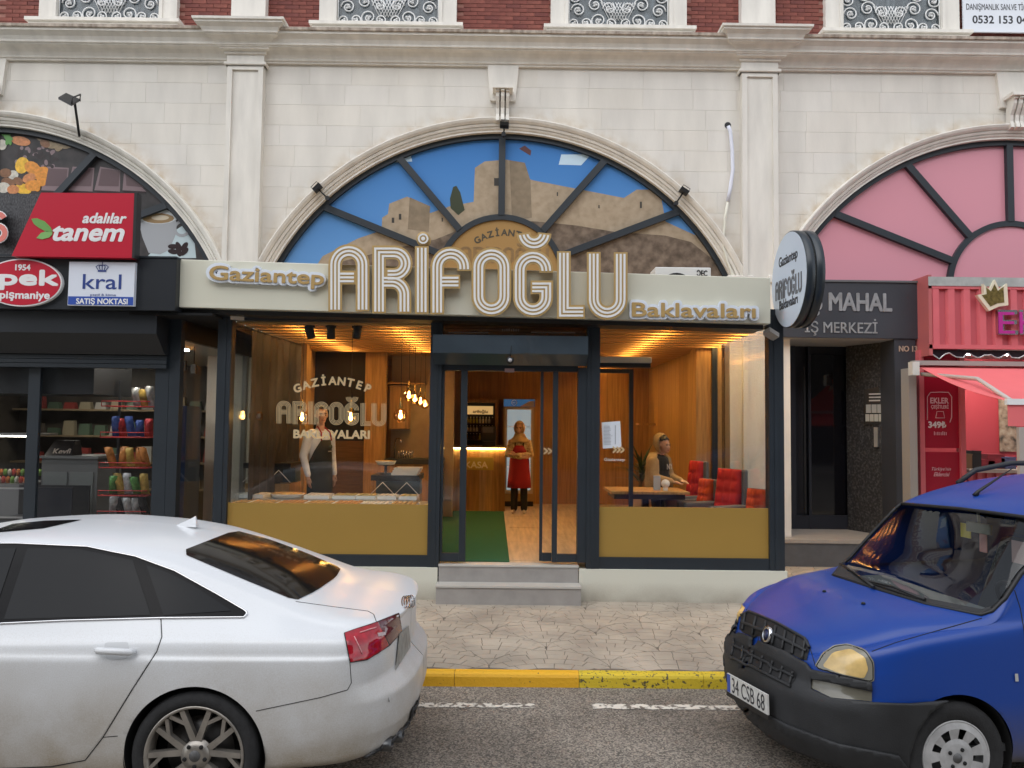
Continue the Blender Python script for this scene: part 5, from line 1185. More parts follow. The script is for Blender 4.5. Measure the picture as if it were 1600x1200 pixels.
b.box(cz.x - .045, cz.x + .045, cz.y - .002, cz.y + .003, cz.z - .025, cz.z - .008).tube([(cz.x, cz.y, cz.z + .05), (cz.x, cz.y, cz.z + .085)], .004, 5); b.build('crown_emblem', NAVY, kr)
ss = thing('salmon_letter', 'salmon channel letter with white edge cut off by the left edge', 'sign letter', P(0, 385, YL - .1)); PK = M('salmon', (.75, .22, .18), .4); sp_ = [(-14, 340), (-6, 333), (5, 335), (9, 345), (6, 350), (-4, 350), (-8, 353), (3, 358), (10, 365), (9, 375), (0, 381), (-14, 380)]
sp_ = ap(-3, 344, 9.5, 20, 270, 12) + ap(-3, 364, 10.5, 90, -160, 12)
for o, y0, y1, m_, nm in ((6.3, Yr + .02, Yr + .08, M('letter_side', (.03, .05, .04), .4), 'return'), (5.6, Yr + .005, Yr + .019, WHITE, 'edge'), (4.0, Yr, Yr + .0049, PK, 'face')):
    b = MB(); band(b, sp_, -o, o, y0, y1, conv); b.build(nm, m_, ss)
box('mesh_panel', xw, P(66, 340, YL).x, Yr + .11, Yr + .13, ZY(402, YL, 30), ZY(303, YL, 30), M('perforated_grey', (.10, .10, .105), .4, .4, noise=.7, nscale=90, stretch=(1, 1, .4)), nl)
# lamp on a stalk
lp = thing('stalk_lamp', 'black floodlight on a thin stalk over the left arch', 'floodlight', P(124, 213, YW - .1)); a, b = P(124, 213, YW - .1), P(117, 162, YW - .5)
MB().tube([a, b], .018, 8).build('stalk', BLACK, lp); q = [P(91, 155, YW - .6), P(112, 166, YW - .75), P(125, 158, YW - .5), P(103, 148, YW - .35)]; MB().hexa(q, [p + Vector((0, 0, .03)) for p in q]).build('lamp_plate', BLACK, lp)
MB().tube([q[1] + Vector((0, 0, .03)), q[1] + Vector((0, 0, .12)), q[2] + Vector((0, 0, .1)), q[2]], .012, 6).build('yoke', BLACK, lp)
# left fanlight with food prints
f1 = fanlight(BC - BAY, 'fanlight with printed nuts, chocolate and a coffee cup above the snack shop'); CL = BC - BAY
prism('print_ground', segpanel(CL, ZLO), YG + .01, YG + .02, printmat('dark_print', [(.01, .01, .01), (.03, .025, .025), (.05, .04, .04)], 5), f1)
def lp_(nm, pts, m, lay=1): prism(nm, [((CL + (x - CL) * min(1, (RA - .09) / max(1e-6, math.hypot(x - CL, z - C0.z)))), C0.z + (z - C0.z) * min(1, (RA - .09) / math.hypot(x - CL, z - C0.z))) for x, z in pxpoly(pts, YG)][::-1], YG + .01 - .0015 * lay, YG + .0098 - .0015 * (lay - 1), m, f1)
CH1, CH2, CH3 = M('choc_face', (.13, .085, .09), .3), M('choc_edge', (.24, .17, .18), .3), M('choc_dark', (.03, .018, .02), .3)
for x0 in (68, 108, 151, 195):
    w_ = 36 if x0 < 190 else 33
    lp_('choc_square', [(x0 - 4, 297), (x0 + 5, 260), (x0 + w_ + 3, 262), (x0 + w_, 299)], CH2, 1); lp_('choc_square', [(x0 + 2, 290), (x0 + 7, 263), (x0 + w_ + 1, 264), (x0 + w_ - 2, 291)], CH1, 2)
    lp_('choc_shadow', [(x0 - 4, 300), (x0 - 4, 297.5), (x0 + w_, 299.5), (x0 + w_ - 1, 302)], CH3, 2)
def ell(cx, cy, rx, ry, m, lay, rot=0, nm='printed_fruit'):
    lp_(nm, [(cx + rx * math.cos(t) * math.cos(rot) - ry * math.sin(t) * math.sin(rot), cy + rx * math.cos(t) * math.sin(rot) + ry * math.sin(t) * math.cos(rot)) for t in np.linspace(0, 2 * math.pi, 14, endpoint=False)], m, lay)
FCN = [0]
FR = [M('fruit_%s' % n, c, .3, noise=.3, nscale=20) for n, c in (('orange', (.75, .30, .05)), ('yellow', (.85, .50, .05)), ('almond', (.25, .12, .06)), ('pistachio', (.33, .25, .15)), ('white', (.62, .58, .5)), ('raisin', (.03, .02, .02)), ('peach', (.62, .25, .10)))]
for (x, y, rx, ry, k, ro) in ((34, 258, 9, 11, 1, .3), (50, 262, 11, 8, 0, .5), (62, 270, 12, 7, 0, -.5), (68, 278, 8, 12, 0, .6), (45, 278, 9, 6, 6, -.4), (36, 295, 11, 7, 1, .2), (50, 290, 10, 7, 0, 0), (20, 273, 7, 6, 4, 0), (8, 270, 8, 6, 2, 0), (12, 285, 9, 6, 2, .3), (28, 283, 7, 5, 2, .5), (5, 293, 9, 7, 4, 0), (20, 296, 8, 6, 6, 0), (32, 220, 13, 6, 6, .2), (64, 213, 8, 6, 3, .4), (74, 210, 8, 5, 3, -.3), (83, 216, 9, 6, 3, .2), (80, 226, 8, 5, 3, .1), (92, 226, 6, 9, 3, .3), (97, 218, 5, 6, 3, 0), (104, 226, 8, 5, 3, -.3), (70, 224, 7, 5, 2, .5), (3, 226, 6, 7, 4, 0), (56, 290, 5, 8, 0, -.4)): FCN[0] += 1; ell(x, y, rx * 1.2, ry * 1.2, FR[k], 1.5 + .11 * FCN[0], ro)
for i in range(46): ell(random.uniform(20, 88), random.uniform(228, 262), random.uniform(2.5, 5), random.uniform(2, 3.5), FR[5] if i % 3 else CH2, .55 + .02 * i, random.uniform(0, 3))
GRN = M('print_mint', (.10, .30, .06), .4)
for k in range(6): ell(9 + k * 1.2, 210 + (k % 3) * 5, 7, 3, GRN, 5 + k * .2, k * .9)
CUP, CUPS = M('cup_white', (.62, .66, .68), .25), M('cup_shade', (.36, .37, .39), .3)
lp_('saucer_print', [(228, 403), (255, 372), (285, 352), (305, 380), (306, 403)], M('saucer', (.50, .60, .63), .3), 1.2)
v, f = ring(P(284, 357, YG).x, P(284, 357, YG).z, .085, .13, YG + .004, YG + .007, 0, 360, 24); mk('cup_handle_print', v, f, CUPS, f1)
lp_('cup_print', [(214, 336), (279, 337), (276, 362), (264, 390), (250, 397), (232, 395), (222, 370)], CUPS, 3); ell(246.5, 337, 32.5, 13, CUP, 3.5, 0, 'cup_rim_print'); ell(247, 341, 25, 8, M('coffee_print', (.30, .20, .10), .3), 4, 0, 'coffee_print'); ell(250, 340, 14, 4, M('foam_print', (.6, .52, .4), .3), 4.4, 0, 'foam_print')
for k in range(6): ell(270 + (k % 3) * 9, 385 + (k // 3) * 8, 8, 4, CH3, 3.6 + .2 * k, k * 1.1, 'anise_print')

# =================================================================== right neighbours
YN = YW - .25
en = thing('office_entrance', 'dark office building entrance with granite side wall and steel letters', 'entrance', (XX(1310, YN), YN, PZ0))
SL8 = M('slate_panel', (.042, .045, .055), .45, noise=.15, nscale=1.5)
x0, x1 = XX(1222, YN, 480), XX(1436, YN, 480); zs0, zs1 = ZY(528, YN, 1330), ZY(441, YN, 1330)
box('sign_board', x0, x1 + .02, YN, YW + .3, zs0, zs1, SL8, en); box('sign_cap', x0, x1 + .02, YN - .02, YN + .1, zs1 + .001, zs1 + .03, M('cap_grey', (.12, .125, .13), .4), en)
SILV = M('steel_letter', (.62, .62, .63), .3, .7, noise=.25, nscale=9)
textpx('DÜĞÜŞ MAHAL', 1150, 1393, 486, YN - .008, SILV, 'lettering', en, .006, .012, .27, yb2=488) if False else textpx('Ş MAHAL', 1268, 1393, 484, YN - .008, SILV, 'lettering', en, .006, .012, .27, yb2=486)
textpx('İŞ MERKEZİ', 1258, 1371, 519, YN - .008, SILV, 'lettering', en, .004, .002, .165, yb2=521)
zfl = ZY(833, YW + .35, 1280)
box('soffit', x0, x1, YN + .05, YW + .9, zs0 - .012, zs0 - .001, M('soffit_white', (.45, .43, .40), .7), en)
xg = XX(1341, YW + .4, 700); box('door_wall', x0 - .6, xg + 1.2, YW + .9, YW + 1.0, PZ0, zs0, M('door_dark', (.010, .011, .016), .4), en)
for a, b in ((1226, 1242), (1262, 1266), (1329, 1340)): box('door_stile', XX(a, YW + .85, 700), XX(b, YW + .85, 700), YW + .8, YW + .89, zfl, zs0 - .02, M('door_navy', (.016, .019, .028), .4), en)
box('door_glass', XX(1266, YW + .85, 700), XX(1329, YW + .85, 700), YW + .84, YW + .85, zfl + .2, zs0 - .15, M('black_glass', (.004, .004, .006), .05), en); box('door_rail', XX(1242, YW + .85, 700), XX(1329, YW + .85, 700), YW + .81, YW + .839, zfl, zfl + .22, M('door_navy'), en)
box('door_pull', XX(1258, YW + .7, 700), XX(1261, YW + .7, 700), YW + .74, YW + .77, zfl + .25, zs0 - .35, BLACK, en)
GRAN = printmat('black_granite', [(.012, .012, .014), (.03, .03, .033), (.10, .10, .10)], 28)
MB().hexa([(xg, YW + .8, PZ0), (XX(1400, YW, 700), YW - .05, PZ0), (XX(1400, YW, 700) + .1, YW + .1, PZ0), (xg + .1, YW + .9, PZ0)], [(xg, YW + .8, zs0 - .013), (XX(1400, YW, 700), YW - .05, zs0 - .013), (XX(1400, YW, 700) + .1, YW + .1, zs0 - .013), (xg + .1, YW + .9, zs0 - .013)]).build('granite_wall', GRAN, en)
box('corner_pillar', XX(1401, YN, 700), XX(1434, YN, 700), YN + .02, YW + .3, PZ0, zs0 - .002, SL8, en); textpx('NO 13', 1405, 1433, 549, YN + .012, M('brass_letter', (.45, .33, .25), .4), 'lettering', en, .004, .003, .085)
box('step', x0 - .2, XX(1420, YW), YW - .35, YW + .9, PZ0 - .01, zfl - .05, M('dark_step', (.10, .10, .105), .5, noise=.15), en); box('step_top', x0 - .2, XX(1420, YW), YW - .37, YW + .9, zfl - .049, zfl, M('pale_step', (.34, .30, .26), .5, noise=.1), en)
ic = thing('intercom_board', 'black name board and intercom on the granite wall of the office entrance', 'intercom', P(1365, 660, YW + .3)); p = P(1371, 635, YW + .28)
o = MB().box(-.21, .21, -.02, .0, -.28, .28).build('board', BLACK, None); o.location = p; o.rotation_euler = (0, 0, R(-55)); o.parent = ic; o.matrix_parent_inverse = wm(ic).inverted()
rt = Matrix.Translation(p) @ Matrix.Rotation(R(-55), 4, 'Z')
def onb(nm, x0, x1, z0, z1, m): o = MB().box(x0, x1, -.026, -.0205, z0, z1).build(nm, m, None); o.matrix_world = rt; o.parent = ic; o.matrix_parent_inverse = wm(ic).inverted()
for k in range(3): onb('name_line', -.12, .12 - .03 * k, .18 - k * .05, .2 - k * .05, M('board_text', (.45, .45, .45), .5))
for k in range(4): onb('button', -.17 + k * .09, -.09 + k * .09, -.1, .03, M('button_grey', (.32, .33, .32), .4))
for k in range(5): onb('name_tag', -.18 + k * .07, -.12 + k * .07, -.23, -.12, M('button_pale', (.4, .4, .36), .4))
o = MB().box(-.03, .03, -.06, -.001, -.62, -.32).build('handset', STEEL, None); o.matrix_world = rt; o.parent = ic; o.matrix_parent_inverse = wm(ic).inverted()
# pink dessert shop
YPK = YW - .55
pk = thing('dessert_shop_front', 'pink dessert shop front with ribbed container fascia at the right edge', 'shop front', (XX(1560, YPK), YPK, PZ0))
PINK = M('pink_steel', (.62, .135, .155), .45, noise=.08, nscale=3); PINKD = M('pink_dark', (.50, .10, .12), .45)
xp0 = XX(1451, YPK, 480); xp1 = xp0 + 3.2; zp0, zp1 = ZY(545, YPK, 1500), ZY(433, YPK, 1500)
box('fascia_back', xp0, xp1, YPK + .05, YPK + .1, zp0, zp1, PINKD, pk); box('fascia_end', XX(1436, YPK + .4), xp0 - .001, YPK, YPK + .5, zp0 - .1, zp1 + .03, M('pink_end', (.45, .12, .12), .45), pk)
box('fascia_top', xp0, xp1, YPK - .01, YPK + .1, zp1 - .13, zp1 + .0, M('galv', (.45, .48, .46), .4, .3, noise=.2), pk); box('fascia_rail', xp0, xp1, YPK, YPK + .049, zp0, zp0 + .06, PINK, pk); box('fascia_rail', xp0, xp1, YPK, YPK + .049, zp1 - .17, zp1 - .131, PINK, pk)
x = xp0 + .04
while x < xp1:
    MB().hexa([(x, YPK + .049, zp0 + .061), (x + .14, YPK + .049, zp0 + .061), (x + .115, YPK + .005, zp0 + .061), (x + .025, YPK + .005, zp0 + .061)], [(x, YPK + .049, zp1 - .171), (x + .14, YPK + .049, zp1 - .171), (x + .115, YPK + .005, zp1 - .171), (x + .025, YPK + .005, zp1 - .171)]).build('rib', PINK, pk); x += .225
cr = thing('crown_emblem', 'gold and white tilted crown on the pink ribbed fascia', 'crown', P(1552, 480, YPK - .05)); cp_ = [(1526, 461), (1537, 459), (1536, 444), (1546, 453), (1554, 437), (1561, 452), (1573, 443), (1575, 477), (1560, 479), (1545, 486)]
prism('crown_edge', pxpoly(cp_, YPK - .05)[::-1], YPK - .06, YPK - .0, M('crown_white', (.7, .66, .5), .3), cr)
cx_ = sum(p[0] for p in cp_) / 10; cy_ = sum(p[1] for p in cp_) / 10 + 3; prism('crown_face', pxpoly([(cx_ + (a - cx_) * .72, cy_ + (b - cy_) * .72) for a, b in cp_], YPK - .05)[::-1], YPK - .064, YPK - .0601, M('crown_gold', (.22, .17, .05), .3, .5, noise=.5, nscale=25), cr)
MAG = M('magenta', (.42, .02, .26), .35)
el2 = thing('magenta_letters', 'magenta channel letters cut off by the right edge on the pink fascia', 'sign letters', P(1590, 523, YPK - .05))
for s_, a, b in (('E', 1559, 1588), ('K', 1592, 1622)):
    textpx(s_, a, b, 522, YPK - .03, CHROME, 'letter_return', el2, .028, .012, .36); textpx(s_, a + 2, b - 2, 521, YPK - .062, MAG, 'letter_face', el2, .003, .002, .33)
# dripping black valance
vp = []; x = XX(1453, YPK + .05); xe_ = xp1; i = 0
while x < xe_:
    vp.append((x, zp0 - .05 - .07 * abs(math.sin(i * .55)) ** 1.5 - (.03 if i % 7 == 3 else 0))); x += .05; i += 1
prism('drip_valance', [(vp[0][0], zp0 - .01)] + vp + [(vp[-1][0], zp0 - .01)], YPK + .06, YPK + .08, M('drip_black', (.025, .015, .02), .15), pk)
MB().tube([(a, YPK + .055, b) for a, b in vp], .012, 6).build('drip_trim', CHROME, pk)
box('side_frame', XX(1421, YPK + .1), XX(1433, YPK + .1), YPK + .1, YW + .2, PZ0, ZY(567, YPK), M('alu_frame', (.32, .30, .28), .45), pk)
REDP = M('poster_red', (.36, .008, .03), .25)
xq0, xq1 = XX(1441, YPK + .3, 700), XX(1497, YPK + .3, 700)
for a, b in ((xq0 - .07, xq0 - .001), (xq1 + .001, xq1 + .07)): box('pink_post', a, b, YPK + .22, YPK + .34, PZ0, zp0, PINK, pk)
for z0, z1 in ((ZY(700, YPK + .3, 1470), ZY(545, YPK + .3, 1470)), (PZ0 + .1, ZY(706, YPK + .3, 1470))): box('poster_panel', xq0, xq1, YPK + .27, YPK + .29, z0, z1, REDP, pk)
PT = M('poster_text', (.72, .45, .5), .5); Yp = YPK + .267
textpx('EKLER', 1454, 1482, 630, Yp, PT, 'lettering', pk, .001, .004, .085); textpx('ÇEŞİTLERİ', 1455, 1482, 638, Yp, PT, 'lettering', pk, .001, .002, .05); textpx('349₺', 1451, 1478, 668, Yp, M('price_white', (.75, .72, .72), .5), 'lettering', pk, .001, .006, .09); textpx('Türkiye\'nin', 1456, 1486, 735, Yp, PT, 'lettering', pk, .001, 0, .05, shear=.4); textpx('Eklercisi', 1459, 1484, 744, Yp, PT, 'lettering', pk, .001, .001, .06, shear=.4)
scribble(1459, 1480, 674, 680, Yp, 8, PT, 'faint_print', pk)
po = [P(x, y, Yp) for x, y in ((1449, 656), (1449, 620), (1454, 613), (1482, 613), (1487, 620), (1487, 652), (1484, 660))]; MB().tube(po, .006, 5).build('poster_outline', PT, pk)
po = [P(x, y, Yp) for x, y in ((1462, 653), (1464, 643), (1474, 643), (1476, 653), (1462, 653))]; MB().tube(po, .005, 5).build('weight_icon', PT, pk)
box('back_wall', xq1 + .3, xp1, YW + 1.2, YW + 1.3, PZ0, zp0 + .2, M('inner_red', (.48, .05, .07), .6), pk); box('inner_ceiling', xq1 + .07, xp1, YPK + .3, YW + 1.2, zp0 + .02, zp0 + .05, M('inner_grey', (.25, .25, .25), .6), pk)
box('food_poster', XX(1566, YW + 1.1), XX(1592, YW + 1.1), YW + 1.17, YW + 1.19, ZY(697, YW + 1.1), ZY(600, YW + 1.1), printmat('food_print', [(.05, .04, .03), (.35, .25, .18), (.5, .42, .32)], 9), pk)
for i, x in enumerate((1532, 1580)):
    t = thing('tube_light', 'bright ceiling light inside the pink shop, %s' % ordn[i], 'ceiling light', P(x, 565, YW + .3), 'pink shop ceiling lights'); p = P(x, 560, YW + .3); box('tube', p.x - .2, p.x + .2, YW + .25, YW + .33, zp0 - .0, zp0 + .018, LW, t)
cn = thing('dessert_counter', 'pink ribbed counter with a pale top in the dessert shop', 'counter', (XX(1560, YW + .1), YW + .2, PZ0)); zc = ZY(733, YW + .0, 1540); box('worktop', XX(1497, YW) + .1, xp1, YW - .1, YW + .6, zc - .05, zc, M('top_pale', (.5, .44, .38), .4), cn); box('front_panel', XX(1497, YW) + .1, xp1, YW, YW + .5, PZ0, zc - .051, PINKD, cn)
x = XX(1497, YW) + .12
while x < xp1: box('rib', x, x + .07, YW - .03, YW - .001, PZ0, zc - .052, PINK, cn); x += .14
for i, (x, w_, h_, c_) in enumerate(((1513, .1, .2, 'kraft'), (1525, .14, .25, 'black'), (1543, .2, .12, 'red'), (1556, .25, .2, 'red'), (1575, .22, .16, 'blue'))):
    t = thing('counter_box', 'small %s box on the dessert counter, %s from left' % (c_, ordn[i]), 'box', (XX(x, YW + .1), YW + .2, zc), 'boxes on the dessert counter'); xx = XX(x, YW + .1); box('carton', xx - w_ / 2, xx + w_ / 2, YW + .1, YW + .3, zc + .002, zc + h_, M('box_' + c_, {'kraft': (.25, .17, .08), 'black': (.015, .015, .015), 'red': (.35, .03, .05), 'blue': (.12, .14, .3)}[c_], .5), t); box('lid', xx - w_ / 2 - .004, xx + w_ / 2 + .004, YW + .095, YW + .305, zc + h_ + .001, zc + h_ + .02, M('box_' + c_), t)
# awning
aw = thing('pink_awning', 'pink fabric awning folding out from the dessert shop at right', 'awning', P(1440, 575, YPK - .1))
Xa = XX(1433, YPK, 570); z0 = ZY(572, YPK, 1440); Yf = 9.0; z1 = ZY(626, Yf, 1590); Xe = Xa + 3.4
AWN = M('awning_fabric', (.78, .16, .17), .8, noise=.05, nscale=2)
N = 10; v = []
for i in range(N + 1):
    t_ = i / N; yq = YPK - .02 + (Yf - YPK + .02) * t_; zq = z0 + (z1 - z0) * t_ - .12 * math.sin(math.pi * t_) * .5; v += [(Xa, yq, zq), (Xe, yq, zq), (Xe, yq, zq - .004), (Xa, yq, zq - .004)]
f = []
for i in range(N):
    for e in range(4): f.append((i * 4 + e, i * 4 + (e + 1) % 4, i * 4 + 4 + (e + 1) % 4, i * 4 + 4 + e))
mk('fabric', v, f, AWN, aw); box('cassette', Xa - .1, Xe, YPK - .12, YPK + .0, z0 + .005, z0 + .07, M('alu_frame'), aw); box('cassette_end', Xa - .14, Xa - .04, YPK - .14, YPK - .02, z0 - .14, z0 + .05, M('unit_white'), aw)
box('front_bar', Xa - .02, Xe, Yf - .05, Yf, z1 - .05, z1 + .02, WHITE, aw); box('valance', Xa, Xe, Yf - .03, Yf - .02, z1 - .3, z1 - .051, AWN, aw)
MB().tube([(Xa + .02, YPK - .08, z0 - .12), (Xa + .25, YPK - 1.0, z0 - .24), (Xa + .1, Yf + .02, z1 - .02)], .028, 8).build('folding_arm', M('arm_grey', (.5, .48, .46), .4), aw)
box('awning_post', XX(1592, Yf - .05), XX(1604, Yf - .05), Yf - .05, Yf + .0, PZ0, z1 - .31, M('post_beige', (.4, .35, .32), .5), aw)
f2 = fanlight(BC + BAY, 'pink fanlight above the dessert shop'); CR_ = BC + BAY
PKP = M('pink_film', (.66, .29, .35), .35)
prism('pink_film', segpanel(CR_, ZLO), YG + .01, YG + .02, PKP, f2); prism('hub_film', [(CR_ + .9 * math.cos(t), FANZ + .9 * math.sin(t)) for t in np.linspace(-.1, math.pi + .1, 30)], YG - .02, YG - .005, PKP, f2)
# invented unseen block across the street: gives the glass something dark to reflect
ob = thing('added_reflection_block', 'invented unseen building across the street, kept dark for low glass reflections', 'building', (0, -17, 0))
box('wall', -32, 30, -26, -17, 0, 19, M('added_block_wall', (.07, .06, .052), .8, noise=.3, nscale=.5), ob)
for r_ in range(5):
    for i in range(15): x = -30 + i * 4; box('window', x, x + 1.8, -17.001, -16.96, 2.8 + r_ * 3.4, 4.8 + r_ * 3.4, M('added_block_glass', (.05, .06, .07), .1), ob)
# =================================================================== cars
from mathutils.bvhtree import BVHTree
def pch(xs, ys, x):
    """monotone cubic interpolation"""
    xs = np.array(xs, float); ys = np.array(ys, float); h = np.diff(xs); d = np.diff(ys) / h; m = np.zeros(len(xs)); m[0], m[-1] = d[0], d[-1]
    for i in range(1, len(xs) - 1):
        m[i] = 0 if d[i - 1] * d[i] <= 0 else 2 / (1 / d[i - 1] + 1 / d[i])
    x = np.clip(x, xs[0], xs[-1]); i = np.clip(np.searchsorted(xs, x) - 1, 0, len(h) - 1); t = (x - xs[i]) / h[i]
    return ((2 * t**3 - 3 * t**2 + 1) * ys[i] + (t**3 - 2 * t**2 + t) * h[i] * m[i] + (-2 * t**3 + 3 * t**2) * ys[i + 1] + (t**3 - t**2) * h[i] * m[i + 1])
def chaikin(p, it=3):
    for _ in range(it):
        q = [p[0]]
        for a, b in zip(p[:-1], p[1:]): q += [a * .75 + b * .25, a * .25 + b * .75]
        q.append(p[-1]); p = np.array(q)
    return p
class Car:
    def __init__(s, root, T): s.root = root; s.T = T; s.inv = T.inverted()
    def body(s, stations, section, shift, wheels, rw, mat, name='body'):
        rows = []
        for st in stations:
            p = chaikin(section(st))
            rows.append([(st['x'] + shift(st['x'], z), y * st['W'], z) for y, z in p])
        nu, nv = len(rows), len(rows[0]); v = []
        for r in rows: v += [Vector(a) for a in r]
        for r in rows: v += [Vector((a[0], -a[1], a[2])) for a in r]
        K = nu * nv; f = []
        for i in range(nu - 1):
            for j in range(nv - 1):
                a = i * nv + j; f.append((a, a + 1, a + nv + 1, a + nv)); f.append((K + a, K + a + nv, K + a + nv + 1, K + a + 1))
            a = i * nv; f.append((a, a + nv, K + a + nv, K + a))
        s.bvh = BVHTree.FromPolygons(v, f)
        # wheel arches: drop the faces inside, snap the rim of the hole
        for wx in wheels:
            ins = set(i for i, p in enumerate(v) if abs(p.y) > .45 and math.hypot(p.x - wx, p.z - rw[1]) < rw[0] and p.z < rw[1] + rw[0])
            f2 = [q for q in f if not all(i in ins for i in q)]
            for i in set(i for q in f2 for i in q if i in ins):
                p = v[i]; d = math.hypot(p.x - wx, p.z - rw[1]) or 1; k = rw[0] / d; p.x = wx + (p.x - wx) * k; p.z = rw[1] + (p.z - rw[1]) * k
            f = f2
        s.v, s.f = v, f; s.nv = nv
    def cut(s, poly):
        pp = [s.proj(p) if p.y > -5 else None for p in s.v]
        near = lambda p: p.y > 0 or True
        front = [i for i, p in enumerate(s.v)]
        ins = set()
        for i in front:
            q = pp[i]
            if q and inpoly(q, poly):
                h = s.hit(*q)
                if h and (h[0] - s.v[i]).length < .12: ins.add(i)
        f2 = [q for q in s.f if not all(i in ins for i in q)]
        for i in set(i for q in f2 for i in q if i in ins):
            q = nearpoly(pp[i], poly); h = s.hit(*q)
            if h and (h[0] - s.v[i]).length < .15: s.v[i] = h[0]
        s.f = f2
    def make(s, mat, name='body'):
        o = mk(name, s.v, s.f, mat, s.root, smooth=True, world=False); return o
    def proj(s, p):
        q = CROT.transposed() @ ((s.T @ p) - CAM)
        return (800 - q.x / q.z * FPX, 600 + q.y / q.z * FPX) if q.z < 0 else None
    def hit(s, x, y):
        o = s.inv @ CAM; d = (s.inv.to_3x3() @ ray(x, y)).normalized(); h = s.bvh.ray_cast(o, d)
        if h[0] is None: return None
        n = h[1]; n = -n if n.dot(d) > 0 else n
        return h[0], n
    def hit_near(s, x, y):
        for dx, dy in ((0, 0), (-2, 0), (2, 0), (0, 2), (0, -2), (-4, 0), (4, 0), (0, 4), (0, -4), (-8, 0), (0, 8), (8, 0), (0, -8), (-14, 0), (0, 14), (14, 0), (-20, 0), (0, 22)):
            h = s.hit(x + dx, y + dy)
            if h: return h
        return None
    def patch(s, name, poly, off, mat, step=5.0, thick=0.0, smooth=True):
        P2 = []
        n = len(poly)
        for i in range(n):
            a, b = poly[i], poly[(i + 1) % n]; L = math.hypot(b[0] - a[0], b[1] - a[1]); k = max(1, int(L / step))
            for t in range(k): P2.append((a[0] + (b[0] - a[0]) * t / k, a[1] + (b[1] - a[1]) * t / k))
        nb = len(P2); xs = [p[0] for p in poly]; ys = [p[1] for p in poly]
        y = min(ys) + step / 2
        while y < max(ys):
            x = min(xs) + step / 2
            while x < max(xs):
                if inpoly((x, y), poly) and dpoly((x, y), P2) > step * .45: P2.append((x, y))
                x += step
            y += step
        r = geometry.delaunay_2d_cdt([Vector(p) for p in P2], [(i, (i + 1) % nb) for i in range(nb)], [], 1, 1e-4)
        vs, fs = r[0], r[2]; out = []
        for p in vs:
            h = s.hit_near(p.x, p.y); out.append(h[0] + h[1] * off if h else None)
        if any(o is None for o in out): fs = [f for f in fs if all(out[i] is not None for i in f)]; out = [o or Vector((0, 0, 0)) for o in out]
        o = mk(name, out, [tuple(f) for f in fs], mat, s.root, smooth=smooth, world=False)
        bm = bmesh.new(); bm.from_mesh(o.data); bmesh.ops.delete(bm, geom=[v for v in bm.verts if not v.link_faces], context='VERTS'); bmesh.ops.recalc_face_normals(bm, faces=bm.faces); bm.to_mesh(o.data); bm.free()
        if thick: md = o.modifiers.new('solid', 'SOLIDIFY'); md.thickness = thick; md.offset = 0
        return o
    def line(s, name, pts, r, mat, off=0.0, parent=None, step=4.0, closed=False):
        out = []
        if closed: pts = pts + [pts[0]]
        for a, b in zip(pts[:-1], pts[1:]):
            k = max(1, int(math.hypot(b[0] - a[0], b[1] - a[1]) / step))
            for t in range(k): out.append((a[0] + (b[0] - a[0]) * t / k, a[1] + (b[1] - a[1]) * t / k))
        out.append(pts[-1]); q = [s.hit_near(*p) for p in out]; q = [h[0] + h[1] * off for h in q if h]
        return MB().tube(q, r, 6).build(name, mat, parent or s.root, world=False)
def inpoly(p, poly):
    x, y = p; c = False; n = len(poly)
    for i in range(n):
        a, b = poly[i], poly[i - 1]
        if (a[1] > y) != (b[1] > y) and x < (b[0] - a[0]) * (y - a[1]) / (b[1] - a[1]) + a[0]: c = not c
    return c
def dpoly(p, pts): return min(math.hypot(p[0] - a[0], p[1] - a[1]) for a in pts)
def nearpoly(p, poly):
    best = None
    for i in range(len(poly)):
        a, b = poly[i - 1], poly[i]; dx, dy = b[0] - a[0], b[1] - a[1]; t = max(0, min(1, ((p[0] - a[0]) * dx + (p[1] - a[1]) * dy) / (dx * dx + dy * dy + 1e-9))); q = (a[0] + dx * t, a[1] + dy * t); d = math.hypot(p[0] - q[0], p[1] - q[1])
        if best is None or d < best[0]: best = (d, q)
    return best[1]
def smoothpoly(pts, it=2):
    p = [np.array(a, float) for a in pts]
    for _ in range(it):
        q = []
        for a, b in zip(p, p[1:] + p[:1]): q += [a * .88 + b * .12, a * .12 + b * .88]
        p = q
    return [tuple(a) for a in p]
RUB = M('tyre_rubber', (.022, .022, .023), .85, noise=.3, nscale=20, bump=.3, bscale=80)
GAP = M('panel_gap', (.01, .01, .01), .8)
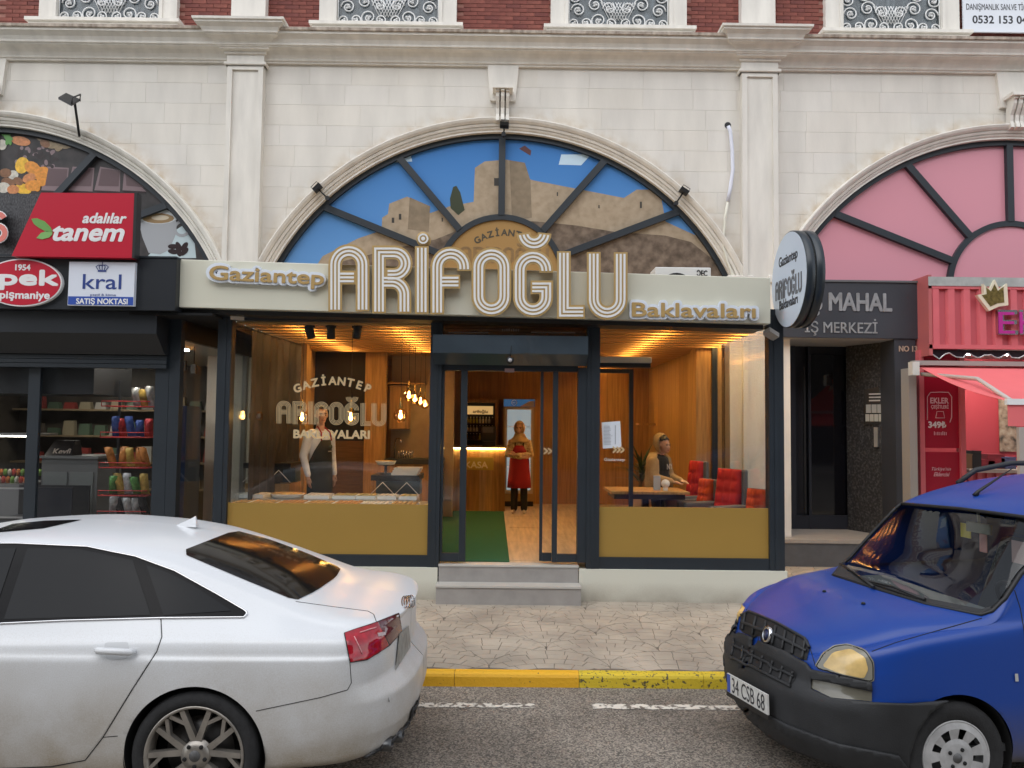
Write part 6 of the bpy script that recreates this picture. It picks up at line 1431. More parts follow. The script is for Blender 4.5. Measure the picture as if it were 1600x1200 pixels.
def wheel(root, x, y, zc, r, wdt, rimr, style, side=1):
    """wheel standing in the car's frame, outer face towards +y*side"""
    w_ = bpy.data.objects.new('wheel', None); w_.location = (x, y, zc); link(w_, root, False)
    s = side
    prof = [(rimr * .96, -wdt), (r * .93, -wdt), (r * .985, -wdt * .9), (r, -wdt * .7), (r, -wdt * .28), (r * .985, -wdt * .1), (r * .94, -.004), (r * .86, .004), (rimr * 1.04, .0), (rimr * .99, -.012)]
    def lt(pr, nm, m, n=56, sm=True, cap=True): return MB().lathe([(a, h * s) for a, h in pr], (0, 0, 0), 'Y', n, sm, cap).build(nm, m, w_, world=False)
    lt(prof, 'tyre', RUB, cap=False)
    RIMM = M('rim_silver' if style == 'spoke' else 'rim_cover', (.40, .37, .33) if style == 'spoke' else (.50, .50, .50), .38, .7 if style == 'spoke' else .2, noise=.25, nscale=12)
    MB().lathe([(rimr * 1.0, -.015 * s), (rimr * 1.0, -.002 * s), (rimr * .95, -.004 * s), (rimr * .92, -.03 * s), (rimr * .90, -.09 * s)], (0, 0, 0), 'Y', 56, True, False).build('rim', RIMM, w_, world=False)
    lt([(rimr * .9, -.15), (rimr * .9, -.12), (.02, -.12)], 'well', GAP); lt([(rimr * .68, -.11), (rimr * .68, -.095), (.05, -.095)], 'brake_disc', M('brake', (.12, .12, .12), .4, .8))
    if style == 'spoke':
        for k in range(5):
            sp = MB()
            for da, b2 in ((-.13, -.30), (.13, .30), (0, 0)):
                a0 = k * 2 * math.pi / 5 + .31; 
                def pt(rad, an, h): return (rad * math.cos(an), h * s, rad * math.sin(an))
                for q0, q1, w0, w1, h0, h1 in ((.05, rimr * .93, .017, .013, -.028, -.012),):
                    A0 = a0 + da * 1.0; A1 = a0 + b2
                    if da == 0: continue
                    p0, p1 = Vector(pt(q0 + .02, A0, h0)), Vector(pt(q1, A1, h1)); d = (p1 - p0).normalized(); n_ = Vector((-d.z, 0, d.x))
                    sp.hexa([p0 - n_ * w0, p0 + n_ * w0, p0 + n_ * w0 + Vector((0, -.03 * s, 0)), p0 - n_ * w0 + Vector((0, -.03 * s, 0))], [p1 - n_ * w1, p1 + n_ * w1, p1 + n_ * w1 + Vector((0, -.04 * s, 0)), p1 - n_ * w1 + Vector((0, -.04 * s, 0))])
                    # fork near the rim
                    pm = p0 + (p1 - p0) * .55; pe = Vector(pt(q1, a0 + b2 * 1.95, h1)); d2 = (pe - pm).normalized(); n2 = Vector((-d2.z, 0, d2.x)); e = Vector((0, -.002 * s, 0))
                    sp.hexa([pm - n2 * .009 + e, pm + n2 * .009 + e, pm + n2 * .009 + Vector((0, -.03 * s, 0)), pm - n2 * .009 + Vector((0, -.03 * s, 0))], [pe - n2 * .010 + e, pe + n2 * .010 + e, pe + n2 * .010 + Vector((0, -.04 * s, 0)), pe - n2 * .010 + Vector((0, -.04 * s, 0))])
            sp.build('spoke', RIMM, w_, world=False)
        lt([(.075, -.06), (.075, -.022), (.03, -.018), (.001, -.018)], 'hub', RIMM, 24); lt([(.03, -.017), (.028, -.013), (.001, -.012)], 'centre_cap', M('cap_dark', (.1, .1, .1), .4), 20)
        for k in range(5): a = k * 2 * math.pi / 5 + .94; MB().lathe([(.011, -.03 * s), (.011, -.015 * s), (.006, -.013 * s)], (.056 * math.cos(a), 0, .056 * math.sin(a)), 'Y', 8).build('bolt', GAP, w_, world=False)
    else:
        # full cover with teardrop vents
        n = 9; mb = MB(); N = 90
        for i in range(N):
            for j, (r0, r1, h0, h1) in enumerate(((.02, .075, .004, .002), (.075, .10, .002, -.004), (.10, rimr * .78, -.004, .004), (rimr * .78, rimr * .97, .004, -.006))):
                a0, a1 = 2 * math.pi * i / N, 2 * math.pi * (i + 1) / N; ph = ((a0 * n / (2 * math.pi)) + (.22 if False else 0)) % 1
                if j == 2 and .30 < ph < .72: continue
                mb.add([(r0 * math.cos(a0), h0 * s, r0 * math.sin(a0)), (r1 * math.cos(a0), h1 * s, r1 * math.sin(a0)), (r1 * math.cos(a1), h1 * s, r1 * math.sin(a1)), (r0 * math.cos(a1), h0 * s, r0 * math.sin(a1))], [(0, 1, 2, 3)], True)
        mb.build('wheel_cover', RIMM, w_, world=False); lt([(.028, .0), (.026, .009), (.001, .01)], 'centre_cap', M('cap_dark', (.1, .1, .1), .4), 20)
        for k in range(4): a = k * math.pi / 2 + .6; MB().lathe([(.011, .0), (.011, .008 * s), (.004, .009 * s)], (.052 * math.cos(a), 0, .052 * math.sin(a)), 'Y', 8).build('bolt', GAP, w_, world=False)
    return w_
def archwell(root, x, r, zc, y1, y0):
    mb = MB(); N = 24
    for i in range(N + 1):
        a = math.pi * (-.12 + 1.24 * i / N); mb.v += [(x + r * math.cos(a), y0, zc + r * math.sin(a)), (x + r * math.cos(a), y1, zc + r * math.sin(a))]
    for i in range(N): mb.f.append([2 * i, 2 * i + 1, 2 * i + 3, 2 * i + 2]); mb.s.append(True)
    k = len(mb.v); mb.v.append((x, y0, zc))
    for i in range(N): mb.f.append([2 * i, 2 * i + 2, k]); mb.s.append(False)
    return mb.build('wheel_well', GAP, root, world=False)

# ---------------------------------------------------------------- white saloon
AX = XX(305, 4.16, 1178); AY = 5.06
car1 = thing('white_saloon_car', 'dirty white saloon car parked with its tail towards the shop door', 'car', (AX, AY, 0), rz=math.pi)
T1 = Matrix.Translation((AX, AY, 0)) @ Matrix.Rotation(math.pi, 4, 'Z')
A = Car(car1, T1)
ZT = ([-1.10, -1.0, -.85, -.62, -.3, 0, .35, .7, 1.1, 1.6, 1.8, 2.55, 3.2, 3.7, 3.83], [.985, 1.00, 1.02, 1.055, 1.195, 1.305, 1.398, 1.44, 1.457, 1.43, 1.395, 1.01, .93, .80, .70])
ZR = ([-1.10, -1.0, -.85, -.62, -.3, 0, .35, .7, 1.1, 1.6, 1.8, 2.55, 3.2, 3.7, 3.83], [.95, .965, .98, 1.00, 1.09, 1.195, 1.305, 1.365, 1.39, 1.36, 1.32, .965, .88, .75, .66])
YR = ([-1.10, -.62, -.3, 0, .35, 1.1, 1.6, 1.8, 2.55, 3.8], [.86, .80, .735, .695, .67, .665, .67, .69, .83, .80])
BL = ([-1.10, -.6, 0, 1, 2.5, 3.2, 3.83], [.90, .93, .93, .915, .90, .82, .62])
sts = []
th = np.linspace(0, 90, 30)
for t in th[::-1]:
    c_, s_ = math.cos(R(t)), math.sin(R(t)); sts.append(dict(x=-.55 - .55 * s_ ** (2 / 2.9), W=max(.004, .925 * c_ ** (2 / 2.9))))
for x in np.linspace(-.545, 3.3, 130): sts.append(dict(x=x, W=float(pch([-.55, -.2, .2, 1.5, 2.9, 3.3], [.925, .934, .937, .937, .93, .91], x))))
for t in th[1:]:
    c_, s_ = math.cos(R(t)), math.sin(R(t)); sts.append(dict(x=3.3 + .53 * s_ ** (2 / 2.6), W=max(.004, .91 * c_ ** (2 / 2.6))))
def sec1(st):
    x = st['x']; zt, zr, yr, bl = (float(pch(*t, x)) for t in (ZT, ZR, YR, BL)); bl = min(bl, zr - .03); zb = float(pch([-1.1, -.7, 0, 3.2, 3.83], [.30, .26, .21, .21, .24], x)); cr = min(.845, bl - .05)
    return np.array([(.70, zb), (.90, zb + .005), (.955, zb + .03), (.972, zb + .10), (.99, .45), (1.0, .58), (1.0, .70), (.998, cr - .02), (.994, cr - .003), (.977, cr + .012), (.968, (cr + bl) / 2 + .01), (.952, bl), (.935, bl + .012), (yr + (.935 - yr) * .5, bl + (zr - bl) * .52), (yr + .02, zr - .02), (yr - .02, zr + .012), (yr * .82, zr + (zt - zr) * .55), (yr * .45, zt - .006), (0, zt)])
def sh1(x, z):
    k = max(0, min(1, (-x - .75) / .35)); return k * (.085 * max(0, min(1, (z - .60) / .09)) - .03 * max(0, min(1, (z - .93) / .05)) + .05 * max(0, min(1, (.42 - z) / .15)))
A.body(sts, sec1, sh1, (0, 2.91), (.368, .338), None)
WPAINT = paint('white_car_paint', (.74, .76, .78), ((.37, .315, .24), .16, 1.0), .28)
A.make(WPAINT)
DLO = [(-60, 856), (0, 850), (29, 850), (136.5, 855), (211.6, 870), (273, 892.5), (341, 930), (385, 956), (381, 963.5), (252, 966), (100, 970), (0, 974.5), (-60, 977)]
TINT = M('tinted_glass', (.008, .009, .011), .03, spec=.14); BTRIM = M('gloss_black_trim', (.006, .006, .007), .2, spec=.12)
A.patch('window_surround', DLO, .003, BTRIM)
for nm, pl in (('side_window', [(43.7, 857), (123, 858.5), (208, 876), (236, 961.5), (6.8, 968)]), ('side_window', [(-60, 861), (26, 856.5), (-12, 969), (-60, 973)]), ('quarter_window', [(229, 883), (262, 895), (300, 914), (362, 955), (256, 962)])): A.patch(nm, pl, .006, TINT)
A.line('chrome_trim', DLO[1:8] + [(386, 960), (381, 965)] + DLO[9:12], .0055, CHROME, .005)
RW = smoothpoly([(367, 829), (280, 863), (372, 902), (461.7, 939), (493, 924), (525, 902), (532.7, 888), (480, 865), (420, 843)], 1)
A.patch('rear_window', RW, .004, M('rear_glass', (.012, .011, .010), .08, spec=.25))
A.patch('sunroof', [(-40, 836), (0, 826), (20, 819), (70, 814), (128, 812.5), (68, 826), (0, 832), (-40, 842)], .003, BTRIM)
dr1 = A.patch('rear_door', [(2, 977), (100, 972), (249.5, 968), (251, 995), (243, 1018), (204, 1079), (160, 1150), (130, 1185), (80, 1196), (0, 1199), (-20, 1100)], .0012, WPAINT)
A.line('door_gap', [(251.5, 967), (253, 995), (245, 1018), (205, 1080), (161, 1152), (133, 1188), (80, 1198), (0, 1201)], .0028, GAP)
A.line('bumper_gap', [(546.7, 1034), (549, 1067), (543, 1078), (500, 1090), (400, 1111)], .0022, GAP); A.line('boot_gap', [(462, 940), (520, 948), (575, 955), (584, 960), (588.5, 973)], .0025, GAP); A.line('sill_gap', [(160, 1152), (184, 1150)], .002, GAP)
TLR = M('tail_lamp_red', (.42, .006, .018), .08, coat=.8, noise=.35, nscale=25); TLD = M('tail_lamp_dark', (.10, .012, .02), .1, coat=.8)
A.patch('tail_lamp', [(538, 990), (560, 982), (590, 972.5), (598, 990), (606, 1008), (590, 1021), (573, 1029.5), (546.7, 1034)], .006, TLR); A.patch('tail_lamp_inner', [(591, 972), (622.7, 959.3), (627, 986.7), (607.5, 1007), (599, 990)], .006, TLD)
A.line('lamp_seal', [(538, 990), (560, 982), (590, 972), (622.7, 959), (627, 987), (607, 1009), (573, 1030.5), (546.7, 1034.5)], .003, GAP, .004, closed=True)
A.line('lamp_light_bar', [(562, 990), (574, 986), (587, 981)], .0035, M('lamp_bar', (.75, .35, .36), .2), .009); A.line('lamp_light_bar', [(553, 996), (560, 1010), (565, 1022)], .003, M('lamp_bar'), .008)
A.patch('lamp_highlight', [(588, 990), (600, 988), (601, 992), (590, 995)], .0085, M('lamp_glint', (.5, .4, .4), .2))  # pale patch paints a glint on the tail lamp
A.patch('number_plate', [(622, 990), (637, 977), (640, 1012), (616, 1049)], .008, M('plate_dirty', (.34, .33, .30), .6, noise=.3, nscale=20))
for k in range(4):
    q = [A.hit_near(631.5 + k * 3.6 + 4.2 * math.cos(t), 942 - k * .6 + 9 * math.sin(t)) for t in np.linspace(0, 2 * math.pi, 14, endpoint=False)]; q = [h[0] + h[1] * .006 for h in q if h]
    if len(q) > 5: MB().tube(q, .004, 5, closed=True).build('ring_emblem', CHROME, car1, world=False)
A.patch('diffuser', [(568, 1184), (600, 1162), (628, 1138), (648, 1110), (657, 1088), (658, 1100), (650, 1130), (632, 1160), (600, 1192)], .012, M('grey_plastic', (.05, .05, .052), .6), thick=.01)
for (x, y) in ((607, 1156), (624, 1143)):
    h = A.hit_near(x, y)
    if h: o = MB().lathe([(.038, -.12), (.038, .0), (.034, .003), (.031, -.03), (.001, -.05)], (0, 0, 0), 'X', 18).build('exhaust_tip', M('exhaust', (.12, .12, .12), .3, .9), car1, world=False); o.location = h[0] + Vector((-.02, 0, -.02)); o.scale = (-1, 1.4, 1)
hd = A.hit_near(183, 1015); MB().tube([hd[0] + Vector((.105, .014, .004)), hd[0] + Vector((.08, .042, .006)), hd[0] + Vector((0, .046, .004)), hd[0] + Vector((-.085, .04, -.002)), hd[0] + Vector((-.105, .012, -.004))], [.012, .017, .018, .018, .012], 10).build('handle', WPAINT, dr1, world=False)
A.patch('handle_recess', smoothpoly([(164, 1004), (200, 1003), (202, 1014), (198, 1030), (168, 1031), (163, 1018)], 1), .0025, M('recess_white', (.6, .61, .62), .4))
fn = A.hit_near(292, 823); b = MB(); c = fn[0]; b.add([c + Vector((.09, .0, 0)), c + Vector((-.07, .028, 0)), c + Vector((-.07, -.028, 0)), c + Vector((-.055, .004, .07)), c + Vector((-.055, -.004, .07)), c + Vector((-.03, 0, .055))], [(0, 1, 3, 5), (0, 5, 4, 2), (1, 2, 4, 3), (5, 3, 4)]); b.build('roof_antenna', WPAINT, car1, world=False)
h = A.hit_near(608, 1093); MB().lathe([(.012, -.002), (.012, .002)], (0, 0, 0), 'X', 12).build('parking_sensor', M('sensor_grey', (.4, .4, .4), .5), car1, world=False).location = h[0] - Vector((.002, 0, 0))
for x in (0, 2.91):
    for s in (1, -1): wheel(car1, x, s * .925, .338, .338, .235, .235 if False else .262, 'spoke', s)
    for s in (1, -1): archwell(car1, x, .372, .338, s * .915, s * .55)
A.patch('front_seal', [(600, 1120), (602, 1120), (602, 1122)], .001, GAP) if False else None

# ---------------------------------------------------------------- blue van
DX, DY, DYAW = 2.458, 5.146, R(6.8)
car2 = thing('blue_van', 'blue small van with black bumper and yellowed headlamps, front towards the left', 'van', (DX, DY, 0), rz=math.pi + DYAW)
T2 = Matrix.Translation((DX, DY, 0)) @ Matrix.Rotation(math.pi + DYAW, 4, 'Z')
D_ = Car(car2, T2)
ZT2 = ([-3.3, -3.2, -1.7, -1.2, -.9, -.64, -.4, -.16, -.08, .3, .55, .72, .85], [1.72, 1.78, 1.81, 1.765, 1.70, 1.60, 1.36, 1.10, 1.085, 1.03, .95, .875, .81])
ZR2 = ([-3.3, -3.2, -1.7, -1.2, -.9, -.62, -.4, -.18, -.08, .3, .55, .72, .85], [1.66, 1.70, 1.72, 1.675, 1.62, 1.53, 1.285, 1.04, 1.02, .965, .885, .81, .75])
YR2 = ([-3.3, -1.2, -.62, -.4, -.18, 0, .3, .6, .85], [.80, .79, .77, .85, .925, .90, .85, .80, .78])
BL2 = ([-3.3, -.7, -.18, .3, .6, .85], [1.10, 1.05, .985, .91, .835, .70])
sts = []
for t in th[::-1]:
    c_, s_ = math.cos(R(t)), math.sin(R(t)); sts.append(dict(x=-3.05 - .27 * s_ ** .5, W=max(.004, .85 * c_ ** .5)))
for x in np.linspace(-3.04, .28, 110): sts.append(dict(x=x, W=float(pch([-3.04, -.4, .1, .28], [.85, .857, .85, .84], x))))
for t in np.linspace(0, 90, 44)[1:]:
    c_, s_ = math.cos(R(t)), math.sin(R(t)); sts.append(dict(x=.28 + .57 * s_ ** (2 / 2.5), W=max(.004, .84 * c_ ** (2 / 2.5))))
def sec2(st):
    x = st['x']; zt, zr, yr, bl = (float(pch(*t, x)) for t in (ZT2, ZR2, YR2, BL2)); bl = min(bl, zr - .03); zb = float(pch([-3.3, 0, .5, .85], [.24, .22, .20, .20], x))
    return np.array([(.70, zb), (.90, zb + .005), (.965, zb + .04), (.985, zb + .12), (1.0, .50), (1.0, .62), (.997, .74), (.992, bl - .10), (.985, bl - .03), (.968, bl), (.95, bl + .015), (yr + (.95 - yr) * .5, bl + (zr - bl) * .5), (yr + .02, zr - .03), (yr - .02, zr + .01), (yr * .82, zr + (zt - zr) * .6), (yr * .45, zt - .004), (0, zt)])
def sh2(x, z):
    k = max(0, min(1, (x - .25) / .4)); return k * (-.20 * max(0, (z - .60)) ** 1.0 + .05 * max(0, min(1, (.62 - z) / .06)) - .08 * max(0, min(1, (.34 - z) / .14)))
D_.body(sts, sec2, sh2, (.07, -2.5), (.335, .31), None)
WS = [(1410, 787), (1500, 795), (1600, 808), (1640, 815), (1622, 870), (1594, 897), (1570, 935), (1550, 955), (1532, 961), (1448, 944), (1370, 921), (1302, 899), (1318, 879), (1356, 836), (1394, 796)]
BLUE = paint('blue_van_paint', (.004, .048, .29), ((.10, .09, .09), .15, .62), .38)
for l_ in list(BLUE.node_tree.links):
    if l_.to_socket.name == 'Coat Weight': BLUE.node_tree.links.remove(l_)
BLUE.node_tree.nodes['Principled BSDF'].inputs['Coat Weight'].default_value = .15
D_.cut(WS)
D_.make(BLUE)
BPL = M('bumper_plastic', (.024, .025, .027), .62, noise=.3, nscale=6, bump=.25, bscale=200)
wsg = D_.patch('windscreen', WS, -.004, glassmat('windscreen_glass', (.86, .91, .89), 1.65), step=9)
sm_ = wsg.modifiers.new('smooth', 'SMOOTH'); sm_.iterations = 12; sm_.factor = .5
D_.line('windscreen_seal', WS, .013, M('seal_black', (.012, .012, .013), .5), .001, closed=True)
D_.patch('cowl', [(1302, 899), (1318, 881), (1324, 893), (1378, 914), (1452, 937), (1534, 953), (1548, 948), (1550, 956), (1532, 962), (1448, 945), (1370, 922)], .006, BPL)
BUMP = [(1126, 1000), (1131, 976), (1137, 968), (1152, 992), (1160, 989), (1210, 1010), (1262, 1036), (1270, 1046), (1362, 1066), (1363, 1079), (1271, 1061), (1270, 1079), (1300, 1092), (1364, 1097), (1420, 1098), (1478, 1093), (1450, 1112), (1430, 1140), (1418, 1176), (1415, 1215), (1380, 1222), (1300, 1200), (1240, 1172), (1180, 1138), (1140, 1105), (1128, 1040)]
D_.patch('front_bumper', BUMP, .016, BPL, thick=.02)
D_.patch('bumper_lip', [(1136, 1078), (1180, 1104), (1240, 1132), (1310, 1158), (1400, 1176), (1412, 1192), (1408, 1210), (1310, 1190), (1240, 1164), (1180, 1132), (1138, 1100)], .032, BPL, thick=.012)
D_.patch('upper_grille', smoothpoly([(1158, 962), (1172, 956), (1215, 974), (1258, 998), (1266, 1012), (1261, 1034), (1205, 1008), (1156, 986)], 1), .006, M('grille_dark', (.010, .010, .011), .6))
for k in range(7): t = k / 6; D_.line('grille_bar', [(1167 + 92 * t, 959 + 44 * t), (1163 + 92 * t, 985 + 46 * t)], .008, BPL, .014)
D_.line('grille_bar', [(1160, 972), (1210, 992), (1262, 1018)], .010, BPL, .014); D_.line('grille_frame', [(1158, 963), (1172, 957), (1215, 975), (1258, 999), (1266, 1013)], .010, BPL, .010)
D_.patch('lower_grille', smoothpoly([(1152, 1000), (1200, 1022), (1251, 1050), (1247, 1066), (1238, 1076), (1190, 1052), (1149, 1029)], 1), .030, MATS['grille_dark'])
for k in range(7): t = k / 6; D_.line('lower_grille_bar', [(1153 + 93 * t, 1002 + 48 * t), (1150 + 88 * t, 1027 + 48 * t)], .008, BPL, .036)
D_.line('lower_grille_bar', [(1151, 1014), (1200, 1037), (1246, 1061)], .009, BPL, .036); D_.line('lower_grille_bar', [(1149, 1029), (1195, 1054), (1240, 1077)], .009, BPL, .034)
h = D_.hit_near(1203, 993)
if h:
    o = MB().lathe([(.048, -.02), (.052, .0), (.050, .012), (.038, .014), (.036, .009), (.001, .011)], (0, 0, 0), 'X', 24).build('badge', CHROME, car2, world=False); o.location = h[0] + h[1] * .018; o.rotation_euler = (0, R(-14), 0)
    o2 = MB().lathe([(.036, .0105), (.001, .0125)], (0, 0, 0), 'X', 20).build('badge_disc', M('badge_blue', (.02, .03, .09), .25), car2, world=False); o2.location = o.location; o2.rotation_euler = o.rotation_euler
HLG = M('yellowed_lamp', (.72, .50, .19), .22, coat=.6, noise=.35, nscale=9); HLS = M('lamp_grey_edge', (.22, .21, .17), .25, coat=.5)
D_.patch('headlamp', smoothpoly([(1273, 1042), (1286, 1021), (1303, 1009), (1326, 1006), (1354, 1017), (1366, 1034), (1366, 1067), (1320, 1056)], 2), .008, HLS)
D_.patch('headlamp_reflector', smoothpoly([(1286, 1041), (1302, 1022), (1330, 1016), (1352, 1027), (1357, 1046), (1350, 1060), (1312, 1052)], 2), .011, HLG)
D_.line('lamp_seal', smoothpoly([(1275, 1043), (1288, 1023), (1304, 1011), (1324, 1008), (1353, 1019), (1364, 1036), (1364, 1065), (1320, 1056)], 2), .004, GAP, .006, closed=True)
D_.patch('indicator_lamp', [(1270, 1061), (1362, 1080), (1362, 1096), (1300, 1091), (1270, 1077)], .012, M('indicator_smoke', (.14, .13, .10), .25, coat=.5)); D_.patch('headlamp', [(1138, 967), (1150, 953), (1160, 945), (1164, 951), (1150, 978), (1146, 981)], .008, HLG)
D_.line('bonnet_gap', [(1362, 1018), (1400, 1004), (1470, 984), (1534, 966)], .003, GAP); D_.line('bonnet_gap', [(1166, 952), (1200, 966), (1262, 1000), (1274, 1040)], .0025, GAP); D_.line('door_gap', [(1585, 922), (1594, 950), (1600, 985), (1606, 1060)], .003, GAP)
D_.patch('side_repeater', [(1584, 1052), (1589, 1052), (1590, 1064), (1585, 1064)], .008, M('repeater', (.5, .5, .48), .2))
for a, b_ in (((1312, 880), (1366, 922)), ((1352, 911), (1446, 942))):
    h0, h1 = D_.hit_near(*a), D_.hit_near(*b_)
    w_ = bpy.data.objects.new('wiper', None); link(w_, car2, False); MB().tube([h1[0] + h1[1] * .02, (h0[0] + h1[0]) / 2 + h0[1] * .035, h0[0] + h0[1] * .015], [.010, .008, .005], 6).build('arm', BLACK, w_, world=False); D_.line('blade', [a, ((a[0] + b_[0]) / 2, (a[1] + b_[1]) / 2), b_], .006, BLACK, .012, parent=w_)
for p in ((1288, 925), (1349, 944)):
    h = D_.hit_near(*p); MB().lathe([(.014, 0), (.010, .012), (.001, .014)], (0, 0, 0), 'Z', 8).build('washer_jet', BLACK, car2, world=False).location = h[0]
h = D_.hit_near(1524, 775); MB().tube([h[0], h[0] + Vector((-.02, 0, .03)), h[0] + Vector((-.30, 0, .20))], [.022, .012, .003], 8).build('roof_antenna', BLACK, car2, world=False)
for s in (1, -1): MB().tube([(-1.05, s * .60, 1.69), (-1.2, s * .60, 1.79), (-1.5, s * .6, 1.845), (-2.8, s * .6, 1.86), (-2.95, s * .6, 1.76)], .02, 8).build('roof_rail', BPL, car2, world=False)
# number plate: a flat plate on the bumper
c4 = [D_.hit_near(*p)[0] for p in ((1153, 1050), (1221, 1083), (1220, 1119), (1155, 1079))]
cm = sum(c4, Vector()) / 4; ux = ((c4[1] - c4[0]) + (c4[2] - c4[3])).normalized(); uz = ((c4[0] - c4[3]) + (c4[1] - c4[2])); uz = (uz - ux * uz.dot(ux)).normalized(); un = ux.cross(uz); 
if un.x < 0: un = -un
pm = Matrix(((ux.x, -un.x, uz.x), (ux.y, -un.y, uz.y), (ux.z, -un.z, uz.z))).to_4x4(); pm.translation = cm + un * .085
pl = bpy.data.objects.new('number_plate', None); link(pl, car2, False); pl.location = pm.to_translation(); pl.rotation_euler = pm.to_euler()
PW, PH = .26, .058
box('plate', -PW, PW, 0, .012, -PH, PH, M('plate_white', (.66, .66, .63), .4, noise=.15, nscale=20), pl, world=False); box('plate_frame', -PW - .01, PW + .01, -.002, .010, -PH - .028, -PH - .0005, BLACK, pl, world=False); box('blue_band', -PW + .001, -PW + .045, -.0014, -.0004, -PH + .002, PH - .002, M('plate_blue', (.03, .09, .42), .4), pl, world=False)
text('34 CSB 68', .135, (-PW + .065, -.0012, -PH + .012), DK, 'lettering', pl, .0006, .0, 'LEFT', (R(90), 0, 0), sx=.74, world=False)
# cabin
IN = M('cabin_grey', (.10, .105, .11), .8); INL = M('cabin_light', (.30, .32, .33), .7); SEAT = M('seat_cloth', (.035, .037, .042), .9)
b = MB(); prof = [(-.17, .90), (-.22, .985), (-.50, .99), (-.64, .93), (-.66, .70), (-.17, .70)]
n_ = len(prof); vv = [(a, -.72, z) for a, z in prof] + [(a, .72, z) for a, z in prof]; b.add(vv, [tuple(range(n_)), tuple(range(2 * n_ - 1, n_ - 1, -1))] + [(i, i + n_, (i + 1) % n_ + n_, (i + 1) % n_) for i in range(n_)]); b.build('dashboard', IN, car2, world=False, bevel=.02)
box('cabin_floor', -3.1, .0, -.78, .78, .3, .34, IN, car2, world=False); box('bulkhead', -3.12, -3.08, -.66, .66, .34, 1.62, IN, car2, world=False); box('headlining', -3.0, -1.05, -.58, .58, 1.58, 1.595, INL, car2, world=False)
for s in (.36, -.36):
    st = MB(); st.hexa([(-.75, s - .24, .62), (-1.25, s - .24, .58), (-1.25, s + .24, .58), (-.75, s + .24, .62)], [(-.75, s - .24, .76), (-1.25, s - .24, .72), (-1.25, s + .24, .72), (-.75, s + .24, .76)]); st.hexa([(-1.16, s - .24, .73), (-1.30, s - .24, .73), (-1.30, s + .24, .73), (-1.16, s + .24, .73)], [(-1.36, s - .20, 1.30), (-1.46, s - .20, 1.30), (-1.46, s + .20, 1.30), (-1.36, s + .20, 1.30)]); st.hexa([(-1.38, s - .12, 1.33), (-1.46, s - .12, 1.33), (-1.46, s + .12, 1.33), (-1.38, s + .12, 1.33)], [(-1.42, s - .11, 1.50), (-1.49, s - .11, 1.50), (-1.49, s + .11, 1.50), (-1.42, s + .11, 1.50)]); st.build('seat', SEAT, car2, world=False, bevel=.03)
sw = MB(); cw = Vector((-.76, .36, .985)); q = [cw + Vector((.10 * math.sin(t) * 1.0, .185 * math.cos(t), .155 * math.sin(t))) for t in np.linspace(0, 2 * math.pi, 28, endpoint=False)]; sw.tube(q, .016, 8, closed=True); sw.tube([cw + Vector((0, -.17, 0)), cw + Vector((.03, 0, -.02)), cw + Vector((0, .17, 0))], .018, 6); sw.tube([cw + Vector((.03, 0, -.02)), cw + Vector((.2, 0, -.1))], .03, 8); sw.build('steering_wheel', BLACK, car2, world=False)
mr_ = MB().box(-.76, -.735, -.11, .11, 1.40, 1.47).tube([(-.75, 0, 1.47), (-.74, 0, 1.56)], .01, 6); mr_.build('rear_view_mirror', M('mirror_grey', (.12, .13, .12), .4), car2, world=False, bevel=.01)
for nm, yq, zq, w_, h_, mm in (('hanging_card', -.10, 1.32, .07, .13, M('card_pink', (.5, .25, .25), .6)), ('price_card', -.27, 1.38, .10, .10, M('card_yellow', (.55, .45, .08), .6))):
    box(nm, -.86, -.855, yq - w_ / 2, yq + w_ / 2, zq - h_ / 2, zq + h_ / 2, mm, car2, world=False)
sk = MB().box(-.74, -.735, .30, .42, 1.26, 1.40); sk.build('windscreen_sticker', M('sticker_pale', (.26, .17, .16), .7), car2, world=False)
# side windows of the van (dark glass panels)
vb_ = [(-.62, 1.09), (-.92, 1.50), (-1.55, 1.56), (-1.55, 1.09)]
for s in (1, -1): mk('side_window', [(x, s * (.835 - .28 * (z - 1.08)), z) for x, z in vb_], [(0, 1, 2, 3)], TINT, car2, world=False)
for x in (.07, -2.5):
    for s in (1, -1): wheel(car2, x, s * .835, .30, .30, .19, .20, 'cover', s)
    for s in (1, -1): archwell(car2, x, .338, .31, s * .83, s * .5)
# =================================================================== people
def ellip_tube(p0, p1, r0, r1, flat=1.0, n=14, side=Vector((1, 0, 0))):
    """tapered capsule; flat scales the radius across `side`"""
    p0, p1 = Vector(p0), Vector(p1); ax = (p1 - p0); L = ax.length or 1e-4; t = ax / L
    u = side - t * side.dot(t)
    if u.length < .05: u = Vector((0, 1, 0)) - t * t.y
    u.normalize(); w_ = t.cross(u); v = []; rings = []
    for k in range(5): a = math.pi / 2 * (k / 4); rings.append((p0 - t * r0 * math.cos(a) * .9, r0 * max(.05, math.sin(a))))
    for k in range(5): a = math.pi / 2 * (1 - k / 4); rings.append((p1 + t * r1 * math.cos(a) * .9, r1 * max(.05, math.sin(a))))
    for c, r in rings:
        for j in range(n): a = 2 * math.pi * j / n; v.append(c + u * (r * math.cos(a)) + w_ * (r * flat * math.sin(a)))
    f = [(i * n + j, i * n + (j + 1) % n, (i + 1) * n + (j + 1) % n, (i + 1) * n + j) for i in range(len(rings) - 1) for j in range(n)]
    f += [tuple(range(n))[::-1], tuple(range((len(rings) - 1) * n, len(rings) * n))]
    return v, f
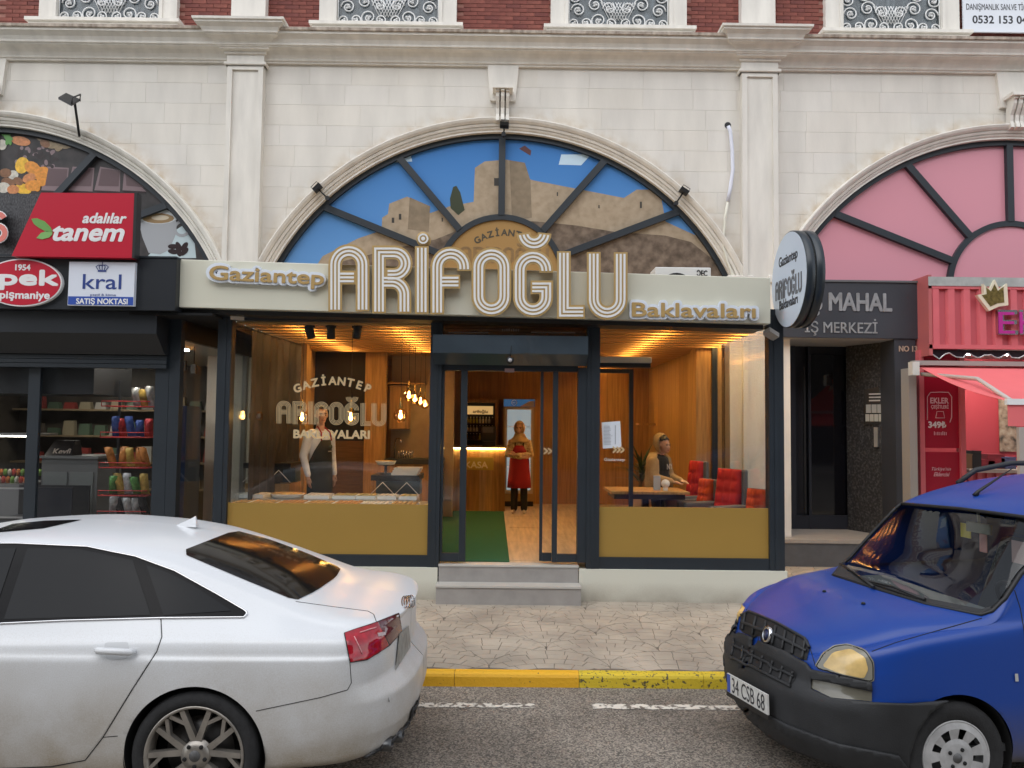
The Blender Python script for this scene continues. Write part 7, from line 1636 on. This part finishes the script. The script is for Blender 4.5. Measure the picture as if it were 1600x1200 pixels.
def skin(name, bones, mats, parent, voxel=.011, smooth=6):
    mb = MB()
    for b in bones:
        v, f = ellip_tube(b[0], b[1], b[2], b[3], b[5] if len(b) > 5 else 1.0); mb.add(v, f)
    o = mk(name, mb.v, mb.f, None); md = o.modifiers.new('r', 'REMESH'); md.mode = 'VOXEL'; md.voxel_size = voxel; md.use_smooth_shade = True; sm = o.modifiers.new('s', 'SMOOTH'); sm.iterations = smooth; sm.factor = .5
    dg = bpy.context.evaluated_depsgraph_get(); me = bpy.data.meshes.new_from_object(o.evaluated_get(dg)); bpy.data.objects.remove(o)
    me.materials.clear(); keys = list(mats)
    for k in keys: me.materials.append(mats[k])
    P0 = np.array([tuple(b[0]) for b in bones]); D = np.array([tuple(Vector(b[1]) - Vector(b[0])) for b in bones]); LL = (D ** 2).sum(1) + 1e-9; rad = np.array([(b[2] + b[3]) / 2 for b in bones])
    co = np.empty(len(me.vertices) * 3); me.vertices.foreach_get('co', co); co = co.reshape(-1, 3); idx = []
    for p in me.polygons:
        c = co[list(p.vertices)].mean(0); t = np.clip(((c - P0) * D).sum(1) / LL, 0, 1); d = np.linalg.norm(c - (P0 + D * t[:, None]), axis=1) / rad; idx.append(keys.index(bones[int(d.argmin())][4]))
    me.polygons.foreach_set('material_index', idx); me.polygons.foreach_set('use_smooth', [True] * len(me.polygons))
    o = bpy.data.objects.new(name, me); return link(o, parent, False)
SKIN = M('skin', (.52, .32, .24), .5); SKIN.node_tree.nodes['Principled BSDF'].inputs['Subsurface Weight'].default_value = .1
HAIR = M('dark_hair', (.012, .009, .008), .5, noise=.4, nscale=60); EYEM = M('eye_dark', (.02, .012, .01), .2); LIP = M('lip', (.36, .13, .11), .5)
def hand(w_, d, up, s, k='skin'):
    """palm, four fingers and thumb: w_ wrist, d direction, up = back of the hand normal, s = thumb side vector"""
    w_, d, s, up = Vector(w_), Vector(d).normalized(), Vector(s).normalized(), Vector(up).normalized(); out = [(w_, w_ + d * .075, .030, .036, k, .6)]
    for i, L in enumerate((.068, .078, .072, .056)):
        b = w_ + d * .085 + s * (.027 - i * .018); m_ = b + d * L * .5 - up * .006; out += [(b, m_, .0095, .0090, k), (m_, m_ + d * L * .45 - up * .016, .0088, .0075, k)]
    t0 = w_ + d * .025 + s * .03; t1 = t0 + d * .035 + s * .022; out += [(t0, t1, .0125, .011, k), (t1, t1 + d * .03 + s * .002 - up * .006, .0105, .0085, k)]
    return out
def head(c, f, k='skin', sc=1.0):
    """head centred at c, looking along f"""
    c, f = Vector(c), Vector(f).normalized(); sd = Vector((0, 0, 1)).cross(f).normalized(); z = Vector((0, 0, 1)); q = lambda a, b, h: c + sd * a * sc + f * b * sc + z * h * sc
    out = [(q(0, -.02, .035), q(0, .0, .035), .082 * sc, .080 * sc, k), (q(0, .02, -.01), q(0, .035, -.065), .068 * sc, .048 * sc, k), (q(0, .05, -.085), q(0, .058, -.088), .028 * sc, .026 * sc, k), (q(0, .085, .005), q(0, .102, -.028), .008 * sc, .014 * sc, k), (q(-.03, .068, -.02), q(.03, .068, -.02), .022 * sc, .022 * sc, k), (q(-.03, .075, .03), q(.03, .075, .03), .014 * sc, .014 * sc, k), (q(0, .086, -.058), q(0, .084, -.062), .014 * sc, .014 * sc, k)]
    for s in (-1, 1): out.append((q(s * .078, -.005, .01), q(s * .082, -.01, -.025), .016 * sc, .012 * sc, k))
    return out
def face(c, f, parent, sc=1.0, hair=True):
    c, f = Vector(c), Vector(f).normalized(); sd = Vector((0, 0, 1)).cross(f).normalized(); z = Vector((0, 0, 1)); q = lambda a, b, h: c + sd * a * sc + f * b * sc + z * h * sc
    for s in (-1, 1):
        MB().lathe([(.001, -.009 * sc), (.009 * sc, 0), (.001, .009 * sc)], q(s * .032, .079, .008), 'Z', 10).build('eye', EYEM, parent, world=False)
        MB().tube([q(s * .015, .090, .028), q(s * .032, .089, .034), q(s * .05, .078, .028)], .005 * sc, 5).build('eyebrow', HAIR, parent, world=False)
    MB().tube([q(-.024, .088, -.058), q(0, .098, -.059), q(.024, .088, -.058)], .006 * sc, 6).build('mouth', LIP, parent, world=False)
def shellmesh(name, c, rad, f, keep, mat, parent, n=28, m_=18, bump=.0, thick=.008):
    c, f = Vector(c), Vector(f).normalized(); sd = Vector((0, 0, 1)).cross(f).normalized(); z = Vector((0, 0, 1)); v = []; ok = []
    for i in range(m_ + 1):
        th_ = math.pi * i / m_
        for j in range(n):
            ph = 2 * math.pi * j / n; a, b, h = math.sin(th_) * math.sin(ph), math.sin(th_) * math.cos(ph), math.cos(th_); k = 1 + bump * math.sin(j * 3.1 + i * 2.3)
            v.append(c + sd * a * rad[0] * k + f * b * rad[1] * k + z * h * rad[2] * k); ok.append(keep(a, b, h))
    fs = [(i * n + j, i * n + (j + 1) % n, (i + 1) * n + (j + 1) % n, (i + 1) * n + j) for i in range(m_) for j in range(n)]; fs = [q for q in fs if all(ok[t] for t in q)]
    o = mk(name, v, fs, mat, parent, smooth=True, world=False); md = o.modifiers.new('s', 'SOLIDIFY'); md.thickness = thick; md.offset = 1; return o
def curved_panel(name, rows, mat, parent, n=16, thick=.008):
    """rows: (z, rx, ry, cy, a0, a1) angles in degrees from the front"""
    v = []
    for z, rx, ry, cy, a0, a1 in rows:
        for i in range(n + 1): a = R(a0 + (a1 - a0) * i / n); v.append((rx * math.sin(a), cy - ry * math.cos(a), z))
    W = n + 1; o = mk(name, v, [(j * W + i, j * W + i + 1, (j + 1) * W + i + 1, (j + 1) * W + i) for j in range(len(rows) - 1) for i in range(n)], mat, parent, smooth=True, world=False); md = o.modifiers.new('s', 'SOLIDIFY'); md.thickness = thick; md.offset = 0; return o
SHIRT = M('white_shirt', (.62, .65, .74), .8, noise=.12, nscale=6, bump=.4, bscale=14); BLK = M('black_cloth', (.012, .012, .013), .85); APB = M('black_apron', (.010, .012, .012), .7); APR = M('red_apron', (.30, .008, .02), .8, bump=.2, bscale=15)
# ---- man behind the pastry counter
mx_ = XX(499, 10.25, 700)
man = thing('person', 'person in white shirt and black apron standing behind the pastry trays', 'person', (mx_, 10.25, FZ), rz=R(55))
hd_ = (.0, -.03, 1.685); hf = (-.5, -1, -.08)
B = [((0, 0, .96), (0, 0, 1.02), .155, .15, 'trousers', .72), ((0, 0, 1.06), (0, -.005, 1.32), .152, .178, 'shirt', .70), ((-.13, 0, 1.43), (.13, 0, 1.43), .075, .075, 'shirt'), ((0, .005, 1.45), (0, -.015, 1.57), .062, .052, 'skin')]
for s in (-1, 1):
    B += [((s * .185, .0, 1.425), (s * .245, .025, 1.15), .064, .054, 'shirt'), ((s * .245, .025, 1.15), (s * .225, -.05, .91), .052, .040, 'shirt'), ((s * .09, 0, .93), (s * .10, -.01, .50), .088, .062, 'trousers'), ((s * .10, -.01, .50), (s * .10, .02, .10), .060, .048, 'trousers'), ((s * .10, .03, .045), (s * .11, -.15, .035), .040, .034, 'shoes')]
    B += hand((s * .224, -.052, .89), (-s * .08, -.10, -1), (s * 1, 0, 0), (0, -1, 0))
B += head(hd_, hf)
skin('body', B, dict(shirt=SHIRT, skin=SKIN, trousers=BLK, shoes=BLACK), man); face(hd_, hf, man)
shellmesh('hair', Vector(hd_) + Vector((0, .005, .035)), (.088, .098, .10), hf, lambda a, b, h: h > .15 + .55 * b or (b < -.25 and h > -.55), HAIR, man, bump=.02)
curved_panel('apron', [(1.36, .13, .155, 0, -38, 38), (1.22, .175, .142, 0, -58, 58), (1.06, .19, .135, 0, -85, 85), (.95, .19, .140, 0, -92, 92), (.75, .20, .15, 0, -88, 88), (.48, .21, .165, 0, -82, 82)], APB, man)
for s in (-1, 1): MB().tube([(s * .085, -.135, 1.35), (s * .075, -.115, 1.46), (s * .055, -.02, 1.535), (0, .055, 1.53)], .010, 6).build('apron_strap', M('strap_red', (.3, .015, .02), .7), man, world=False)
MB().lathe([(.001, -.003), (.03, -.002), (.03, .002), (.001, .003)], (.06, -.152, 1.27), 'Y', 16).build('apron_emblem', M('emblem_green', (.05, .07, .05), .6), man, world=False)
box('apron_bar', .02, .10, -.156, -.150, 1.205, 1.217, M('apron_print', (.35, .34, .30), .6), man, world=False)
# ---- woman by the cash counter
wx = XX(811, 14.15, 740)
wom = thing('person', 'person in beige headscarf and red apron standing with folded arms by the fridge', 'person', (wx, 13.9, FZ), rz=R(-4))
PAT = printmat('patterned_blouse', [(.20, .12, .05), (.52, .40, .22), (.60, .50, .32)], 26); SCARF = M('beige_scarf', (.50, .36, .17), .8, noise=.2, nscale=9, bump=.3, bscale=12)
hd_ = (-.005, -.03, 1.515); hf = (-.12, -1, -.05)
B = [((0, 0, .86), (0, 0, .92), .150, .145, 'trousers', .75), ((0, 0, .95), (0, -.005, 1.20), .145, .155, 'blouse', .72), ((-.11, 0, 1.28), (.11, 0, 1.28), .068, .068, 'blouse'), ((0, 0, 1.30), (0, -.015, 1.42), .055, .048, 'skin')]
for s in (-1, 1):
    B += [((s * .155, 0, 1.275), (s * .215, -.03, 1.05), .058, .050, 'blouse'), ((s * .215, -.03, 1.05), (-s * .03, -.19, 1.03 + .025 * s), .048, .036, 'blouse'), ((s * .08, 0, .84), (s * .085, -.01, .45), .085, .068, 'trousers'), ((s * .085, -.01, .45), (s * .09, .02, .09), .068, .062, 'trousers'), ((s * .09, .02, .04), (s * .10, -.14, .03), .037, .03, 'shoes')]
    B += hand((-s * .05, -.195, 1.03 + .025 * s), (-s, .12, .10), (0, -1, 0), (0, 0, 1))
B += head(hd_, hf, sc=.95)
skin('body', B, dict(blouse=PAT, skin=SKIN, trousers=BLK, shoes=M('pale_shoe', (.5, .42, .36), .6)), wom); face(hd_, hf, wom, .95)
shellmesh('headscarf', Vector(hd_) + Vector((0, .012, .012)), (.102, .115, .135), hf, lambda a, b, h: not (b > .52 and -.62 < h < .52 and abs(a) < .62), SCARF, wom, bump=.012, thick=.014)
curved_panel('scarf_drape', [(1.43, .085, .085, -.01, -180, 180), (1.37, .11, .10, -.005, -180, 180), (1.31, .165, .115, 0, -180, 180), (1.27, .18, .125, 0, -180, 180)], SCARF, wom, n=28)
curved_panel('apron', [(1.22, .11, .135, 0, -42, 42), (1.08, .155, .135, 0, -62, 62), (.95, .175, .13, 0, -88, 88), (.82, .18, .135, 0, -92, 92), (.62, .20, .155, 0, -90, 90), (.46, .215, .17, 0, -88, 88)], APR, wom)
for s in (-1, 1): MB().tube([(s * .075, -.115, 1.21), (s * .07, -.10, 1.30), (s * .05, 0, 1.36)], .009, 6).build('apron_strap', BLK, wom, world=False)
# ---- boy behind the cafe table
bx2 = XX(1031, 10.72, 720)
boy = thing('person', 'person in tan hooded jacket and black sweater in profile behind the cafe table', 'person', (bx2, 10.72, FZ), rz=R(48))
TAN = M('tan_jacket', (.34, .235, .12), .7, noise=.2, nscale=8, bump=.5, bscale=9)
hd_ = (0, -.06, 1.335); hf = (-.06, -1, -.22)
B = [((0, .02, .76), (0, .02, .82), .14, .14, 'trousers', .8), ((0, .01, .86), (0, -.005, 1.06), .150, .150, 'sweater', .78), ((-.10, 0, 1.12), (.10, 0, 1.12), .066, .066, 'sweater'), ((0, 0, 1.15), (0, -.03, 1.25), .05, .046, 'skin')]
for s in (-1, 1):
    B += [((s * .16, .01, 1.10), (s * .21, -.03, .88), .082, .074, 'jacket'), ((s * .21, -.03, .88), (s * .13, -.24, .84), .072, .055, 'jacket'), ((s * .08, .02, .74), (s * .09, 0, .42), .082, .062, 'trousers'), ((s * .09, 0, .42), (s * .09, .03, .09), .060, .05, 'trousers'), ((s * .09, .03, .04), (s * .10, -.13, .03), .036, .03, 'shoes')]
    B += hand((s * .125, -.255, .838), (-s * .3, -1, -.05), (0, 0, 1), (-s, 0, 0))
B += head(hd_, hf, sc=.97)
skin('body', B, dict(jacket=TAN, sweater=M('black_sweater', (.014, .014, .016), .85), skin=SKIN, trousers=BLK, shoes=BLACK), boy); face(hd_, hf, boy, .97)
shellmesh('hair', Vector(hd_) + Vector((0, .0, .03)), (.088, .098, .10), hf, lambda a, b, h: h > .12 + .5 * b, HAIR, boy, bump=.03)
shellmesh('hood', Vector(hd_) + Vector((0, .03, .02)), (.118, .125, .142), hf, lambda a, b, h: b < .30 + .15 * h, TAN, boy, bump=.02, thick=.02)
curved_panel('jacket', [(1.21, .10, .11, .02, 70, 290), (1.13, .20, .135, .01, 60, 300), (1.0, .20, .15, .01, 56, 304), (.86, .205, .165, .01, 54, 306), (.70, .20, .165, .01, 54, 306)], TAN, boy, n=28, thick=.045)
text('NY', .11, (0.02, -.142, 1.0), M('sweater_print', (.6, .6, .6), .6), 'sweater_print', boy, .001, 0, 'CENTER', (R(90), 0, 0), world=False)
